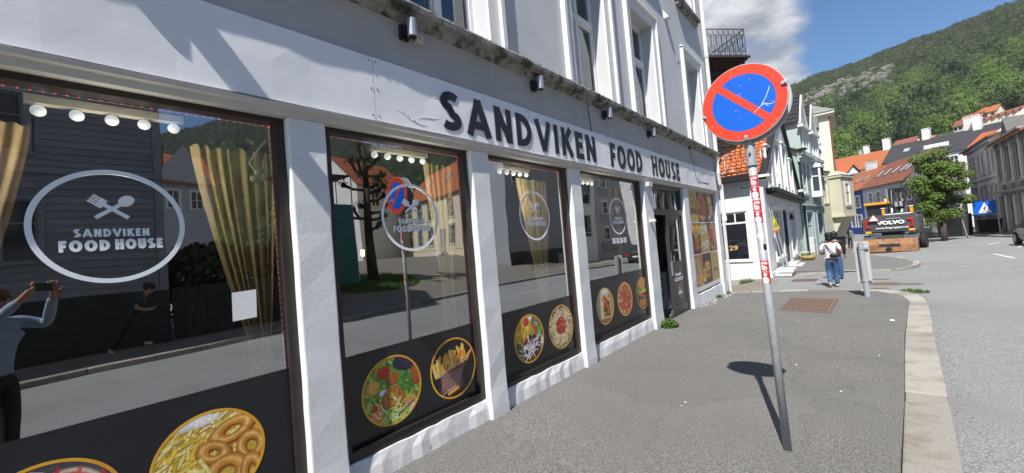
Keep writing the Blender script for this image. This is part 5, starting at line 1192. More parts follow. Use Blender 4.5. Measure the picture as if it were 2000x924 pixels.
for i in range(4):
    p, q = Cn[i], Cn[(i+1) % 4]; n = 9
    for k in range(n):
        f0, f1 = k/n, (k+1)/n
        P = [tuple(p[j]*(1-f0)+ap[j]*f0 + (.06 if j == 2 else 0) for j in range(3)), tuple(q[j]*(1-f0)+ap[j]*f0+(.06 if j == 2 else 0) for j in range(3)), tuple(q[j]*(1-f1)+ap[j]*f1 for j in range(3)), tuple(p[j]*(1-f1)+ap[j]*f1 for j in range(3))]
        b.add(P + [tuple((P[0][0], P[0][1], P[0][2]-.08)), tuple((P[1][0], P[1][1], P[1][2]-.08))], [(0,1,2,3), (4,5,1,0)])
b.build('roof', 'slate_pale', tower)
b = B(); b.path([(-0.85, 42.95, 10.4), (-0.85, 42.95, -1)], .06, 8); b.build('drainpipe', 'tile_brown', tower)
# white sheeting over scaffolding in front of the tower
b = B(); R = random.Random(6); n = 8; vs = []
for j in range(9):
    for i in range(n+1): vs.append((-1.55+R.uniform(-.1, .12), 38.9+i*.16, 6.9+j*.25+R.uniform(-.03, .03)))
b.add(vs, [(j*(n+1)+i, j*(n+1)+i+1, (j+1)*(n+1)+i+1, (j+1)*(n+1)+i) for j in range(8) for i in range(n)]); b.box(-2.2, -1.7, 38.9, 40.2, 6.9, 8.9)
b.build('scaffold_sheeting', 'paint_white', label='crumpled white sheeting wrapped round a scaffold between the teal and cream houses', cat='sheeting', smooth=False)
b = B(); b.box(-2.3, -1.5, 38.8, 40.3, 8.95, 9.8); b.build('roof_turret', 'slate_pale', tower)

# ---- row of small wooden houses closing the street
RP = lambda s: (-0.919+4.694*s, 67.626-11.776*s)
def row(s0, s1): return RP(s0), RP(s1)
U = 12.677
blue, LB = house('blue_house', 'bright blue wooden house with white windows and an orange tiled roof', 'building', *row(-0.35, 0.41), -1.6, 5.2, 7.5, 2.6, 'blue_wall', 'tile_orange', 
   [(u, u+0.95, z, z+1.35, 2, 3) for u in (4.3, 6.3, 7.9) for z in (3.05, 0.75)], rows=14, base=-0.2, group='terraced wooden houses at the end of the street')
for u in (4.7, 6.5): skylight(blue, u, 7.5, 6.8, 2.6, .35, .6)
pale, LP = house('pale_house', 'pale blue-grey wooden house with a brownish tiled roof behind the excavator', 'building', *row(0.41, 1.05), -1.2, 5.25, 3.7, 2.5, 'paleblue_wall', 'tile_brown',
   [(u, u+0.85, z, z+1.5, 2, 3) for u in (1.3, 2.9, 4.9, 6.5) for z in (3.0, 0.6)], rows=14, ridge=.8, group='terraced wooden houses at the end of the street')
for u in (0.9, 2.4, 4.0, 5.4, 6.3): skylight(pale, u, 3.7, 6.45, 2.5, .32, .6, .5, ridge=.8)
grey, LG = house('grey_house', 'dark grey wooden house with white framed windows left of the round tree', 'building', *row(1.05, 1.37), -0.6, 4.9, 2.2, 1.5, 'grey_wall', 'roof_grey',
   [(0.35, 0.95, 3.2, 4.6, 1, 3), (2.0, 3.4, 3.2, 4.6, 2, 3), (0.3, 0.9, .55, 1.9, 1, 3), (1.6, 2.15, .45, 2.1, 1, 3), (2.45, 3.0, .45, 2.1, 1, 3)], rows=10, group='terraced wooden houses at the end of the street')
lbox(grey, 'string_course', 'paleblue_wall', (-.02, LG, -.1, 0, 3.05, 3.2)); lbox(grey, 'corner_board', 'paleblue_wall', (LG-.55, LG+.02, -.06, 0, 0.2, 3.0)); lbox(grey, 'plinth', 'dark_wall', (-.02, LG+.03, -.06, 0, -1, .55))
black, LK = house('black_house', 'low blackened building with a white framed window in the shade of the tree', 'building', *row(1.37, 1.59), -0.5, 2.4, 0.5, 0.2, 'dark_wall', 'roof_dark', [(1.2, 2.3, 1.2, 2.2, 2, 1), ], rows=6)
# gardens wall and cabinets
b = B(); p, q = RP(1.60), (7.4, 52.0); b.add([(p[0], p[1], -.6), (q[0], q[1], -.6), (q[0], q[1], 1.4), (p[0], p[1], 1.4), (p[0]+.3, p[1]+.1, -.6), (q[0]+.3, q[1]+.1, -.6), (q[0]+.3, q[1]+.1, 1.4), (p[0]+.3, p[1]+.1, 1.4)], [(0,1,2,3), (7,6,5,4), (3,2,6,7), (0,3,7,4), (1,5,6,2)]); b.build('garden_wall', 'dark_wall', label='dark stone garden wall behind the parking sign', cat='wall')
# ---- roofs behind the row
big, LBg = house('orange_roofed_block', 'long white block with a large orange roof and white chimneys behind the blue house', 'building', (-8, 99.5), (4.6, 95.0), 3.0, 10.6, 8, 3.0, 'white_wall', 'tile_orange', [(u, u+.9, 8.6, 9.9, 2, 2) for u in (2, 4, 6, 8, 10)], rows=16, zdown=8)
chimney(big, 10.0, 4.2, 10.0, 11.9, .75, .7, 'win_white'); chimney(big, 12.9, 4.2, 10.0, 12.5, .95, .8, 'win_white'); chimney(big, 9.0, 4.6, 10, 11.4, .6, .6, 'paleblue_wall')
dark, LD = house('dark_roofed_block', 'long building with a dark slate roof and roof terrace behind the street', 'building', (4.7, 94.9), (17.5, 89.0), 3.0, 10.9, 8, 3.1, 'white_wall', 'roof_dark', [(u, u+.9, 8.8, 10.1, 2, 2) for u in (2, 4, 6, 8, 10)], rows=0, zdown=8)
chimney(dark, 4.3, 4.2, 10.5, 12.7, .9, .8, 'win_white'); chimney(dark, 10.2, 4.0, 10.5, 13.0, .9, .8, 'win_white'); skylight(dark, 2.0, 8, 7.9, 3.1, .4, .6, .8)
lbox(dark, 'roof_terrace', 'roof_grey', (4.6, 8.2, .6, 2.4, 8.6, 9.0)); lbox(dark, 'terrace_wall', 'win_white', (5.0, 7.9, .62, .7, 8.8, 9.6))
gr1, _ = house('grey_boarded_house', 'grey corrugated house with a brick chimney and orange side roof behind the row', 'building', (-1.5, 79), (7.0, 72.5), 0, 7.0, 6, 1.6, 'roof_grey', 'roof_grey', [(1.5, 2.5, 5.4, 6.4, 1, 1), (5.0, 6.0, 5.4, 6.4, 1, 1)], rows=10, zdown=4)
chimney(gr1, 3.4, 2.2, 7.0, 9.7, 1.0, .8, 'stone_grey')
o2, _ = house('steep_roofed_house', 'house with a small white gable under an orange roof between chimneys', 'building', (-6.0, 84), (-1.4, 80.5), 0, 7.6, 6, 2.6, 'white_wall', 'tile_bright', [(1.0, 1.8, 5.6, 6.8, 1, 2)], rows=12, zdown=4)
# ---- right side of the street
TR_ = [(u, u+0.72, z, z+h, 1, (.68,), 'stone_grey', .12, .06) for u in (1.0, 2.5, 4.6, 6.1, 8.2, 9.7) for z, h in ((4.7, 1.75), (1.6, 1.95))] + [(u, u+.6, -.1, .9, 1, 1, 'stone_grey', .08) for u in (2.5, 6.1)]
R1, L1 = house('grey_apartment_house', 'weathered grey stone apartment house with paired tall windows beside the tree', 'building', (9.0, 60.1), (8.9, 48.9), -0.5, 7.4, 9, 1.2, 'stone_grey', 'roof_grey', TR_, rows=4, ov=.45, zdown=2)
lbox(R1, 'string_course', 'stone_grey', (-.02, L1, -.1, 0, 4.7, 4.85), (-.02, L1, -.1, 0, 1.55, 1.7), (-.02, L1, -.25, 0, 7.6, 7.9)); chimney(R1, 4.5, 4.5, 8.5, 10.2, 1.1, .8, 'white_wall')
W2 = [(u, u+1.25, 3.7, 6.1, 2, (.7,), 'stone_dark', .16, .1) for u in (0.55, 2.7, 4.9, 7.0)] + [(u, u+1.2, -.3, 2.5, 2, (.75,), 'stone_dark', .16) for u in (0.6, 2.8, 5.0, 7.1)]
R2, L2 = house('dark_stone_house', 'dark pillared stone house with a steep pointed dormer and orange roof at the right edge', 'building', (8.85, 48.85), (8.75, 40.0), -0.45, 6.7, 8, 3.0, 'stone_grey', 'tile_orange', W2, rows=12, ov=.5, zdown=2)
for u in (0.25, 2.25, 4.45, 6.6, 8.5): lbox(R2, 'pilaster', 'stone_grey', (u-.2, u+.2, -.14, 0, 3.9, 7.0), (u-.25, u+.25, -.2, 0, -.6, 3.0))
lbox(R2, 'balcony_band', 'stone_dark', (-.1, L2, -.5, 0, 3.2, 3.35)); lbox(R2, 'cornice', 'stone_dark', (-.1, L2, -.55, 0, 7.0, 7.15))
for u in (1.4, 3.6, 5.8): lbox(R2, 'balustrade_panel', 'stone_dark', (u-.55, u+.55, -.2, -.02, 3.38, 3.8))
b = B(); b.add([(4.2, -.4, 7.16), (5.9, -.4, 7.16), (5.05, -.4, 8.35), (4.2, 2, 7.16), (5.9, 2, 7.16), (5.05, 2, 8.35)], [(0,1,2), (0,2,5,3), (1,4,5,2)]); b.build('dormer', 'roof_grey', R2, local=True)
b = B(); b.add([(0.02, 0, 7.4), (0.02, 4.5, 12.0), (0.02, 9.5, 12.0), (.02, 9.5, 6.9), (-.35, 0, 7.4), (-.35, 4.5, 12.0), (-.35, 9.5, 12.0), (-.35, 9.5, 6.9)], [(0,1,2,3), (7,6,5,4), (0,4,5,1), (1,5,6,2)]); b.build('party_wall', 'stone_grey', R2, local=True)
b = B(); b.add([(-.4, -.3, 7.55), (.1, -.3, 7.55), (.1, 4.5, 12.4), (-.4, 4.5, 12.4), (-.4, -.1, 7.2), (.1, -.1, 7.2), (.1, 4.6, 12.0), (-.4, 4.6, 12.0)], [(0,1,2,3), (0,4,5,1), (7,4,0,3), (1,5,6,2)]); b.build('parapet', 'win_white', R2, local=True)
br, _ = house('bright_roofed_house', 'small house with a bright orange-red gable roof behind the grey apartment house', 'building', (11.5, 74), (16.5, 70), 0, 9.3, 5, 1.6, 'white_wall', 'tile_bright', [], rows=10, zdown=4)
db, _ = house('long_dark_building', 'long low dark roofed building above the tree', 'building', (13.5, 95), (30, 84), 3, 12.7, 8, 2.0, 'roof_dark', 'roof_dark', [], zdown=8)
chimney(db, 1.0, 2.0, 10.5, 13.2, 1.6, 1.2, 'white_wall'); chimney(db, 7.5, 2.0, 10.5, 12.4, 1.6, 1.0, 'win_white')

# ---- far houses on the hillside: base at a distance, one per house
def far_house(k, x, y, z, w, d, h, rh, rot, wm, rm, lab, nw=3):
    t = thing('hillside_house', lab, 'house', (x, y, z), rot, 'houses on the hillside')
    b = B(); b.box(0, w, 0, d, -6, h); b.add([(0, 0, h), (0, d, h), (0, d/2, h+rh)], [(0, 2, 1)]); b.add([(w, 0, h), (w, d, h), (w, d/2, h+rh)], [(0, 1, 2)]); b.build('wall', wm, t, local=True)
    r = B(); gable_roof(r, w, d, h, rh, .4, 0, .25); r.build('roof', rm, t, local=True)
    for i in range(nw):
        for zz in ([h-1.9, h-4.6] if h > 6 else [h-2.0]):
            u = w*(i+.5)/nw; q = B(); q.box(u-.55, u+.55, -.08, -.005, zz, zz+1.3); q.build('window', 'far_glass', t, local=True)
    return t
def polar(px, dep, hz):
    """a point the photo shows hz metres above eye level at px columns, dep metres deep (worked out beforehand)"""
    return None
HA = (39.0, 253.0, 34.4)
HB = (57.8, 270.0, 39.9)
HX1 = (46.3, 282.6, 42.5)
HX2 = (43.2, 273.4, 40.1)
HX3 = (37.1, 267.4, 38.2)
HX4 = (63.6, 338.8, 59.7)
FH = [ # x, y, z(base), w, d, h, rh, rot, wall, roof, label
 (14.5, 233, 25.5, 7, 7, 4.2, 3.2, -.6, 'white_wall', 'tile_brown', 'low house with a pale brown gable above the dark slate roof'),
 (21.0, 238, 26.2, 6, 6, 4.0, 2.6, -.5, 'white_wall', 'tile_bright', 'tiny house with a bright orange hipped roof above the white roofline'),
 (HX1[0], HX1[1], HX1[2]-1.0, 7, 6, 3.4, 2.6, -.6, 'cream_wall', 'tile_orange', 'cream house with an orange roof standing above the terrace row'),
 (HX2[0]-3, HX2[1], HX2[2]-1.5, 5, 6, 3.0, 2.6, -.7, 'white_wall', 'tile_orange', 'white house with a steep orange gable at the left end of the terrace row'),
 (HX3[0], HX3[1], HX3[2]-2, 5, 5, 3.0, 2.4, -.7, 'white_wall', 'tile_brown', 'small white house with a brown gable furthest left below the wood'),
 (HX4[0]-4, HX4[1], HX4[2]-1.0, 11, 6, 2.6, .8, -.4, 'win_white', 'roof_dark', 'modern white villa with a flat dark roof highest on the hillside'),
 (-3.5, 215, 17.5, 7, 7, 4.6, 2.8, -.3, 'tile_brown', 'tile_brown', 'brick coloured house with twin chimneys behind the orange roofs'),
]
for k, a in enumerate(FH): far_house(k, *a)
for i in range(9):
    f = i/8; far_house(20+i, HA[0]+f*(HB[0]-HA[0])-1, HA[1]+f*(HB[1]-HA[1]), HA[2]+f*(HB[2]-HA[2])-1.2, 4.6, 6, 3.2, 1.7, -.62, 'cream_wall' if i % 3 else 'white_wall', 'tile_brown', ['leftmost', 'second', 'third', 'fourth', 'fifth', 'sixth', 'seventh', 'eighth', 'rightmost'][i] + ' house from the left in the cream terrace row on the hillside', 2)
# ---------------------------------------------------------------- no-stopping sign on its pole
PX, PY = -0.57, 3.744
sp = thing('no_stopping_sign', 'round red and blue no stopping sign with a diagonal bar on a stickered grey pole', 'road sign', (-0.545, PY, -0.02))
b = B(); b.path([(-0.543, PY, -0.06), (-0.590, PY, 2.33)], [0.0305, 0.0300], 24); b.build('pole', 'galvanised', sp, smooth=True)
b = B(); b.path([(-0.589, PY, 2.255), (-0.592, PY, 2.44)], [0.037, 0.037], 24); b.lathe([(0.042, 2.247), (0.042, 2.262)], 20, (-0.589, PY, 0)); b.build('pole_collar', 'galvanised', sp, smooth=False)
b = B(); b.lathe([(0.010, -0.012), (0.010, 0)], 8, (-0.590, PY-0.036, 2.34), 'y'); b.build('bolt', 'iron_rust', sp)
SC = (-0.598, 2.752)
b = B(); b.lathe([(0.304, -0.003), (0.306, 0.006), (0.300, 0.008)], 72, (SC[0], PY-0.062, SC[1]), 'y'); b.lathe([(0.01, 0.008), (0.01, 0.02)], 8, (SC[0], PY-0.062, SC[1]), 'y'); b.build('sign_plate', 'sign_back', sp)
b = B(); b.lathe([(0.306, 0.0), (0.312, 0.004), (0.312, 0.018), (0.306, 0.02)], 72, (SC[0]+0.004, PY+0.045, SC[1]-0.004), 'y'); b.build('rear_plate', 'sign_back', sp)
fy = PY-0.0665
def sfn(u, v, d): return (SC[0]+u, fy-d, SC[1]+v)
b = B(); n = 72
b.v = [sfn(r*math.cos(2*PI*i/n), r*math.sin(2*PI*i/n), 0) for r in (0.2995, 0.225) for i in range(n)]; b.f = [(i, (i+1) % n, n+(i+1) % n, n+i) for i in range(n)]
hw = 0.027
for s_ in (1, -1): pass
c45 = math.sqrt(.5); q = [(-0.2252*c45-hw*c45, 0.2252*c45-hw*c45), (-0.2252*c45+hw*c45, 0.2252*c45+hw*c45), (0.2252*c45+hw*c45, -0.2252*c45+hw*c45), (0.2252*c45-hw*c45, -0.2252*c45-hw*c45)]
b.add([sfn(u, v, 0.0002) for u, v in q], [(0, 1, 2, 3)]); b.build('red_face', 'sign_red', sp)
for s_ in (1, -1):
    a0 = math.asin(hw/0.225); pts = []
    for i in range(29):
        t = a0 + (PI-2*a0)*i/28; pts.append((0.225*math.cos(t), 0.225*math.sin(t)))
    rot = -PI/4 if s_ > 0 else PI*3/4
    b = B(); b.v = [sfn(u*math.cos(rot)-v*math.sin(rot), u*math.sin(rot)+v*math.cos(rot), 0.0001) for u, v in pts]; b.f = [tuple(range(len(pts)))]; b.build('blue_field', 'sign_blue', sp)
def sclip(u, v, w, h, nm='clip'):
    b = B(); b.cbox(sfn(u, v, 0.006), (w, 0.016, h)); b.lathe([(0.006, -0.014), (0.006, -0.004)], 8, sfn(u, v, 0.006), 'y'); b.build(nm, 'galvanised', sp, bevel=0.003)
sclip(-0.292, -0.045, 0.03, 0.022); sclip(0.288, 0.07, 0.045, 0.026); sclip(0.0, -0.283, 0.024, 0.036)
b = B()
for pts in ([(0.07, -0.10), (0.12, -0.06), (0.16, 0.0), (0.19, 0.075)], [(0.12, -0.06), (0.15, -0.05), (0.19, -0.065), (0.21, -0.05)], [(0.13, -0.035), (0.17, -0.075)]): 
    for p, q in zip(pts[:-1], pts[1:]): stroke(b, [p, q], 0.0032, sfn, 0.0002, 0.0006)
R = random.Random(3)
for _ in range(26):
    a = R.uniform(0, 6.28); r = 0.29*math.sqrt(R.random()); u, v = r*math.cos(a), r*math.sin(a); stroke(b, [(u, v), (u+R.uniform(-.008, .008), v+R.uniform(-.008, .008))], 0.0022, sfn, 0.0002, 0.0006)
b.build('scratch', 'vinyl_white', sp, kind='stuff')
# stickers wrapped round the pole
def sticker_img():
    c = Cv(128, 72, bg=(0.58, 0.02, 0.045))
    for k in range(4): c.cap(0.22+0.17*k, 0.84, 0.22+0.17*k, 0.93, 0.035, (0.85, 0.80, 0.80), 0); c.cap(0.22+0.17*k, 0.88+.04*(k % 2), 0.33+0.17*min(k, 3)-.02, 0.88, 0.03, (0.85, 0.80, 0.80), 0)
    c.ell(0.50, 0.66, 0.28, 0.11, (0.80, 0.76, 0.76), 0, .08, .1); c.ell(0.35, 0.76, 0.12, 0.06, (0.8, .76, .76), 0, .1, .1); c.ell(0.42, 0.68, 0.05, 0.02, (0.5, .02, .04)); c.ell(0.62, 0.66, 0.05, 0.02, (0.5, .02, .04)); c.ell(0.5, 0.60, 0.14, 0.012, (0.5, .02, .04))
    c.cap(0.1, 0.5, 0.9, 0.5, 0.012, (0.85, .8, .8), 0)
    c.ell(0.52, 0.38, 0.16, 0.085, (0.80, 0.75, 0.75), 0, .08, .1); c.ell(0.5, 0.13, 0.34, 0.15, (0.82, 0.80, 0.80), 0, .08, .05); c.ell(0.45, 0.10, 0.1, 0.01, (0.4, .1, .1)); c.ell(0.12, 0.1, 0.1, 0.12, (0.58, 0.02, 0.045)); c.ell(0.9, 0.1, 0.1, 0.12, (0.58, 0.02, 0.045)); return c
image_mat('sticker_print', sticker_img(), 0.5)
def sticker(z0, z1, lab, m='sticker_print', a0=-170, a1=-20, r=0.0312):
    b = B(); n = 14; vs = []; uv = []
    for j, z in enumerate((z0, z1)):
        cx = -0.543 - 0.0197*z
        for i in range(n+1): t = math.radians(a0+(a1-a0)*i/n); vs.append((cx+r*math.cos(t), PY+r*math.sin(t), z)); uv.append((i/n, j))
    b.add(vs, [(i, i+1, n+2+i, n+1+i) for i in range(n)]); return b.build('sticker', m, sp, uv=uv, label=lab)
sticker(1.985, 2.165, 'uppermost red and white sticker'); sticker(1.785, 1.965, 'second red and white sticker'); sticker(1.30, 1.48, 'lowest red and white sticker')
sticker(1.66, 1.70, 'torn white label', 'paint_white', -150, -50); sticker(1.565, 1.61, 'small black label', 'iron_black', -70, -15); sticker(1.53, 1.56, 'faded grey label', 'beam_grey', -160, -100)

# ---------------------------------------------------------------- covers, litter and weeds on the pavement
mh = thing('service_cover', 'large rectangular rusty iron service cover with ornamental arcs in the pavement', 'manhole cover', (-0.93, 10.95, -0.08))
def hz(x, y, d): return (x, y, hs(x, y)+0.004+d)
q = [(-1.35, 10.05), (-0.49, 9.83), (-0.42, 12.0), (-1.36, 12.13)]
def mp(u, v, d):
    a = [(q[0][k]*(1-u)+q[1][k]*u)*(1-v) + (q[3][k]*(1-u)+q[2][k]*u)*v for k in (0, 1)]; return hz(a[0], a[1], d)
b = B(); 
for i in range(6):
    b.add([mp(0, i/6, 0), mp(1, i/6, 0), mp(1, (i+1)/6, 0), mp(0, (i+1)/6, 0)], [(0, 1, 2, 3)])
b.build('cover_plate', 'iron_rust', mh)
mat('iron_worn', (0.30, 0.215, 0.165), 0.5, 0.25, 30, metal=0.3)
b = B()
for e in (0.012, 0.045, 0.16): stroke(b, [(e, e*.6), (1-e, e*.6), (1-e, 1-e*.6), (e, 1-e*.6), (e, e*.6)], 0.012, mp, 0, 0.006, True)
b.build('rim', 'iron_worn', mh)
b = B()
for r in range(3):
    for k in range(5):
        cx = 0.22+0.14*k; cy = 0.18+0.25*r
        for rad in (0.055, 0.085, 0.115): stroke(b, [(cx+rad*math.cos(t)*.75, cy+rad*math.sin(t)*1.1) for t in [PI*i/8 for i in range(9)]], 0.011, mp, 0, 0.005)
for k in range(24): stroke(b, [(0.91, 0.06+k*.038), (0.95, 0.07+k*.038)], 0.014, mp, 0, 0.005)
b.build('relief', 'iron_worn', mh, kind='stuff')
def round_cover(x, y, rx, ry, lab):
    z = gr(x, y)+0.006; t = thing('manhole_cover', lab, 'manhole cover', (x, y, z))
    b = B(); n = 32; b.v = [(rx*math.cos(2*PI*i/n), ry*math.sin(2*PI*i/n), 0.002) for i in range(n)]; b.f = [tuple(range(n))]; b.build('plate', 'iron_rust', t, local=True)
    b = B(); 
    for s_ in (1.0, .8): stroke(b, [(rx*s_*math.cos(2*PI*i/n), ry*s_*math.sin(2*PI*i/n)) for i in range(n+1)], .03, lambda u, v, d: (u, v, d), 0.002, .008, True)
    for i in range(-4, 5):
        for j in range(-4, 5):
            if i*i+j*j < 18: b.cbox((i*rx*.16, j*ry*.16, .005), (rx*.09, ry*.09, .006))
    b.build('relief', 'iron_worn', t, local=True, kind='stuff')
round_cover(0.50, 15.6, 0.36, 0.36, 'round iron manhole cover in the side street just beyond the leaning post'); round_cover(1.07, 15.5, 0.22, 0.10, 'small oval iron cover in the road right of the round manhole'); round_cover(0.47, 17.0, 0.22, 0.12, 'small iron cover beyond the round manhole'); round_cover(0.35, 14.5, .2, .08, 'thin iron cover strip before the round manhole')
z = gr(-1.5, 16.9)+.012; b = B(); b.add([(-1.82, 16.5, z), (-1.15, 16.6, z), (-1.1, 17.35, z-.005), (-1.78, 17.25, z-.005)], [(0,1,2,3)]); b.build('drain_plate', 'iron_rust', label='flat rusty drain plate set in the side street left of the woman', cat='drain cover', keep=True)
b = B(); R = random.Random(41)
for x, y in [(0.35, 9.35), (0.1, 6.9), (-0.25, 5.3), (-0.7, 6.1), (-1.1, 8.1), (0.2, 4.7), (-1.5, 4.2)]+[(R.uniform(-2.6, 0.3), R.uniform(2, 12)) for _ in range(5)]:
    r = R.uniform(.006, .012) if y != 9.35 else .035; z = hs(x, y); b.ball((x, y, z+.003), r, 7, 4, (1, 1.4, .3))
b.build('litter', 'paint_white', label='white chewing gum spots and scraps scattered over the pavement', cat='litter', kind='stuff')
def weed(x, y, r, n, lab, z=None, h=.16, seed=1):
    R = random.Random(seed); b = B(); z0 = hs(x, y) if z is None else z
    for _ in range(n):
        a = R.uniform(0, 6.28); q = r*math.sqrt(R.random()); px, py = x+q*math.cos(a), y+q*math.sin(a)*1.3; hh = h*(0.4+R.random()*.8)*(1-q/r*.5)
        for k in range(3):
            t = R.uniform(0, 6.28); l = R.uniform(.02, .055); w = l*.45; z = z0+hh*(k+1)/3; dx, dy = math.cos(t), math.sin(t)
            b.add([(px, py, z), (px+dx*l*.5-dy*w, py+dy*l*.5+dx*w, z+.01), (px+dx*l, py+dy*l, z-.012), (px+dx*l*.5+dy*w, py+dy*l*.5-dx*w, z+.01)], [(0,1,2,3)])
        b.add([(px-.002, py, z0), (px+.002, py, z0), (px, py, z0+hh)], [(0,1,2)])
    return b.build('weeds', 'weed', label=lab, cat='plant', kind=None, group='weeds in the cracks')
weed(-2.88, 7.80, .16, 170, 'bright green weed growing at the foot of the pillar left of the door', seed=2, h=.16); weed(-3.0, 12.0, .15, 60, 'thin weeds and grass in front of the poster wall plinth', seed=3, h=.08); weed(-3.35, 17.75, .28, 160, 'green weeds along the foot of the cafe side wall', z=gr(-3.35, 17.75), seed=4, h=.2)
weed(0.95, 13.75, .28, 120, 'grass growing at the outer curve of the kerb', z=gr(.9, 13.7)-.0, seed=5, h=.06)
b = B(); R = random.Random(8)
for _ in range(90):
    x, y = R.uniform(-3.02, -2.78), R.uniform(10.2, 13.2); b.ball((x, y, hs(x, y)), R.uniform(.006, .022), 5, 3, (1, 1, .6))
b.build('rubble', 'beam_grey', label='crumbs of plaster and grit along the foot of the poster wall', cat='rubble', kind='stuff')
for y, lab in ((8.0, 'small rounded stone at the foot of the door pillar'), (12.95, 'rounded brown stone at the shop corner')):
    b = B(); b.ball((-2.93, y-.05, hs(-2.9, y)+.035), .055, 9, 6, (1, 1.2, .8)); b.build('stone', 'iron_rust', label=lab, cat='stone')
# cobbled apron of the side street
mat('cobble', (0.24, 0.215, 0.18), 0.9, 0.25, 14, bump=.5, bs=30, obj=.2)
cz = lambda x, y: gr(x, y)
b = B(); R = random.Random(15); y = 13.35
while y < 17.9:
    x = -9.0 + R.random()*.1
    while x < -2.25 + 0.35*sst(16, 18, y)*(-1):
        w = R.uniform(.11, .17); g = .012; e = R.uniform(-.008, .01); P = [(x+g, y+g), (x+w-g, y+g), (x+w-g, y+.14-g), (x+g, y+.14-g)]
        b.add([(p[0], p[1], cz(*p)-.03) for p in P] + [(p[0]*.86+.14*(x+w/2), p[1]*.86+.14*(y+.07), cz(*p)+.018+e) for p in P], [(4,5,6,7), (0,1,5,4), (1,2,6,5), (2,3,7,6), (3,0,4,7)])
        x += w
    y += .14
b.build('cobbles', 'cobble', keep=True, kind='stuff', label='worn cobbles at the mouth of the side street between the shop and the cafe', cat='cobbles')
# second pavement beyond the side street
K2 = [(-2.3, 18.7), (-1.4, 19.7), (-0.5, 20.2), (0.3, 19.95), (0.9, 20.1), (1.35, 20.7), (1.6, 21.8), (1.68, 23.3), (1.5, 25.5), (1.2, 27.4), (0.7, 29.2), (0.1, 31), (-.25, 33.5), (-.3, 40), (-0.2, 50), (-.2, 62)]
def h2(x, y): return gr(max(x, -2.55), max(y, 18.0)) + 0.02 + 0.09*sst(18.8, 21.5, y)
k2 = resample(K2, 0.5)
F2 = [(-2.62 + (0.9*sst(31, 39, p[1])) + 1.1*sst(39, 44, p[1]) - 1.2*sst(44, 50, p[1]), max(18.0, p[1] if i else 18.0)) for i, p in enumerate(k2)]
loft('far_pavement', F2, k2, h2, 'asphalt_light', n=8, kind='structure')
kerb2 = thing('far_kerb', None, None, (0, 0, 0), kind='structure')
for i in range(0, len(k2)-2, 2):
    a, c = k2[i], k2[i+2]; d = Vector((c[0]-a[0], c[1]-a[1])).normalized(); nn = Vector((d.y, -d.x))*.2
    kerb_stone(kerb2, a, c, (a[0]+nn.x, a[1]+nn.y), (c[0]+nn.x, c[1]+nn.y), 0, zf=h2)
# opposite pavement
K3 = [(5.75, -14), (5.72, 1.5), (6.2, 4.5), (6.2, 6), (6.9, 9), (7.9, 13.5), (8.1, 18), (8.2, 22), (8.1, 26), (8.15, 33), (8.0, 38), (7.2, 44), (7.1, 50), (6.0, 56)]
k3 = resample(K3, 1.0)
def h3(x, y): return gr(min(x, 9.5), y)+0.11
F3 = [(9.7 if p[1] > 5 else 8.1 + 1.6*sst(2, 5, p[1]), p[1]) for p in k3]
loft('opposite_pavement', k3, F3, h3, 'asphalt_light', n=4, kind='structure')
kerb3 = thing('opposite_kerb', None, None, (0, 0, 0), kind='structure')
for a, c in zip(k3[:-1], k3[1:]): kerb_stone(kerb3, (a[0]+.25, a[1]), (c[0]+.25, c[1]), a, c, 0, zf=h3)
sheet('square', frange(9.6, 34, .8), frange(5, 27, .8), gr, 'cobble', dz=.03, kind='structure')
b = B()
for x0, y0, x1, y1, w in ((5.6, 34.6, 6.3, 36.2, .14), (5.9, 30.6, 6.6, 33.0, .14), (3.3, 47.0, 9.0, 44.2, .35), (1.0, 38.0, 4.5, 46.5, .12), (4.4, 12, 4.4, 15, .12), (4.4, 18, 4.4, 21, .12), (4.5, 24, 4.5, 27, .12)):
    d = Vector((x1-x0, y1-y0)); L = d.length; d.normalize(); n_ = Vector((-d.y, d.x))*w/2; k = max(2, int(L/1.0))
    for i in range(k):
        p, q = Vector((x0, y0))+d*L*i/k, Vector((x0, y0))+d*L*(i+1)/k
        b.add([(v.x, v.y, gr(v.x, v.y)+.008) for v in (p+n_, p-n_, q-n_, q+n_)], [(0, 1, 2, 3)])
b.build('road_marking', 'road_paint', keep=True, kind='structure')

# ---------------------------------------------------------------- leaning post with a folded sign board
bp_ = thing('leaning_post', 'grey steel post at the kerb corner with a pale board clamped edge-on behind it', 'post', (0.087, 12.55, hs(0.087, 12.55)))
z0 = hs(.09, 12.55); b = B(); b.path([(0.095, 12.55, z0-.05), (0.062, 12.55, z0+1.27)], .058, 20); b.lathe([(.02, z0+1.27), (.03, z0+1.29)], 12, (.062, 12.55, 0)); b.build('tube', 'galvanised', bp_, smooth=False)
b = B(); Mx = Matrix.Rotation(math.radians(3), 3, 'Z'); b.cbox((0.075, 12.66, z0+.80), (0.27, .018, .98), Mx); b.build('board', 'sign_back', bp_, bevel=.004)
for z in (z0+.36, z0+1.12): b = B(); b.lathe([(.07, z), (.07, z+.04)], 14, (.08, 12.55, 0)); b.box(.0, .2, 12.60, 12.68, z, z+.04); b.build('clamp', 'galvanised', bp_)
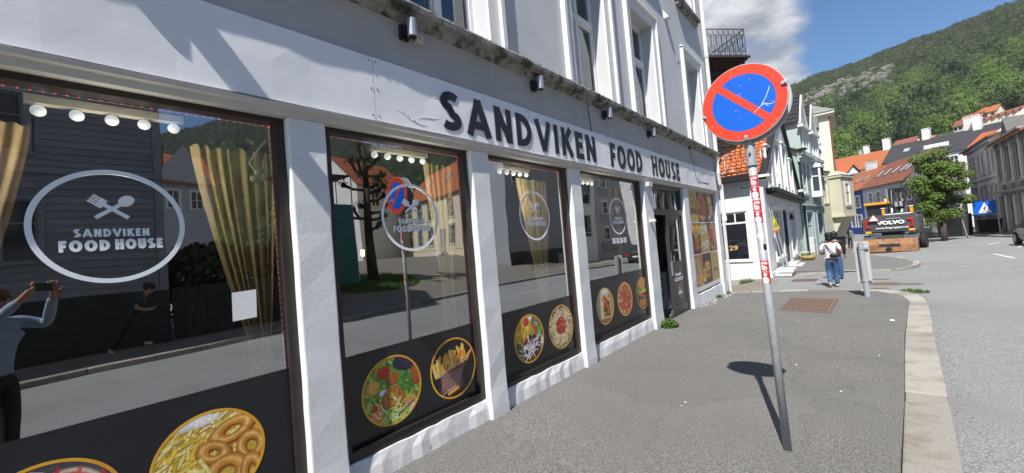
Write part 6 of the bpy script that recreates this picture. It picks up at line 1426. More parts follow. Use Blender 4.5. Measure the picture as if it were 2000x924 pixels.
# things along the cafe wall
t = thing('warning_sign', 'small yellow warning sign sticking out from the cafe corner', 'sign', (-2.5, 19.2, 1.8)); b = B(); b.add([(-2.46, 18.8, 1.55), (-2.28, 19.2, 1.60), (-2.42, 18.95, 2.15), (-2.48, 18.82, 1.55), (-2.30, 19.22, 1.60), (-2.44, 18.97, 2.15)], [(0,1,2), (5,4,3), (0,3,4,1), (1,4,5,2), (2,5,3,0)])
mat('yellow_paint', (0.75, 0.62, 0.02), 0.5, .1, 8); b.build('panel', 'yellow_paint', t); b = B(); b.box(-2.5, -2.26, 18.99, 19.04, 1.48, 1.54); b.build('lower_strip', 'sign_red', t)
b = B(); stroke(b, [(-2.42, 1.68), (-2.38, 1.9), (-2.35, 1.68)], .018, lambda u, v, d: (u+.01, 18.8+(u+2.46)*2.2-d-.012, v), 0, .002); b.build('falling_figure', 'iron_black', t)
ld = thing('leaning_rods', 'two pale metal rods leaning against the cafe wall', 'rods', (-2.3, 18.9, -.15))
for y, x in ((18.6, -2.18), (19.1, -2.1)): b = B(); b.path([(x, y, -.18), (-2.5, y-.1, 2.5)], .022, 8); b.build('rod', 'galvanised', ld)
pl = thing('pallet_steps', 'two stacked worn concrete step blocks beside the cafe corner', 'steps', (-2.2, 18.9, -.2))
for k, (dx, dz) in enumerate(((0, 0), (.05, .14))): b = B(); b.box(-2.5+dx, -1.95+dx, 18.35, 19.5, -.22+dz, -.11+dz); b.box(-2.5+dx, -2.35+dx, 18.35, 19.5, -.11+dz, -.083+dz); b.build('step_block', 'plinth_white' if k else 'beam_grey', pl, bevel=.02)
b = B(); b.box(WX, -2.0, 22.7, 24.5, -.5, -.2); b.box(WX, -2.2, 22.9, 24.3, -.2, -.08); b.build('door_step', 'beam_grey', label='low concrete step at the cafe street door', cat='step', bevel=.01)
b = B(); b.cone((-2.4, 24.75, 2.25), (-2.4, 24.75, 2.0), .06, .09, 8); b.path([(-2.55, 24.75, 2.3), (-2.4, 24.75, 2.3)], .02, 6); b.build('wall_lantern', 'iron_black', label='black wall lantern right of the cafe street door', cat='lamp')
b = B(); b.box(-2.48, -2.05, 32.0, 33.0, -.5, .78); b.build('cable_cabinet', 'beam_grey', label='beige cable cabinet between the white and the teal houses', cat='cabinet', bevel=.02)
fp = thing('flower_bowl', 'round yellow flower bowl with white flowers on the pavement', 'planter', (-2.15, 27.3, -.38))
z0 = h2(-2.1, 27.3); b = B(); b.lathe([(.20, z0), (.34, z0+.10), (.37, z0+.26), (.33, z0+.27), (.05, z0+.2)], 20, (-2.1, 27.3, 0)); mat('ochre', (.42, .30, .10), .7, .2, 8); b.build('bowl', 'ochre', fp, smooth=True)
R = random.Random(2); b = B(); c = B()
for _ in range(160):
    a, q = R.uniform(0, 6.28), .36*math.sqrt(R.random()); p = (-2.1+q*math.cos(a), 27.3+q*math.sin(a), z0+.25+R.random()*.18); l = .06; t_ = R.uniform(0, 6.28)
    b.add([p, (p[0]+l*math.cos(t_), p[1]+l*math.sin(t_), p[2]+.03), (p[0]+l*math.cos(t_+.8), p[1]+l*math.sin(t_+.8), p[2]-.01)], [(0,1,2)])
for k in range(9): 
    for j in range(5): x, y, z = -2.45+R.uniform(-.1, .1), 27.2+R.uniform(-.1, .1), z0+.4+k*.09; b.add([(x, y, z), (x+.07, y+.02, z+.03), (x+.03, y-.05, z+.05)], [(0,1,2)])
b.build('foliage', 'weed', fp, kind='stuff')
for _ in range(30): a, q = R.uniform(0, 6.28), .33*math.sqrt(R.random()); c.ball((-2.1+q*math.cos(a), 27.3+q*math.sin(a), z0+.40+R.random()*.06), .03, 6, 4)
c.build('white_flowers', 'paint_white', fp, kind='stuff')

# ---------------------------------------------------------------- people
mat('skin', (0.42, 0.22, 0.15), 0.6, .08, 10); mat('hair_black', (0.008, 0.007, 0.008), 0.5, .2, 20); mat('hair_red', (0.16, 0.05, 0.02), 0.6, .3, 20)
mat('shirt_white', (0.74, 0.74, 0.76), 0.85, .05, 8); mat('jeans', (0.05, 0.115, 0.25), 0.85, .3, 6); mat('shirt_blue', (0.30, 0.38, 0.50), 0.85, .15, 9, bump=.3, bs=14, bd=.02); mat('trousers_dark', (0.015, 0.017, 0.022), .85); mat('trousers_brown', (0.13, 0.055, 0.03), .85); mat('jacket_grey', (0.20, 0.24, 0.29), .85); mat('jacket_dark', (0.012, 0.03, 0.035), .85); mat('shoe_white', (.6, .6, .55), .7); mat('bag_black', (.012, .012, .016), .6)
def skin(name, P, Eg, root, m, par, sub=2, smooth=True):
    ks = list(P); me = bpy.data.meshes.new('s'); Mi = ROOTM[par.name].inverted()
    me.from_pydata([tuple(P[k][0]) for k in ks], [(ks.index(a), ks.index(b_)) for a, b_ in Eg], [])
    o = bpy.data.objects.new('s', me); COL.objects.link(o)
    md = o.modifiers.new('sk', 'SKIN'); md.use_smooth_shade = True
    for i, k in enumerate(ks):
        r = P[k][1]; v = me.skin_vertices[0].data[i]; v.radius = (r, r) if isinstance(r, float) else r; v.use_root = (k == root)
    s = o.modifiers.new('ss', 'SUBSURF'); s.levels = sub; s.render_levels = sub
    dg = bpy.context.evaluated_depsgraph_get(); dg.update()
    m2 = bpy.data.meshes.new_from_object(o.evaluated_get(dg)); bpy.data.objects.remove(o)
    for p in m2.polygons: p.use_smooth = True
    m2.materials.clear(); m2.materials.append(MATS[m]); m2.name = name
    q = bpy.data.objects.new(name, m2); COL.objects.link(q); q.parent = par; return q
def figure(label, loc, ang, H, J, top, bottom, shoes='shoe_white', hair='hair_black', sleeve='short', long_hair=False, group=None, untucked=0.0):
    """J: joints in units of body height, x right, y forward"""
    t = thing('person', label, 'person', loc, ang, group)
    s = H
    G = lambda k, r: (Vector(J[k])*s, (r[0]*s, r[1]*s) if isinstance(r, tuple) else r*s)
    P = dict(pel=G('pel', (.056, .044)), waist=G('waist', (.054, .044)), chest=G('chest', (.082, .060)), neck0=G('neck0', .034), neck=G('neck', .030), head0=G('head0', .040), head1=G('head1', (.048, .058)), head2=G('head2', (.046, .055)), head3=G('head3', .028))
    Eg = [('pel', 'waist'), ('waist', 'chest'), ('chest', 'neck0'), ('neck0', 'neck'), ('neck', 'head0'), ('head0', 'head1'), ('head1', 'head2'), ('head2', 'head3')]
    for S_ in 'LR':
        P.update({'sh'+S_: G('sh'+S_, .036), 'el'+S_: G('el'+S_, .025), 'wr'+S_: G('wr'+S_, .016), 'hd'+S_: G('hd'+S_, (.024, .013)), 'hip'+S_: G('hip'+S_, .042), 'kn'+S_: G('kn'+S_, .034), 'an'+S_: G('an'+S_, .022), 'ft'+S_: G('ft'+S_, .020)})
        Eg += [('chest', 'sh'+S_), ('sh'+S_, 'el'+S_), ('el'+S_, 'wr'+S_), ('wr'+S_, 'hd'+S_), ('pel', 'hip'+S_), ('hip'+S_, 'kn'+S_), ('kn'+S_, 'an'+S_), ('an'+S_, 'ft'+S_)]
    skin('body', P, Eg, 'pel', 'skin', t)
    # fingers and thumbs, rooted in the palm
    for S_ in 'LR':
        w, h = Vector(J['wr'+S_])*s, Vector(J['hd'+S_])*s; d = (h-w).normalized(); side = d.cross(Vector((0, 0, 1)) if abs(d.z) < .8 else Vector((0, 1, 0))).normalized(); curl = d.cross(side).normalized()*(1 if S_ == 'L' else 1)
        fb = B()
        for k, (o_, l) in enumerate(((-.018, .036), (-.006, .045), (.006, .043), (.018, .034))):
            a = h + side*o_*s - d*.004*s; c = a + d*l*s*.5 - curl*.006*s; e = c + d*l*s*.35 - curl*.018*s; fb.path([tuple(a), tuple(c), tuple(e)], [.0055*s, .005*s, .0042*s], 6)
        a = w.lerp(h, .5) + side*.018*s; c = a + side*.02*s + d*.012*s; fb.path([tuple(a), tuple(c), tuple(c + d*.02*s)], [.0065*s, .006*s, .005*s], 6)
        fb.build('hand_fingers', 'skin', t, local=True, smooth=True)
    f = 1.16
    C = {k: (P[k][0].copy(), (.078*s, .062*s) if k == 'waist' else tuple(x*f for x in P[k][1]) if isinstance(P[k][1], tuple) else P[k][1]*f) for k in ('waist', 'chest', 'shL', 'shR')}
    C['neck0'] = (P['neck0'][0].copy() - Vector((0, 0, .012*s)), .030*s)
    C['hem'] = (P['pel'][0].lerp(P['waist'][0], .22-untucked) , (.084*s*f, .068*s*f))
    E2 = [('hem', 'waist'), ('waist', 'chest'), ('chest', 'neck0'), ('chest', 'shL'), ('chest', 'shR')]
    for S_ in 'LR':
        a, c = P['sh'+S_][0], P['el'+S_][0]
        C['s1'+S_] = (a.lerp(c, .8 if sleeve == 'short' else 1.0), (.033 if sleeve == 'short' else .031)*s); E2.append(('sh'+S_, 's1'+S_))
        if sleeve == 'long': C['s2'+S_] = (P['wr'+S_][0].lerp(c, .08), .024*s); E2.append(('s1'+S_, 's2'+S_))
    skin('shirt', C, E2, 'waist', top, t)
    C = dict(pel=(P['pel'][0], (.090*s, .074*s))); E2 = []
    C['wb'] = (P['pel'][0].lerp(P['waist'][0], .45), (.084*s, .068*s)); E2.append(('wb', 'pel'))
    for S_ in 'LR':
        C['h'+S_] = (P['hip'+S_][0], .061*s); C['k'+S_] = (P['kn'+S_][0], .046*s); C['c'+S_] = (P['kn'+S_][0].lerp(P['an'+S_][0], .5), .043*s); C['a'+S_] = (P['an'+S_][0].lerp(P['kn'+S_][0], .05), .041*s); E2 += [('pel', 'h'+S_), ('h'+S_, 'k'+S_), ('k'+S_, 'c'+S_), ('c'+S_, 'a'+S_)]
    skin('trousers', C, E2, 'pel', bottom, t)
    for S_ in 'LR':
        a, e = P['an'+S_][0], P['ft'+S_][0]; d = (e-a)
        C = dict(h=(a - Vector((0, 0, .012*s)) - d*.25, .022*s), m=(a.lerp(e, .5) - Vector((0, 0, .006*s)), (.024*s, .022*s)), t=(e + d*.05, (.024*s, .016*s))); skin('shoe', C, [('h', 'm'), ('m', 't')], 'm', shoes, t)
    # face and hair
    h = P['head1'][0]; up = (P['head3'][0]-P['head0'][0]).normalized(); fw = Vector((0, 1, 0)); fw = (fw - up*fw.dot(up)).normalized(); rt = fw.cross(up)
    b = B(); b.ball(tuple(h+fw*.060*s+up*.000*s), .010*s, 8, 6, (.8, 1, 1.4)); 
    for e in (-1, 1): b.ball(tuple(h+rt*e*.050*s+up*.002*s), .012*s, 8, 6, (.4, .8, 1.4))
    b.build('nose_and_ears', 'skin', t, local=True, smooth=True)
    b = B()
    for e in (-1, 1): b.ball(tuple(h+fw*.054*s+rt*e*.018*s+up*.014*s), .005*s, 8, 6)
    b.build('eyes', 'hair_black', t, local=True)
    b = B(); b.ball(tuple(h+fw*.053*s-up*.026*s), .008*s, 8, 6, (1.6, .6, .5)); b.build('mouth', 'sign_red', t, local=True)
    b = B(); R = random.Random(5)
    b.ball(tuple(h+up*.026*s-fw*.010*s), .062*s, 16, 12, (.92, 1.06, .98))
    if long_hair:
        b.ball(tuple(h-fw*.035*s-up*.025*s), .054*s, 14, 10, (1.0, .75, 1.2))
        for _ in range(46):
            a = R.uniform(-2.6, -.5); q = .058*s; p = h + rt*math.cos(a)*q + fw*math.sin(a)*q*.8 + up*R.uniform(-.06, .05)*s; b.ball(tuple(p), .013*s, 6, 5)
    b.build('hair', hair, t, local=True, smooth=True)
    return t, P
BASE = dict(pel=(0, 0, .52), waist=(0, 0, .60), chest=(0, -.005, .71), neck0=(0, -.005, .80), neck=(0, 0, .835), head0=(0, .008, .865), head1=(0, .012, .915), head2=(0, .008, .950), head3=(0, .004, .972),
    shL=(-.105, -.005, .785), shR=(.105, -.005, .785), elL=(-.135, -.01, .62), elR=(.135, -.01, .62), wrL=(-.14, .03, .49), wrR=(.14, .03, .49), hdL=(-.14, .045, .445), hdR=(.14, .045, .445),
    hipL=(-.05, 0, .49), hipR=(.05, 0, .49), knL=(-.055, .01, .285), knR=(.055, .01, .285), anL=(-.055, -.01, .045), anR=(.055, -.01, .045), ftL=(-.06, .07, .018), ftR=(.06, .07, .018))
wz = gr(-.62, 14.8)
J = dict(BASE); J.update(knL=(-.048, .05, .29), anL=(-.045, -.09, .085), ftL=(-.045, -.055, .03), knR=(.05, .06, .285), anR=(.055, .05, .045), ftR=(.06, .125, .018), elR=(.15, -.03, .64), wrR=(.135, .09, .60), hdR=(.10, .13, .61), elL=(-.145, -.02, .64), wrL=(-.13, .10, .60), hdL=(-.09, .14, .61), head3=(.004, .0, .972))
wo_, WP = figure('woman in white t-shirt and blue jeans with a black shoulder bag', (-0.60, 14.8, wz), math.radians(4), 1.60, J, 'shirt_white', 'jeans', 'shoe_white', 'hair_black', 'short', True)
b = B(); b.ball((.09, -.135, .93), .075, 14, 10, (1.7, .6, .85)); b.build('shoulder_bag', 'bag_black', wo_, local=True, smooth=True)
b = B(); pts = [(-.14, -.05, 1.27), (-.09, -.13, 1.24), (-.02, -.145, 1.10), (.06, -.14, 1.0)]; b.path(pts, .012, 6); b.path([(-.14, -.05, 1.27), (-.10, .06, 1.27), (0, .13, 1.1), (.13, .10, 1.0), (.17, -.05, .98)], .014, 6); b.build('bag_strap', 'bag_black', wo_, local=True)
b = B(); b.ball((0, .0, 1.545), .092, 14, 8, (1, 1.12, .62)); b.cbox((0, .13, 1.515), (.13, .09, .012)); b.build('cap', 'bag_black', wo_, local=True, smooth=True)
J = dict(BASE); J.update(knL=(-.05, .04, .29), anL=(-.05, -.06, .06), ftL=(-.05, -.01, .025), anR=(.055, .03, .045), ftR=(.06, .10, .018))
figure('person with curly dark hair and black jacket walking beyond the woman in white', (-0.56, 17.2, gr(-.5, 17.2)), math.radians(-3), 1.62, J, 'bag_black', 'jeans', 'bag_black', 'hair_black', 'long', True)
figure('person in a grey-blue jacket and brown trousers walking far down the pavement', (-0.42, 45.3, h2(-.4, 45.3)), math.radians(-10), 1.74, J, 'jacket_grey', 'trousers_brown', 'shoe_white', 'hair_black', 'long')
# the photographer, seen mirrored in the shop glass (yaw of the view: 40 degrees towards the shop)
J = dict(BASE); J.update(elL=(-.18, .10, .75), wrL=(-.085, .225, .925), hdL=(-.060, .250, .965), elR=(.18, .10, .75), wrR=(.085, .225, .925), hdR=(.060, .250, .965), head0=(0, .012, .87), head1=(0, .022, .917), head2=(0, .018, .952), head3=(0, .012, .974), shL=(-.11, .01, .795), shR=(.11, .01, .795))
HP = 1.80; off = .262*HP; ya = math.radians(40.5)
pho, PP = figure('person in light blue shirt holding up a phone, mirrored in the nearest window', (math.sin(ya)*off, -math.cos(ya)*off, hs(0.2, 0)-.0), ya, HP, J, 'shirt_blue', 'trousers_dark', 'bag_black', 'hair_red', 'long', True, untucked=.45)
ph = B(_R.copy() if False else (Matrix.Translation((0, 0, 1.75)) @ _R)); ph.box(-.085, .085, -.042, .042, .006, .016); ph.build('phone', 'black_plastic', label='dark phone held up sideways in both hands by the photographer', cat='phone', bevel=.002)
# the runner on the opposite pavement, seen in the glass
J = dict(BASE); J.update(pel=(0, -.02, .50), waist=(0, .03, .575), chest=(0, .10, .665), neck0=(0, .15, .74), neck=(0, .17, .77), head0=(0, .19, .795), head1=(0, .21, .84), head2=(0, .215, .872), head3=(0, .215, .895), shL=(-.10, .125, .725), shR=(.10, .125, .725), elL=(-.13, .06, .60), wrL=(-.10, .19, .56), hdL=(-.08, .235, .57), elR=(.13, .0, .60), wrR=(.11, .14, .54), hdR=(.10, .18, .55),
   hipL=(-.05, -.02, .475), hipR=(.05, -.02, .475), knL=(-.05, .14, .35), anL=(-.05, .12, .11), ftL=(-.05, .19, .09), knR=(.05, -.11, .28), anR=(.05, -.24, .07), ftR=(.05, -.20, .02))
figure('runner in a dark teal top and pale shoes leaning forward on the opposite pavement', (7.05, 1.3, h3(7, 1.3)), 0.15, 1.78, J, 'jacket_dark', 'trousers_dark', 'shoe_white', 'hair_black', 'short')

# ---------------------------------------------------------------- excavator seen from behind
mat('volvo_grey', (0.075, 0.077, 0.082), 0.5, .12, 4); mat('cab_orange', (0.72, 0.33, 0.03), .5, .12, 6); mat('rubber', (.02, .02, .02), .85, .3, 10); mat('steel_dark', (.035, .035, .038), .5, .2, 8); mat('blade_rust', (0.36, 0.19, 0.085), .7, 0.0, 5, col2=(0.24, 0.11, 0.045), stain=(.14, .07, .035), ss=3, sthr=(.5, .65), bump=.2, bs=20); mat('red_plastic', (.55, .015, .015), .4); mat('amber', (.8, .42, .02), .4); mat('beacon', (.9, .25, .05), .3, emit=(1, .3, .1), es=1.5)
EX = thing('wheeled_excavator', 'dark grey and orange wheeled excavator parked with its counterweight and rusty blade towards us', 'excavator', (1.62, 34.0, -.50), math.radians(-14))
E_ = lambda: B()
def xb(name, m, boxes, par=None, bevel=.02):
    b = B()
    for q in boxes: b.box(*q)
    return b.build(name, m, par or EX, local=True, bevel=bevel)
prof = [(-1.27, 1.22), (1.27, 1.22), (1.32, 1.5), (1.31, 2.12), (1.15, 2.30), (-.15, 2.30), (-.2, 2.22), (-1.24, 2.22), (-1.32, 2.0), (-1.33, 1.45)]
b = B(); b.prism(prof, lambda u, v, w: (u, w*(1 if True else 1), v), 0.0, 1.3); 
# bulging rear face
b.prism([(-1.25, 1.27), (1.24, 1.27), (1.27, 1.5), (1.26, 2.08), (-1.26, 2.0), (-1.28, 1.45)], lambda u, v, w: (u, w - .06*(1-(u/1.3)**2), v), -.10, -.002)
b.build('counterweight', 'volvo_grey', EX, local=True, bevel=.03)
xb('engine_hood', 'volvo_grey', [(-.15, 1.25, .4, 2.2, 2.302, 2.42), (.55, 1.1, .6, 1.8, 2.422, 2.52)]); xb('hood_step', 'paint_white', [(-.2, 1.0, .0, .12, 2.302, 2.36)])
cabp = xb('cab', 'volvo_grey', [(-1.25, -.25, 1.0, 2.6, 1.3, 1.7), (-1.25, -1.19, 1.0, 1.08, 1.7, 3.0), (-.31, -.25, 1.0, 1.08, 1.7, 3.0), (-1.25, -1.19, 2.52, 2.6, 1.7, 3.0), (-.31, -.25, 2.52, 2.6, 1.7, 3.0), (-1.19, -.31, 1.0, 1.06, 2.22, 2.34)], bevel=.01)
xb('cab_roof', 'cab_orange', [(-1.32, -.20, .85, 2.7, 3.0, 3.17)], bevel=.04); xb('cab_glass', 'far_glass', [(-1.2, -.3, 1.03, 2.55, 1.7, 2.99)], bevel=0)
for x in (-.28, 1.0): xb('yellow_post', 'cab_orange', [(x-.07, x+.07, .25, .4, 2.30, 2.72)]); xb('post_cap', 'paint_white', [(x-.1, x+.1, .22, .43, 2.722, 2.77)])
b = B(); b.cone((.25, .1, 2.38), (.25, .1, 2.55), .05, .05, 10); b.build('exhaust', 'steel_dark', EX, local=True)
b = B(); b.cone((-.30, 1.2, 3.18), (-.30, 1.2, 3.36), .055, .045, 10); b.build('beacon', 'beacon', EX, local=True)
# chevron reflectors, triangle, yellow lamps
for s_ in (-1, 1):
    b = B(); P = [(s_*1.10, 2.06), (s_*.84, 2.02), (s_*.86, 1.93), (s_*1.0, 1.92), (s_*1.03, 1.68), (s_*.86, 1.62), (s_*.84, 1.54), (s_*1.10, 1.56)]
    b.prism(P if s_ < 0 else P[::-1], lambda u, v, w: (u, w, v), -.17, -.14)
    b.build('tail_reflector', 'red_plastic', EX, local=True); xb('rear_lamp', 'amber', [(s_*1.0-.14, s_*1.0+.14, -.16, -.10, 1.22 if s_ < 0 else 1.27, 1.34 if s_ < 0 else 1.39)], bevel=.01)
tri = [(-.86, 1.98), (-.30, 1.98), (-.58, 2.42)]
b = B(); b.prism(tri, lambda u, v, w: (u-.08, w, v), -.24, -.225); tr_ = b.build('warning_triangle', 'red_plastic', EX, local=True)
b = B(); b.prism([(-.80, 2.01), (-.36, 2.01), (-.58, 2.36)], lambda u, v, w: (u-.08, w, v), -.246, -.241); b.build('white_centre', 'paint_white', tr_, local=True)
ROOTM_EX = ROOTM[EX.name]
text_mesh('VOLVO', 0.29, 'paint_white', EX, ROOTM_EX @ frameM((.10, -.165, 1.83), (1, 0, 0), (0, 0, 1)), 'lettering', 0.018, .004, 1.28)
text_mesh('www.fmgruppen.no', 0.17, 'paint_white', EX, ROOTM_EX @ frameM((.14, -.165, 1.52), (1, 0, 0), (0, 0, 1)), 'lettering', 0.004, .004, 1.12)
xb('rear_handle', 'galvanised', [(-.1, .55, -.165, -.14, 2.06, 2.10)], bevel=.005)
text_mesh('EW180', 0.13, 'iron_black', EX, ROOTM_EX @ frameM((1.0, .59, 2.47), (1, 0, 0), (0, 0, 1)), 'lettering', 0.004, .004)
# boom folded up behind with bundles of hoses
b = B(); b.path([(.05, 2.4, 1.6), (.05, 3.2, 3.1), (.05, 4.4, 3.9)], [.26, .24, .2], 6); b.build('boom', 'steel_dark', EX, local=True)
b = B(); b.path([(-.15, 1.6, 2.2), (-.18, 2.2, 3.3), (-.15, 2.5, 3.9)], .07, 10); b.path([(.3, 1.6, 2.2), (.32, 2.2, 3.1), (.3, 2.5, 3.6)], .06, 10); b.build('boom_cylinder', 'galvanised', EX, local=True)
R = random.Random(6)
for k in range(16):
    x = -.32+k*.052; h_ = R.uniform(3.65, 4.15); c_ = 'rubber' if k % 4 else 'galvanised'
    b = B(); b.path([(x*.6, 1.9, 2.35), (x+R.uniform(-.05, .05), 1.8, 3.0), (x+R.uniform(-.04, .04), 1.85, h_-.2), (x, 2.1, h_), (x, 2.4, h_-.25)], .024, 6); b.build('hose', c_, EX, local=True)
b = B(); b.path([(-.32, 1.9, 3.3), (-.7, 1.8, 3.75), (-.95, 1.8, 3.55), (-.9, 1.8, 3.3), (-.7, 1.9, 3.1)], .02, 6); b.build('hose', 'rubber', EX, local=True)
xb('valve_block', 'steel_dark', [(-.1, .42, 1.75, 2.0, 2.75, 3.15), (-.3, .55, 1.9, 2.3, 3.9, 4.05)]); xb('valve_plate', 'galvanised', [(.02, .16, 1.7, 1.75, 2.8, 3.1), (.24, .38, 1.7, 1.75, 2.8, 3.12)], bevel=.005)
# chassis, wheels, mudguards, blade
xb('chassis', 'steel_dark', [(-.6, .6, -.2, 3.2, .62, 1.0), (-.45, .45, .2, 1.2, 1.0, 1.22)]); xb('rear_box', 'volvo_grey', [(-.52, .62, -.35, -.1, .72, 1.05)])
for s_ in (-1, 1):
    for y in (.35, 2.9):
        for dx in (0, .30):
            b = B(); cx = s_*(1.0-dx) ; b.lathe([(.25, -.12), (.44, -.12), (.48, -.08), (.48, .08), (.44, .12), (.25, .12)], 22, (cx, y, .48), 'x'); w_ = b.build('wheel', 'rubber', EX, local=True)
            b = B(); b.lathe([(.05, -.06), (.25, -.10), (.25, .10), (.05, .06)], 16, (cx, y, .48), 'x'); b.build('rim', 'galvanised', w_, local=True)
    b = B(); b.add([(s_*.6, -.3, .80), (s_*1.28, -.3, .80), (s_*1.28, .1, 1.10), (s_*.6, .1, 1.10), (s_*.6, 1.0, 1.05), (s_*1.28, 1.0, 1.05), (s_*.6, -.3, .74), (s_*1.28, -.3, .74)], [(0,1,2,3), (3,2,5,4), (0,6,7,1)]); b.build('mudguard', 'volvo_grey', EX, local=True)
bl = B(); pr = [(-.62, .0), (-.72, .10), (-.69, .5), (-.55, .86), (-.45, .86), (-.52, .5), (-.55, .1)]
bl.prism(pr, lambda u, v, w: (w, u, v), -1.28, 1.28); blade = bl.build('dozer_blade', 'blade_rust', EX, local=True, bevel=.01)
xb('blade_plate', 'steel_dark', [(-.45, .52, -.70, -.66, .32, .56)], blade, .004); xb('tow_hook', 'steel_dark', [(-.12, .14, -.82, -.70, .22, .32), (-.05, .07, -.86, -.8, .26, .42)], blade, .02); xb('blade_arm', 'steel_dark', [(-.9, -.7, -.5, .4, .25, .45), (.7, .9, -.5, .4, .25, .45)])

# ---------------------------------------------------------------- parked car at the right edge
mat('car_paint', (0.055, 0.058, 0.065), 0.3, .05, 3, metal=.5, coat=.6)
mat('car_glass', (.02, .024, .03), .08, spec=.9)
car = thing('parked_car', 'dark grey hatchback parked by the right kerb', 'car', (7.15, 31.3, gr(7.15, 31.3)), math.radians(2))
sec = [ # y, half width, z low, z belt, z top, half top width
 (-2.05, .62, .35, .62, .80, .50), (-1.95, .78, .25, .75, .95, .62), (-1.7, .86, .20, .86, 1.20, .60), (-1.2, .89, .19, .88, 1.40, .58), (-.5, .90, .19, .88, 1.46, .58), (.3, .90, .19, .88, 1.42, .58), (.75, .89, .19, .87, 1.22, .60), (1.15, .88, .2, .86, .98, .66), (1.7, .84, .22, .76, .84, .62), (2.05, .70, .30, .60, .68, .55)]
b = B(); ring_ = []
for y, hw_, zl, zbelt, zt, ht in sec: ring_.append([(-hw_*.92, y, zl), (-hw_, y, zl+.18), (-hw_, y, zbelt), (-ht, y, zt), (-ht*.5, y, zt+.03), (ht*.5, y, zt+.03), (ht, y, zt), (hw_, y, zbelt), (hw_, y, zl+.18), (hw_*.92, y, zl)])
for r in ring_: b.v += r
m_ = 10
for i in range(len(sec)-1):
    for k in range(m_):
        b.f.append((i*m_+k, i*m_+(k+1) % m_, (i+1)*m_+(k+1) % m_, (i+1)*m_+k))
b.f += [tuple(range(m_))[::-1], tuple(range((len(sec)-1)*m_, len(sec)*m_))]
b.build('body', 'car_paint', car, local=True, smooth=False, bevel=.02)
for s_ in (-1, 1):
    b = B(); b.add([(s_*.885, -1.5, .93), (s_*.895, -.15, .93), (s_*.625, -.15, 1.38), (s_*.64, -1.1, 1.34)], [(0,1,2,3)]); b.add([(s_*.895, -.08, .93), (s_*.89, 1.0, .93), (s_*.66, .62, 1.26), (s_*.62, -.08, 1.38)], [(0,1,2,3)]); b.build('side_window', 'car_glass', car, local=True)
    for y in (-1.3, 1.3):
        b = B(); b.lathe([(.22, -.10), (.31, -.10), (.32, 0), (.31, .10), (.22, .10)], 20, (s_*.82, y, .32), 'x'); w_ = b.build('wheel', 'rubber', car, local=True)
        b = B(); b.lathe([(.03, -.105), (.20, -.108), (.21, .0), (.20, .108), (.03, .105)], 12, (s_*.82, y, .32), 'x'); b.build('rim', 'galvanised', w_, local=True)
    b = B(); b.cbox((s_*.70, -2.0, .72), (.26, .10, .18)); b.build('tail_light', 'red_plastic', car, local=True); b = B(); b.cbox((s_*.98, .55, .98), (.14, .1, .1)); b.build('door_mirror', 'car_paint', car, local=True)
b = B(); b.add([(-.52, -1.87, .98), (.52, -1.87, .98), (.5, -1.60, 1.28), (-.5, -1.60, 1.28)], [(0,1,2,3)]); b.build('rear_window', 'car_glass', car, local=True)
b = B(); b.cbox((0, -2.07, .55), (.52, .02, .11)); b.build('number_plate', 'paint_white', car, local=True)
red = dup(car, (8.4, 36.4, h3(8.5, 36)), math.radians(0), 'dark red hatchback half up on the opposite pavement, mirrored in the fourth window')
for o in red.children:
    if o.name.startswith('body'): o.data = o.data.copy(); mat('car_red', (.25, .015, .015), .3, metal=.3); o.data.materials[0] = MATS['car_red']
# ---------------------------------------------------------------- far street furniture
sg2 = thing('parking_sign', 'two small parking plates on a thin grey post in front of the garden wall', 'road sign', (6.3, 45.9, gr(6.3, 45.9)))
z0 = gr(7.3, 46.2); b = B(); b.path([(6.45, 45.9, z0-.1), (6.12, 45.9, 2.3)], .035, 8); b.build('post', 'galvanised', sg2); b = B(); b.box(5.95, 6.36, 45.8, 45.83, 1.84, 2.27); b.build('upper_plate', 'sign_back', sg2); b = B(); b.box(6.0, 6.42, 45.8, 45.83, 1.28, 1.80); pl_ = b.build('lower_plate', 'sign_back', sg2)
b = B(); b.box(6.08, 6.24, 45.79, 45.798, 2.0, 2.16); b.build('parking_mark', 'iron_black', sg2); b = B(); b.lathe([(.15, 0), (.15, .008)], 16, (6.2, 45.79, 1.55), 'y'); b.build('round_mark', 'sign_red', pl_)
cs = thing('crossing_sign', 'blue pedestrian crossing sign with a white triangle', 'road sign', (7.8, 44.0, gr(7.8, 44)))
z0 = 1.30; b = B(); b.box(6.62, 7.70, 44.0, 44.06, z0, z0+.92); b.build('plate', 'sign_blue', cs); b = B(); b.path([(7.78, 44.1, gr(7.8, 44)), (7.76, 44.1, z0+1.1)], .04, 8); b.build('post', 'galvanised', cs)
b = B(); b.prism([(6.84, z0+.10), (7.48, z0+.10), (7.16, z0+.84)], lambda u, v, w: (u, w, v), 43.99, 43.997); b.build('white_triangle', 'paint_white', cs)
b = B()
for p_ in ([(7.08, z0+.14), (7.15, z0+.33), (7.24, z0+.14)], [(7.15, z0+.33), (7.18, z0+.52)], [(7.07, z0+.38), (7.17, z0+.48), (7.26, z0+.40)]): stroke(b, p_, .05, lambda u, v, d: (u, 43.988-d, v), 0, .003)
b.ball((7.19, 43.986, z0+.60), .04, 8, 4, (1, .2, 1)); b.build('walking_figure', 'iron_black', cs)
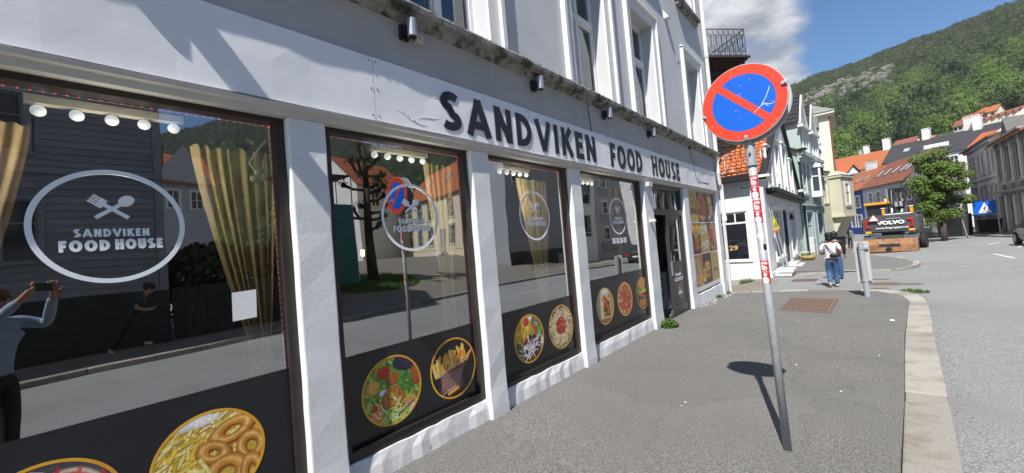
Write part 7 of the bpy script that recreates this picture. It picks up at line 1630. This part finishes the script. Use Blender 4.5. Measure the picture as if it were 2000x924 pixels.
def bin_(x, y, w, m, lab):
    z = h3(x, y); t = thing('wheelie_bin', lab, 'bin', (x, y, z), 0, 'bins on the opposite pavement')
    b = B(); b.add([(-w*.42, -.3, .08), (w*.42, -.3, .08), (w*.42, .3, .08), (-w*.42, .3, .08), (-w*.5, -.37, 1.0), (w*.5, -.37, 1.0), (w*.5, .37, 1.0), (-w*.5, .37, 1.0)], [(0,3,2,1), (0,1,5,4), (1,2,6,5), (2,3,7,6), (3,0,4,7)]); b.build('tub', m, t, local=True)
    b = B(); b.box(-w*.53, w*.53, -.42, .40, 1.0, 1.08); b.build('lid', m, t, local=True, bevel=.02)
    for s_ in (-1, 1): b = B(); b.lathe([(.1, -.03), (.1, .03)], 12, (s_*w*.4, .3, .1), 'x'); b.build('wheel', 'rubber', t, local=True)
bin_(8.0, 50.2, .65, 'stone_dark', 'grey wheelie bin in front of the apartment house, left of the big black one'); bin_(7.85, 47.6, 1.3, 'iron_black', 'large black wheelie bin in front of the apartment house')
bin_(-.95, 38.6, .7, 'iron_black', 'black bin standing by the wall far down the left pavement')
rk = thing('bike_rack', 'low dark bicycle rack on the far left pavement', 'bicycle rack', (-.7, 40, h2(-.7, 40)))
for k in range(3): b = B(); b.path([(-.9, 40+k*.7, -.6), (-.9, 40+k*.7, .35), (-.3, 40+k*.7, .35), (-.3, 40+k*.7, -.6)], .03, 6); b.build('hoop', 'steel_dark', rk)
# grit gathered along the foot of the shop and in the gutter
b = B(); R = random.Random(55)
for _ in range(420):
    y = R.uniform(1.4, 10.0); x = -3.0 + abs(R.gauss(0, .05)); b.ball((x, y, hs(x, y)+.001), R.uniform(.003, .010), 5, 3, (1, 1.2, .6))
b.build('grit', 'grit_brown', label='grit and paint flakes gathered along the foot of the shopfront', cat='grit', kind='stuff', keep=True)
b = B()
for _ in range(700):
    y = R.uniform(1.5, 13); p = at_y(KOUT[:11], y) if y < 12 else (1.0, y); x = p[0] + .01 + abs(R.gauss(0, .10)); b.ball((x, y, gr(x, y)+.001), R.uniform(.003, .011), 5, 3, (1, 1.2, .6))
b.build('gutter_gravel', 'grit_brown', label='loose gravel lying in the gutter beside the kerb', cat='gravel', kind='stuff', keep=True)
# ---------------------------------------------------------------- wooded hill
def lin(x, xs, ys):
    return float(np.interp(x, xs, ys))
def hill_elev(az): return lin(az, [-180, -60, -35, -12, -6.6, -1.6, 2.7, 8, 13, 25, 45, 60, 68, 75, 81, 90, 110, 140, 180], [1, 1, 5, 13, 14.9, 15.9, 16.3, 16.7, 16.9, 16.5, 15.5, 15.0, 17.2, 18.0, 15.2, 12, 6, 2, 1])
def hn(az, r):
    return math.sin(az*.9+r*.013)*.5 + math.sin(az*.37-r*.021+1)*.6 + math.sin(az*2.3+r*.05)*.25
def hill_z(az, r):
    E = hill_elev(az); s = E/16.3
    e = lin(r, [120, 190, 260, 420, 600, 760], [-.8, 3.6*s, 7.2*s, 11.0*s, 14.3*s, E])
    if r > 760: z = 760*math.tan(math.radians(E)) - (r-760)*.25
    else: z = r*math.tan(math.radians(e))
    return 1.75 + z + hn(az, r)*2.2*min(1, max(0, (r-170)/200))
mat('hill_ground', (0.05, 0.085, 0.025), .95, .0, .06, col2=(.035, .06, .018), stain=(.20, .19, .165), ss=.035, sthr=(.60, .66), bump=.6, bs=.3, bd=1.5)
b = B(); AZ = frange(-75, 125, 1.25); RR = [112, 140, 170, 200, 230] + frange(260, 760, 20) + [780, 820, 900, 1100]
for r in RR:
    for a in AZ: t_ = math.radians(a); b.v.append((r*math.sin(t_), r*math.cos(t_), hill_z(a, r)))
k = len(AZ); b.f = [(j*k+i, j*k+i+1, (j+1)*k+i+1, (j+1)*k+i) for j in range(len(RR)-1) for i in range(k-1)]
b.build('hill', 'hill_ground', keep=True, kind='structure', smooth=True)
mat('crag_rock', (.21, .20, .18), .95, .0, .3, col2=(.10, .105, .08), bump=.8, bs=.6, bd=.8)
def is_rock(az, el):
    # band of crags below the skyline
    d = (el - (13.4 + .10*(az+1)))/0.75; e = math.sin(az*5.1)*.4+math.sin(az*11.7+1)*.4
    return -4.2 < az < 4.5 and abs(d) < 1.3+e*.8
R = random.Random(10); b = B()
for _ in range(900):
    az = R.uniform(-3.8, 4.2); r = R.uniform(480, 660)
    z = hill_z(az, r); el = math.degrees(math.atan2(z-1.75, r))
    if not is_rock(az, el) or math.sin(az*9+r*.06)+math.sin(az*3.3-r*.11)+.6*math.sin(az*23+r*.3) < .75: continue
    t_ = math.radians(az); c = Vector((r*math.sin(t_), r*math.cos(t_), z+1.5)); s_ = R.uniform(1.8, 4.2)
    vs = []
    for i in range(9):
        for j in range(5):
            th = 2*PI*i/9; ph_ = PI*j/4; q = 1+R.uniform(-.5, .45); vs.append((c.x+s_*1.9*q*math.sin(ph_)*math.cos(th), c.y+s_*.6*q*math.sin(ph_)*math.sin(th), c.z+s_*.85*q*math.cos(ph_)))
    b.add(vs, [(i*5+j, ((i+1) % 9)*5+j, ((i+1) % 9)*5+j+1, i*5+j+1) for i in range(9) for j in range(4)])
b.build('crags', 'crag_rock', keep=True, kind='stuff', label='pale rock crags showing through the trees below the skyline', cat='rocks')
# tree prototypes, instanced over the slope
def leafmat(name, c1, c2, rv=.25):
    m = mat(name, c1, .75, 0, .35, col2=c2, spec=.15, obj=rv); b_ = m.node_tree.nodes['Principled BSDF']
    m.node_tree.nodes['Principled BSDF'].inputs['Subsurface Weight'].default_value = 0
    return m
leafmat('leaf_mid', (.115, .165, .050), (.070, .110, .036)); leafmat('leaf_bright', (.150, .225, .045), (.105, .17, .04)); leafmat('leaf_dark', (.050, .078, .040), (.034, .055, .028)); leafmat('leaf_olive', (.105, .125, .060), (.075, .092, .045))
protos = bpy.data.collections.new('tree_kinds')
def proto(kind, m, seed):
    R = random.Random(seed); b = B()
    if kind == 'round':
        cl = [(R.uniform(-.55, .55), R.uniform(-.55, .55), R.uniform(.35, 1.25), R.uniform(.28, .46)) for _ in range(9)]
        for x, y, z, r in cl:
            for _ in range(46):
                d = Vector((R.gauss(0, 1), R.gauss(0, 1), R.gauss(.25, 1))).normalized(); p = Vector((x, y, z)) + d*r*R.uniform(.75, 1.05)
                n_ = (d + Vector((R.gauss(0, .5), R.gauss(0, .5), R.gauss(.3, .5)))).normalized(); a = n_.orthogonal().normalized(); c = n_.cross(a); s_ = R.uniform(.05, .10)
                ang = R.uniform(0, 6.28); a, c = a*math.cos(ang)+c*math.sin(ang), c*math.cos(ang)-a*math.sin(ang)
                b.add([tuple(p-a*s_), tuple(p-c*s_*.6), tuple(p+a*s_), tuple(p+c*s_*.6)], [(0, 1, 2, 3)])
    else:
        for j in range(13):
            z = .12+j*.135; rr = .42*(1-j/13.5)
            for _ in range(int(8+34*(1-j/13))):
                t_ = R.uniform(0, 6.28); q = rr*R.uniform(.45, 1.1); p = Vector((q*math.cos(t_), q*math.sin(t_), z-q*.3+R.uniform(-.04, .04))); d = Vector((math.cos(t_), math.sin(t_), -.35)); sd = Vector((-math.sin(t_), math.cos(t_), 0)); s_ = .075
                b.add([tuple(p-d*s_), tuple(p+sd*s_*.5), tuple(p+d*s_), tuple(p-sd*s_*.5)], [(0, 1, 2, 3)])
    b.add([(-.03, 0, -.6), (.03, 0, -.6), (.01, 0, .9), (-.01, 0, .9)], [(0, 1, 2, 3)])
    me = bpy.data.meshes.new('tree_kind'); me.from_pydata(b.v, [], b.f); me.materials.append(MATS[m]); o = bpy.data.objects.new('tree_kind', me); protos.objects.link(o); return o
for k, (kd, m) in enumerate((('round', 'leaf_mid'), ('round', 'leaf_mid'), ('round', 'leaf_bright'), ('round', 'leaf_olive'), ('fir', 'leaf_dark'), ('round', 'leaf_dark'), ('round', 'leaf_bright'), ('fir', 'leaf_dark'))): proto(kd, m, 30+k)
pts = []; sc_ = []; idx = []
R = random.Random(99)
def scatter(a0, a1, n, r0, r1):
    for _ in range(n):
        az = R.uniform(a0, a1); r = math.sqrt(R.uniform(r0*r0, r1*r1)); z = hill_z(az, r); el = math.degrees(math.atan2(z-1.75, r))
        if is_rock(az, el) and R.random() < .70: continue
        if 3 < az < 48 and r < 262+max(0, min(az, 14)-5)*5.5: continue
        t_ = math.radians(az); pts.append((r*math.sin(t_), r*math.cos(t_), z-.5)); v = math.sin(az*1.9+r*.03)+math.sin(az*.8-r*.017)+R.uniform(-1, 1)
        up = r > 560
        if up: kx = R.choice([3, 3, 5, 4, 0, 3]); s_ = R.uniform(2.4, 4.2)
        elif v > .9: kx = R.choice([2, 6, 2, 0]); s_ = R.uniform(3.2, 5.6)
        elif v < -.9: kx = R.choice([4, 5, 7, 4, 1]); s_ = R.uniform(3.6, 6.2)
        else: kx = R.choice([0, 1, 3, 5, 0, 1, 4]); s_ = R.uniform(3.0, 5.6)
        sc_.append(s_); idx.append(kx)
scatter(-12, 17, 17000, 205, 780); scatter(18, 48, 2600, 230, 780); scatter(48, 95, 12000, 150, 780); scatter(-60, -14, 1500, 205, 700); scatter(-8, 4, 500, 150, 215); scatter(48, 100, 2600, 128, 235)
me = bpy.data.meshes.new('forest'); me.from_pydata(pts, [], [])
for nm, dat, ty in (('tscale', sc_, 'FLOAT'), ('kind', idx, 'INT'), ('rot', [R.uniform(0, 6.28) for _ in pts], 'FLOAT')):
    at_ = me.attributes.new(nm, ty, 'POINT'); at_.data.foreach_set('value', dat)
forest = bpy.data.objects.new('forest', me); COL.objects.link(forest); tag(forest, 'dense mixed green woodland covering the hillside', 'forest', kind='stuff')
gn = bpy.data.node_groups.new('forest', 'GeometryNodeTree')
gn.interface.new_socket('Geometry', in_out='INPUT', socket_type='NodeSocketGeometry'); gn.interface.new_socket('Geometry', in_out='OUTPUT', socket_type='NodeSocketGeometry')
gi = gn.nodes.new('NodeGroupInput'); go = gn.nodes.new('NodeGroupOutput'); m2p = gn.nodes.new('GeometryNodeMeshToPoints'); iop = gn.nodes.new('GeometryNodeInstanceOnPoints'); ci_ = gn.nodes.new('GeometryNodeCollectionInfo')
ci_.inputs['Collection'].default_value = protos; ci_.inputs['Separate Children'].default_value = True; ci_.inputs['Reset Children'].default_value = True
gn.links.new(gi.outputs[0], m2p.inputs['Mesh']); gn.links.new(m2p.outputs[0], iop.inputs['Points']); gn.links.new(ci_.outputs[0], iop.inputs['Instance']); iop.inputs['Pick Instance'].default_value = True
def na(name, ty):
    n = gn.nodes.new('GeometryNodeInputNamedAttribute'); n.data_type = ty; n.inputs['Name'].default_value = name; return n.outputs['Attribute']
gn.links.new(na('kind', 'INT'), iop.inputs['Instance Index'])
cx_ = gn.nodes.new('ShaderNodeCombineXYZ'); gn.links.new(na('rot', 'FLOAT'), cx_.inputs[2]); gn.links.new(cx_.outputs[0], iop.inputs['Rotation']); gn.links.new(na('tscale', 'FLOAT'), iop.inputs['Scale']); gn.links.new(iop.outputs[0], go.inputs[0])
md = forest.modifiers.new('trees', 'NODES'); md.node_group = gn

# ---------------------------------------------------------------- street trees
mat('bark', (.07, .055, .04), .9, .4, 14, bump=.6, bs=30)
mat('crown_leaf', (.15, .235, .045), .6, 0, 1.2, col2=(.085, .15, .032), spec=.3); mat('crown_leaf_red', (.20, .09, .03), .6, .3, 3)
def street_tree(name, label, x, y, z, h, tr, clumps, nleaf, ls, leaf='crown_leaf', seed=1, group=None, red=0):
    R = random.Random(seed); t = thing(name, label, 'tree', (x, y, z), 0, group)
    b = B(); b.path([(0, 0, -.2), (.03, .02, h*.22), (-.02, 0, h*.42)], [tr*1.25, tr, tr*.8], 10)
    for c in clumps: b.path([(-.02, 0, h*R.uniform(.28, .42)), (c[0]*.45, c[1]*.45, (h*.4+c[2])*.5), (c[0], c[1], c[2])], [tr*.55, tr*.3, tr*.1], 6)
    b.build('trunk', 'bark', t, local=True, smooth=True)
    b = B(); rb = B()
    for k in range(nleaf):
        c = R.choice(clumps); d = Vector((R.gauss(0, 1), R.gauss(0, 1), R.gauss(.15, 1))).normalized(); f = R.random()**.45; p = Vector(c[:3]) + Vector((d.x*c[3], d.y*c[3], d.z*c[3]*.72))*f
        n_ = (d*.6 + Vector((R.gauss(0, .4), R.gauss(0, .4), R.gauss(.75, .35)))).normalized(); a = n_.orthogonal().normalized(); e = n_.cross(a); g = R.uniform(0, 6.28); a, e = a*math.cos(g)+e*math.sin(g), e*math.cos(g)-a*math.sin(g); s_ = ls*R.uniform(.6, 1.2)
        (rb if R.random() < red else b).add([tuple(p-a*s_), tuple(p-e*s_*.55-n_*s_*.15), tuple(p+a*s_), tuple(p+e*s_*.55-n_*s_*.15)], [(0, 1, 2, 3)])
    b.build('crown', leaf, t, local=True)
    if red: rb.build('winged_seeds', 'crown_leaf_red', t, local=True, kind='stuff')
    return t
R = random.Random(21); cl = []
for _ in range(60):
    u = Vector((R.gauss(0, 1), R.gauss(0, 1), R.gauss(0, 1))).normalized()*R.random()**.33; cl.append((u.x*1.5, u.y*1.4, 4.15+u.z*2.95 - .2*abs(u.x), R.uniform(.45, .8)))
street_tree('maple_tree', 'round green street maple with reddish seed clusters in front of the black house', 4.98, 43.7, gr(4.98, 43.7)-.1, 7.6, .16, cl, 34000, .075, seed=3, red=.06)
# ---------------------------------------------------------------- what stands across the street (mirrored in the shop windows)
mat('slate_board', (.20, .222, .26), .75, .12, 3, obj=.10); mat('dark_plinth', (.035, .036, .04), .85, .4, 4); mat('hedge_leaf', (.03, .055, .02), .7, .3, 3); mat('rhodo', (.35, .07, .16), .7, .2, 6)
dh = thing('slate_blue_house', 'slate blue clapboard house on a black plinth straight across the street', 'building', (8.0, 0, 0))
HX = 7.98
TE = Matrix(((0, 1, 0, HX), (-1, 0, 0, 2.15), (0, 0, 1, 0), (0, 0, 0, 1)))     # u runs toward -y from the corner, outside -> -x
b = B(TE); ow = [(2.35, 3.25, 4.85, 6.3), (5.6, 6.5, 4.85, 6.3), (2.2, 3.3, 2.35, 3.75), (5.4, 6.5, 2.35, 3.75)]
wall_grid(b, lambda u, z, d: (u, -d, z), 0, 11.5, -.3, 9.4, ow, .1); b.quad((0, 9, -.3), (0, 0, -.3), (0, 0, 9.4), (0, 9, 9.4)); b.quad((11.5, 0, -.3), (11.5, 9, -.3), (11.5, 9, 9.4), (11.5, 0, 9.4)); b.build('wall', 'slate_board', dh)
b = B(TE); gable_roof(b, 11.5, 9, 9.4, 3.2, .3, 0); b.build('roof', 'roof_dark', dh)
b = B(TE); b.box(-.02, 11.5, -.10, 0, -.3, 1.42); b.build('plinth', 'dark_plinth', dh)
for k in range(46):
    z0 = 1.43+k*.172
    for (a, c) in ((.16, 2.2), (3.42, 5.3), (6.62, 11.4)) if (2.2 < z0 < 3.9 or 4.7 < z0 < 6.45) else ((.16, 11.4),):
        b = B(TE); b.prism([(-.034, 0), (-.016, .172), (0, .172), (0, 0)], lambda u, v, w: (w, u, z0+v), a, c); b.build('board', 'slate_board', dh)
b = B(TE); b.box(-.03, .15, -.05, 0, 1.42, 9.4); b.box(-.02, 11.5, -.09, -.036, 4.35, 4.5); b.build('corner_board', 'slate_board', dh)
for o_ in ow: window(dh, *o_, 2, (.62,), m='slate_board', trim=.11, dep=.08, local=False, T=TE)
b = B(); 
fe = thing('plank_fence', 'black plank fence beside the slate blue house', 'fence', (8.1, 3.6, 0))
for k in range(22): b = B(); b.box(8.02, 8.05, 2.25+k*.155, 2.39+k*.155, 0.02, 1.45+.0*k); b.build('board', 'dark_plinth', fe)
def hedge(name, label, x0, x1, y0, y1, z0, z1, n, m, s_=.09, seed=1, fl=0):
    R = random.Random(seed); b = B(); f_ = B()
    for _ in range(n):
        x, y, z = R.uniform(x0, x1), R.uniform(y0, y1), z0+(z1-z0)*R.random()**.7; z += .25*math.sin(y*2.3)*math.cos(x*2)*(z-z0)/(z1-z0); q = Vector((R.gauss(0, 1), R.gauss(0, 1), R.gauss(0, 1))).normalized(); a = q.orthogonal().normalized()*s_; c = q.cross(a)*.6
        (f_ if R.random() < fl else b).add([(x-a.x, y-a.y, z-a.z), (x-c.x, y-c.y, z-c.z), (x+a.x, y+a.y, z+a.z), (x+c.x, y+c.y, z+c.z)], [(0, 1, 2, 3)])
    o = b.build(name, m, label=label, cat='hedge')
    if fl: f_.build('blossom', 'rhodo', o, kind='stuff')
    return o
hedge('rhododendron_hedge', 'dark rhododendron hedge with pink blossom behind the plank fence', 8.4, 10.2, 2.4, 5.6, .1, 2.5, 5200, 'hedge_leaf', .10, 4, .05)
g1, _ = house('white_gabled_cottage', 'small pale cottage with a steep gable beyond the rhododendron hedge', 'building', (30.2, 8.5), (30.0, 5.1), 4.5, 8.4, 5, 2.4, 'paleblue_wall', 'tile_orange', [(.6, 1.3, 6.4, 7.7, 2, 2), (2.0, 2.7, 6.4, 7.7, 2, 2)], rows=8, zdown=4)
b = B(TE); b.T = None; ang = 0
b = B(); b.add([(29.9, 5.0, 8.3), (29.9, 8.5, 8.3), (29.9, 6.75, 11.2)], [(0, 1, 2)]); b.build('front_gable', 'paleblue_wall', g1)
chimney(g1, 3.1, 1.0, 4.0, 6.4, .8, .6, 'dark_wall')
sc = thing('scaffold', 'scaffold tower with green netting across the square', 'scaffold', (14.5, 7.9, .5))
for x in (13.6, 15.4):
    for y in (7.2, 8.6, 10.0): b = B(); b.path([(x, y, .3), (x, y, 6.2)], .03, 6); b.build('pole', 'galvanised', sc)
for z in (2.2, 4.2, 6.1): b = B(); b.box(13.6, 15.4, 7.2, 10.0, z, z+.05); b.build('deck', 'darkwood', sc)
mat('netting', (.05, .20, .19), .9, .2, 4); b = B(); b.quad((13.58, 7.2, .5), (13.58, 10.0, .5), (13.58, 10.0, 4.6), (13.58, 7.2, 4.6)); b.build('netting', 'netting', sc)
YH, _ = house('yellow_clapboard_house', 'sunlit pale yellow clapboard house with red tiled roof above the cobbled square', 'building', (17.1, 21.9), (31, 24.2), 1.6, 7.2, 7, 3.6, 'yellow_wall', 'tile_orange',
    [(u, u+1.05, z, z+1.7, 2, 3, 'stone_grey', .12, .05) for u in (1.2, 3.6, 7.6, 9.8, 12.0) for z in (5.0, 2.6)], rows=16)
for k in range(26):
    z0 = .55+k*.195
    segs = ((0, 13.9),) if not (2.45 < z0+1.6 < 4.45 or 4.85 < z0+1.6 < 6.85) else ((0, 1.05), (2.4, 3.45), (4.8, 7.45), (8.8, 9.65), (11.0, 11.85), (13.2, 13.9))
    for a, c in segs: b = B(); b.prism([(-.036, 0), (-.016, .195), (0, .195), (0, 0)], lambda u, v, w: (w, u, z0+v), a, c); b.build('board', 'yellow_wall', YH, local=True)
lbox(YH, 'door', 'stone_dark', (5.3, 6.4, -.06, 0, .15, 2.5)); lbox(YH, 'door_steps', 'stone_grey', (4.9, 6.8, -1.0, -.05, -.1, .15), (5.0, 6.7, -.7, -.05, .15, .3)); lbox(YH, 'corner_board', 'win_white', (-.03, .2, -.06, 0, .5, 5.6)); 
for u in (3, 6.5, 10.5): skylight(YH, u, 7, 5.6, 3.6, .35, .55)
g4, _ = house('brick_red_house', 'large house with a red tiled hipped roof above the scaffold', 'building', (32, 25.5), (30.5, 19.0), 4, 9.2, 7, 3.2, 'white_wall', 'tile_orange', [(1, 2, 7, 8.6, 2, 2), (4, 5, 7, 8.6, 2, 2)], rows=12, zdown=4)
# pollarded tree on a patch of grass
tx, ty = 14.0, 11.0; tz = gr(tx, ty)
pt = thing('pollarded_tree', 'knobbly pollarded tree on a patch of rough grass in the square', 'tree', (tx, ty, tz)); b = B(); R = random.Random(14); cb = B()
b.path([(0, 0, -.1), (.05, 0, 2.5), (0, .05, 5.0), (0, 0, 7.4)], [.30, .22, .16, .08], 10)
for k in range(22):
    a = R.uniform(0, 6.28); z = R.uniform(2.6, 7.0); l = R.uniform(.7, 1.7)*(1.15-z/11); e = (l*math.cos(a), l*math.sin(a), z+R.uniform(.1, .7)); b.path([(0, 0, z), (e[0]*.6, e[1]*.6, z+.05), e], [.09, .07, .09], 6); b.ball(e, .15, 8, 6)
    for _ in range(70 if z > 5 else 34): q = Vector((R.gauss(0, 1), R.gauss(0, 1), R.gauss(.4, 1))).normalized(); p = Vector(e)+q*R.uniform(.1, .42); a_ = q.orthogonal().normalized()*.09; c_ = q.cross(a_); cb.add([tuple(p-a_), tuple(p-c_*.5), tuple(p+a_), tuple(p+c_*.5)], [(0, 1, 2, 3)])
b.build('trunk', 'bark', pt, local=True, smooth=True); cb.build('crown', 'leaf_olive', pt, local=True)
R = random.Random(31); b = B()
for _ in range(5200):
    a, q = R.uniform(0, 6.28), math.sqrt(R.random()); x, y = 13.6+q*2.4*math.cos(a), 10.6+q*2.6*math.sin(a); z = gr(x, y)+.03; t_ = R.uniform(0, 6.28); h_ = R.uniform(.06, .22); b.add([(x-.02*math.cos(t_), y-.02*math.sin(t_), z), (x+.02*math.cos(t_), y+.02*math.sin(t_), z), (x+R.uniform(-.05, .05), y+R.uniform(-.05, .05), z+h_)], [(0, 1, 2)])
b.build('grass', 'weed', keep=True, kind='stuff', label='rough grass patch round the pollarded tree', cat='grass')
# grey clapboard house, pale modern block, concrete block
gcb, LG_ = house('grey_clapboard_house', 'grey clapboard house with a rounded gable on a dark plinth across the street', 'building', (13.4, 28.2), (13.0, 21.2), -.1, 8.4, 3.6, 1.6, 'bluegrey_wall', 'roof_dark', [(5.6, 6.2, 6.6, 7.5, 1, 2)], base=None)
for k in range(36): b = B(); z0 = 1.5+k*.19; b.prism([(-.034, 0), (-.016, .19), (0, .19), (0, 0)], lambda u, v, w: (w, u, z0+v), .1, LG_-.1 if not 6.4 < z0 < 7.6 else 5.45); b.build('board', 'bluegrey_wall', gcb, local=True)
lbox(gcb, 'plinth', 'dark_wall', (0, LG_, -.06, 0, -.5, 1.5))
ft = thing('wire_fence', 'low black railing with two posts in front of the grey clapboard house', 'fence', (11, 24, 0))
for k in range(15): b = B(); y = 21.5+k*.45; b.path([(11.2, y, .0), (11.2, y, 1.2)], .02, 5); b.build('upright', 'iron_black', ft)
b = B(); b.path([(11.2, 21.5, 1.2), (11.2, 27.8, 1.2)], .02, 5); b.path([(11.2, 21.5, .3), (11.2, 27.8, .3)], .02, 5); b.build('rail', 'iron_black', ft)
md_, LM = house('pale_modern_block', 'pale modern house with a wide glazed stair window between the grey houses', 'building', (13.2, 34.2), (13.3, 28.6), -.2, 8.2, 7, 2.0, 'win_white', 'tile_orange', [(.8, 2.6, 5.2, 7.6, 1, (.4,)), (.8, 2.6, 2.2, 4.2, 1, (.2,))], base=None)
cc, LCc = house('concrete_block', 'grey concrete block with rows of small white cross windows', 'building', (14.0, 50.5), (14.0, 34.6), -.4, 11.6, 9, .4, 'concrete', 'roof_grey', [(50.5-y-.6, 50.5-y+.6, z, z+1.25, 2, 2, 'win_white', .1) for y in (37.7, 40.6, 43.4, 46.3) for z in (7.3, 4.55, 1.8)], base=None, ov=.05)
for y in (37.7, 43.4):
    for z in (6.3, 3.5, .7): lbox(cc, 'panel', 'stone_dark', (50.5-y-2.3, 50.5-y+1.1, -.05, 0, z+.4+.02, z+1.3))
mat('graffiti_a', (.5, .40, .10), .8, .3, 3); mat('graffiti_b', (.12, .28, .42), .8, .3, 3)
for k, y in enumerate((36.6, 38.0, 39.6, 41.2, 42.8)):
    b = B(); stroke(b, [(0, 0), (.25, .6), (.5, .1), (.75, .65), (.9, 0)], .14, lambda u, v, d: (13.98-d-.06, y+u, .5+v), 0, .004); b.build('graffiti', 'graffiti_a' if k % 2 else 'graffiti_b', cc)
b = B(); z0 = h3(9, 36); b.path([(8.9, 35.5, z0), (8.9, 35.5, z0+2.9)], .04, 8); o = b.build('sign_post', 'galvanised', label='grey sign post with two small blue plates across the street, mirrored in the fourth window', cat='road sign'); b = B(); b.box(8.85, 8.88, 35.1, 35.9, z0+2.5, z0+2.9); b.box(8.85, 8.88, 35.2, 35.8, z0+2.0, z0+2.3); b.build('plates', 'sign_blue', o)
# ---------------------------------------------------------------- thin summer haze
hz_m = bpy.data.materials.new('haze'); hz_m.use_nodes = True; t = hz_m.node_tree; t.nodes.remove(t.nodes['Principled BSDF'])
pv = t.nodes.new('ShaderNodeVolumePrincipled'); pv.inputs['Color'].default_value = (.80, .86, .95, 1); pv.inputs['Density'].default_value = 0.00014; pv.inputs['Anisotropy'].default_value = .2
t.links.new(pv.outputs[0], t.nodes['Material Output'].inputs['Volume'])
MATS['haze'] = hz_m
b = B(); b.box(-1150, 1150, -1150, 1150, -80, 420); b.build('haze', 'haze', keep=True, kind='stuff', label='thin pale summer haze over the town and hillside', cat='haze')
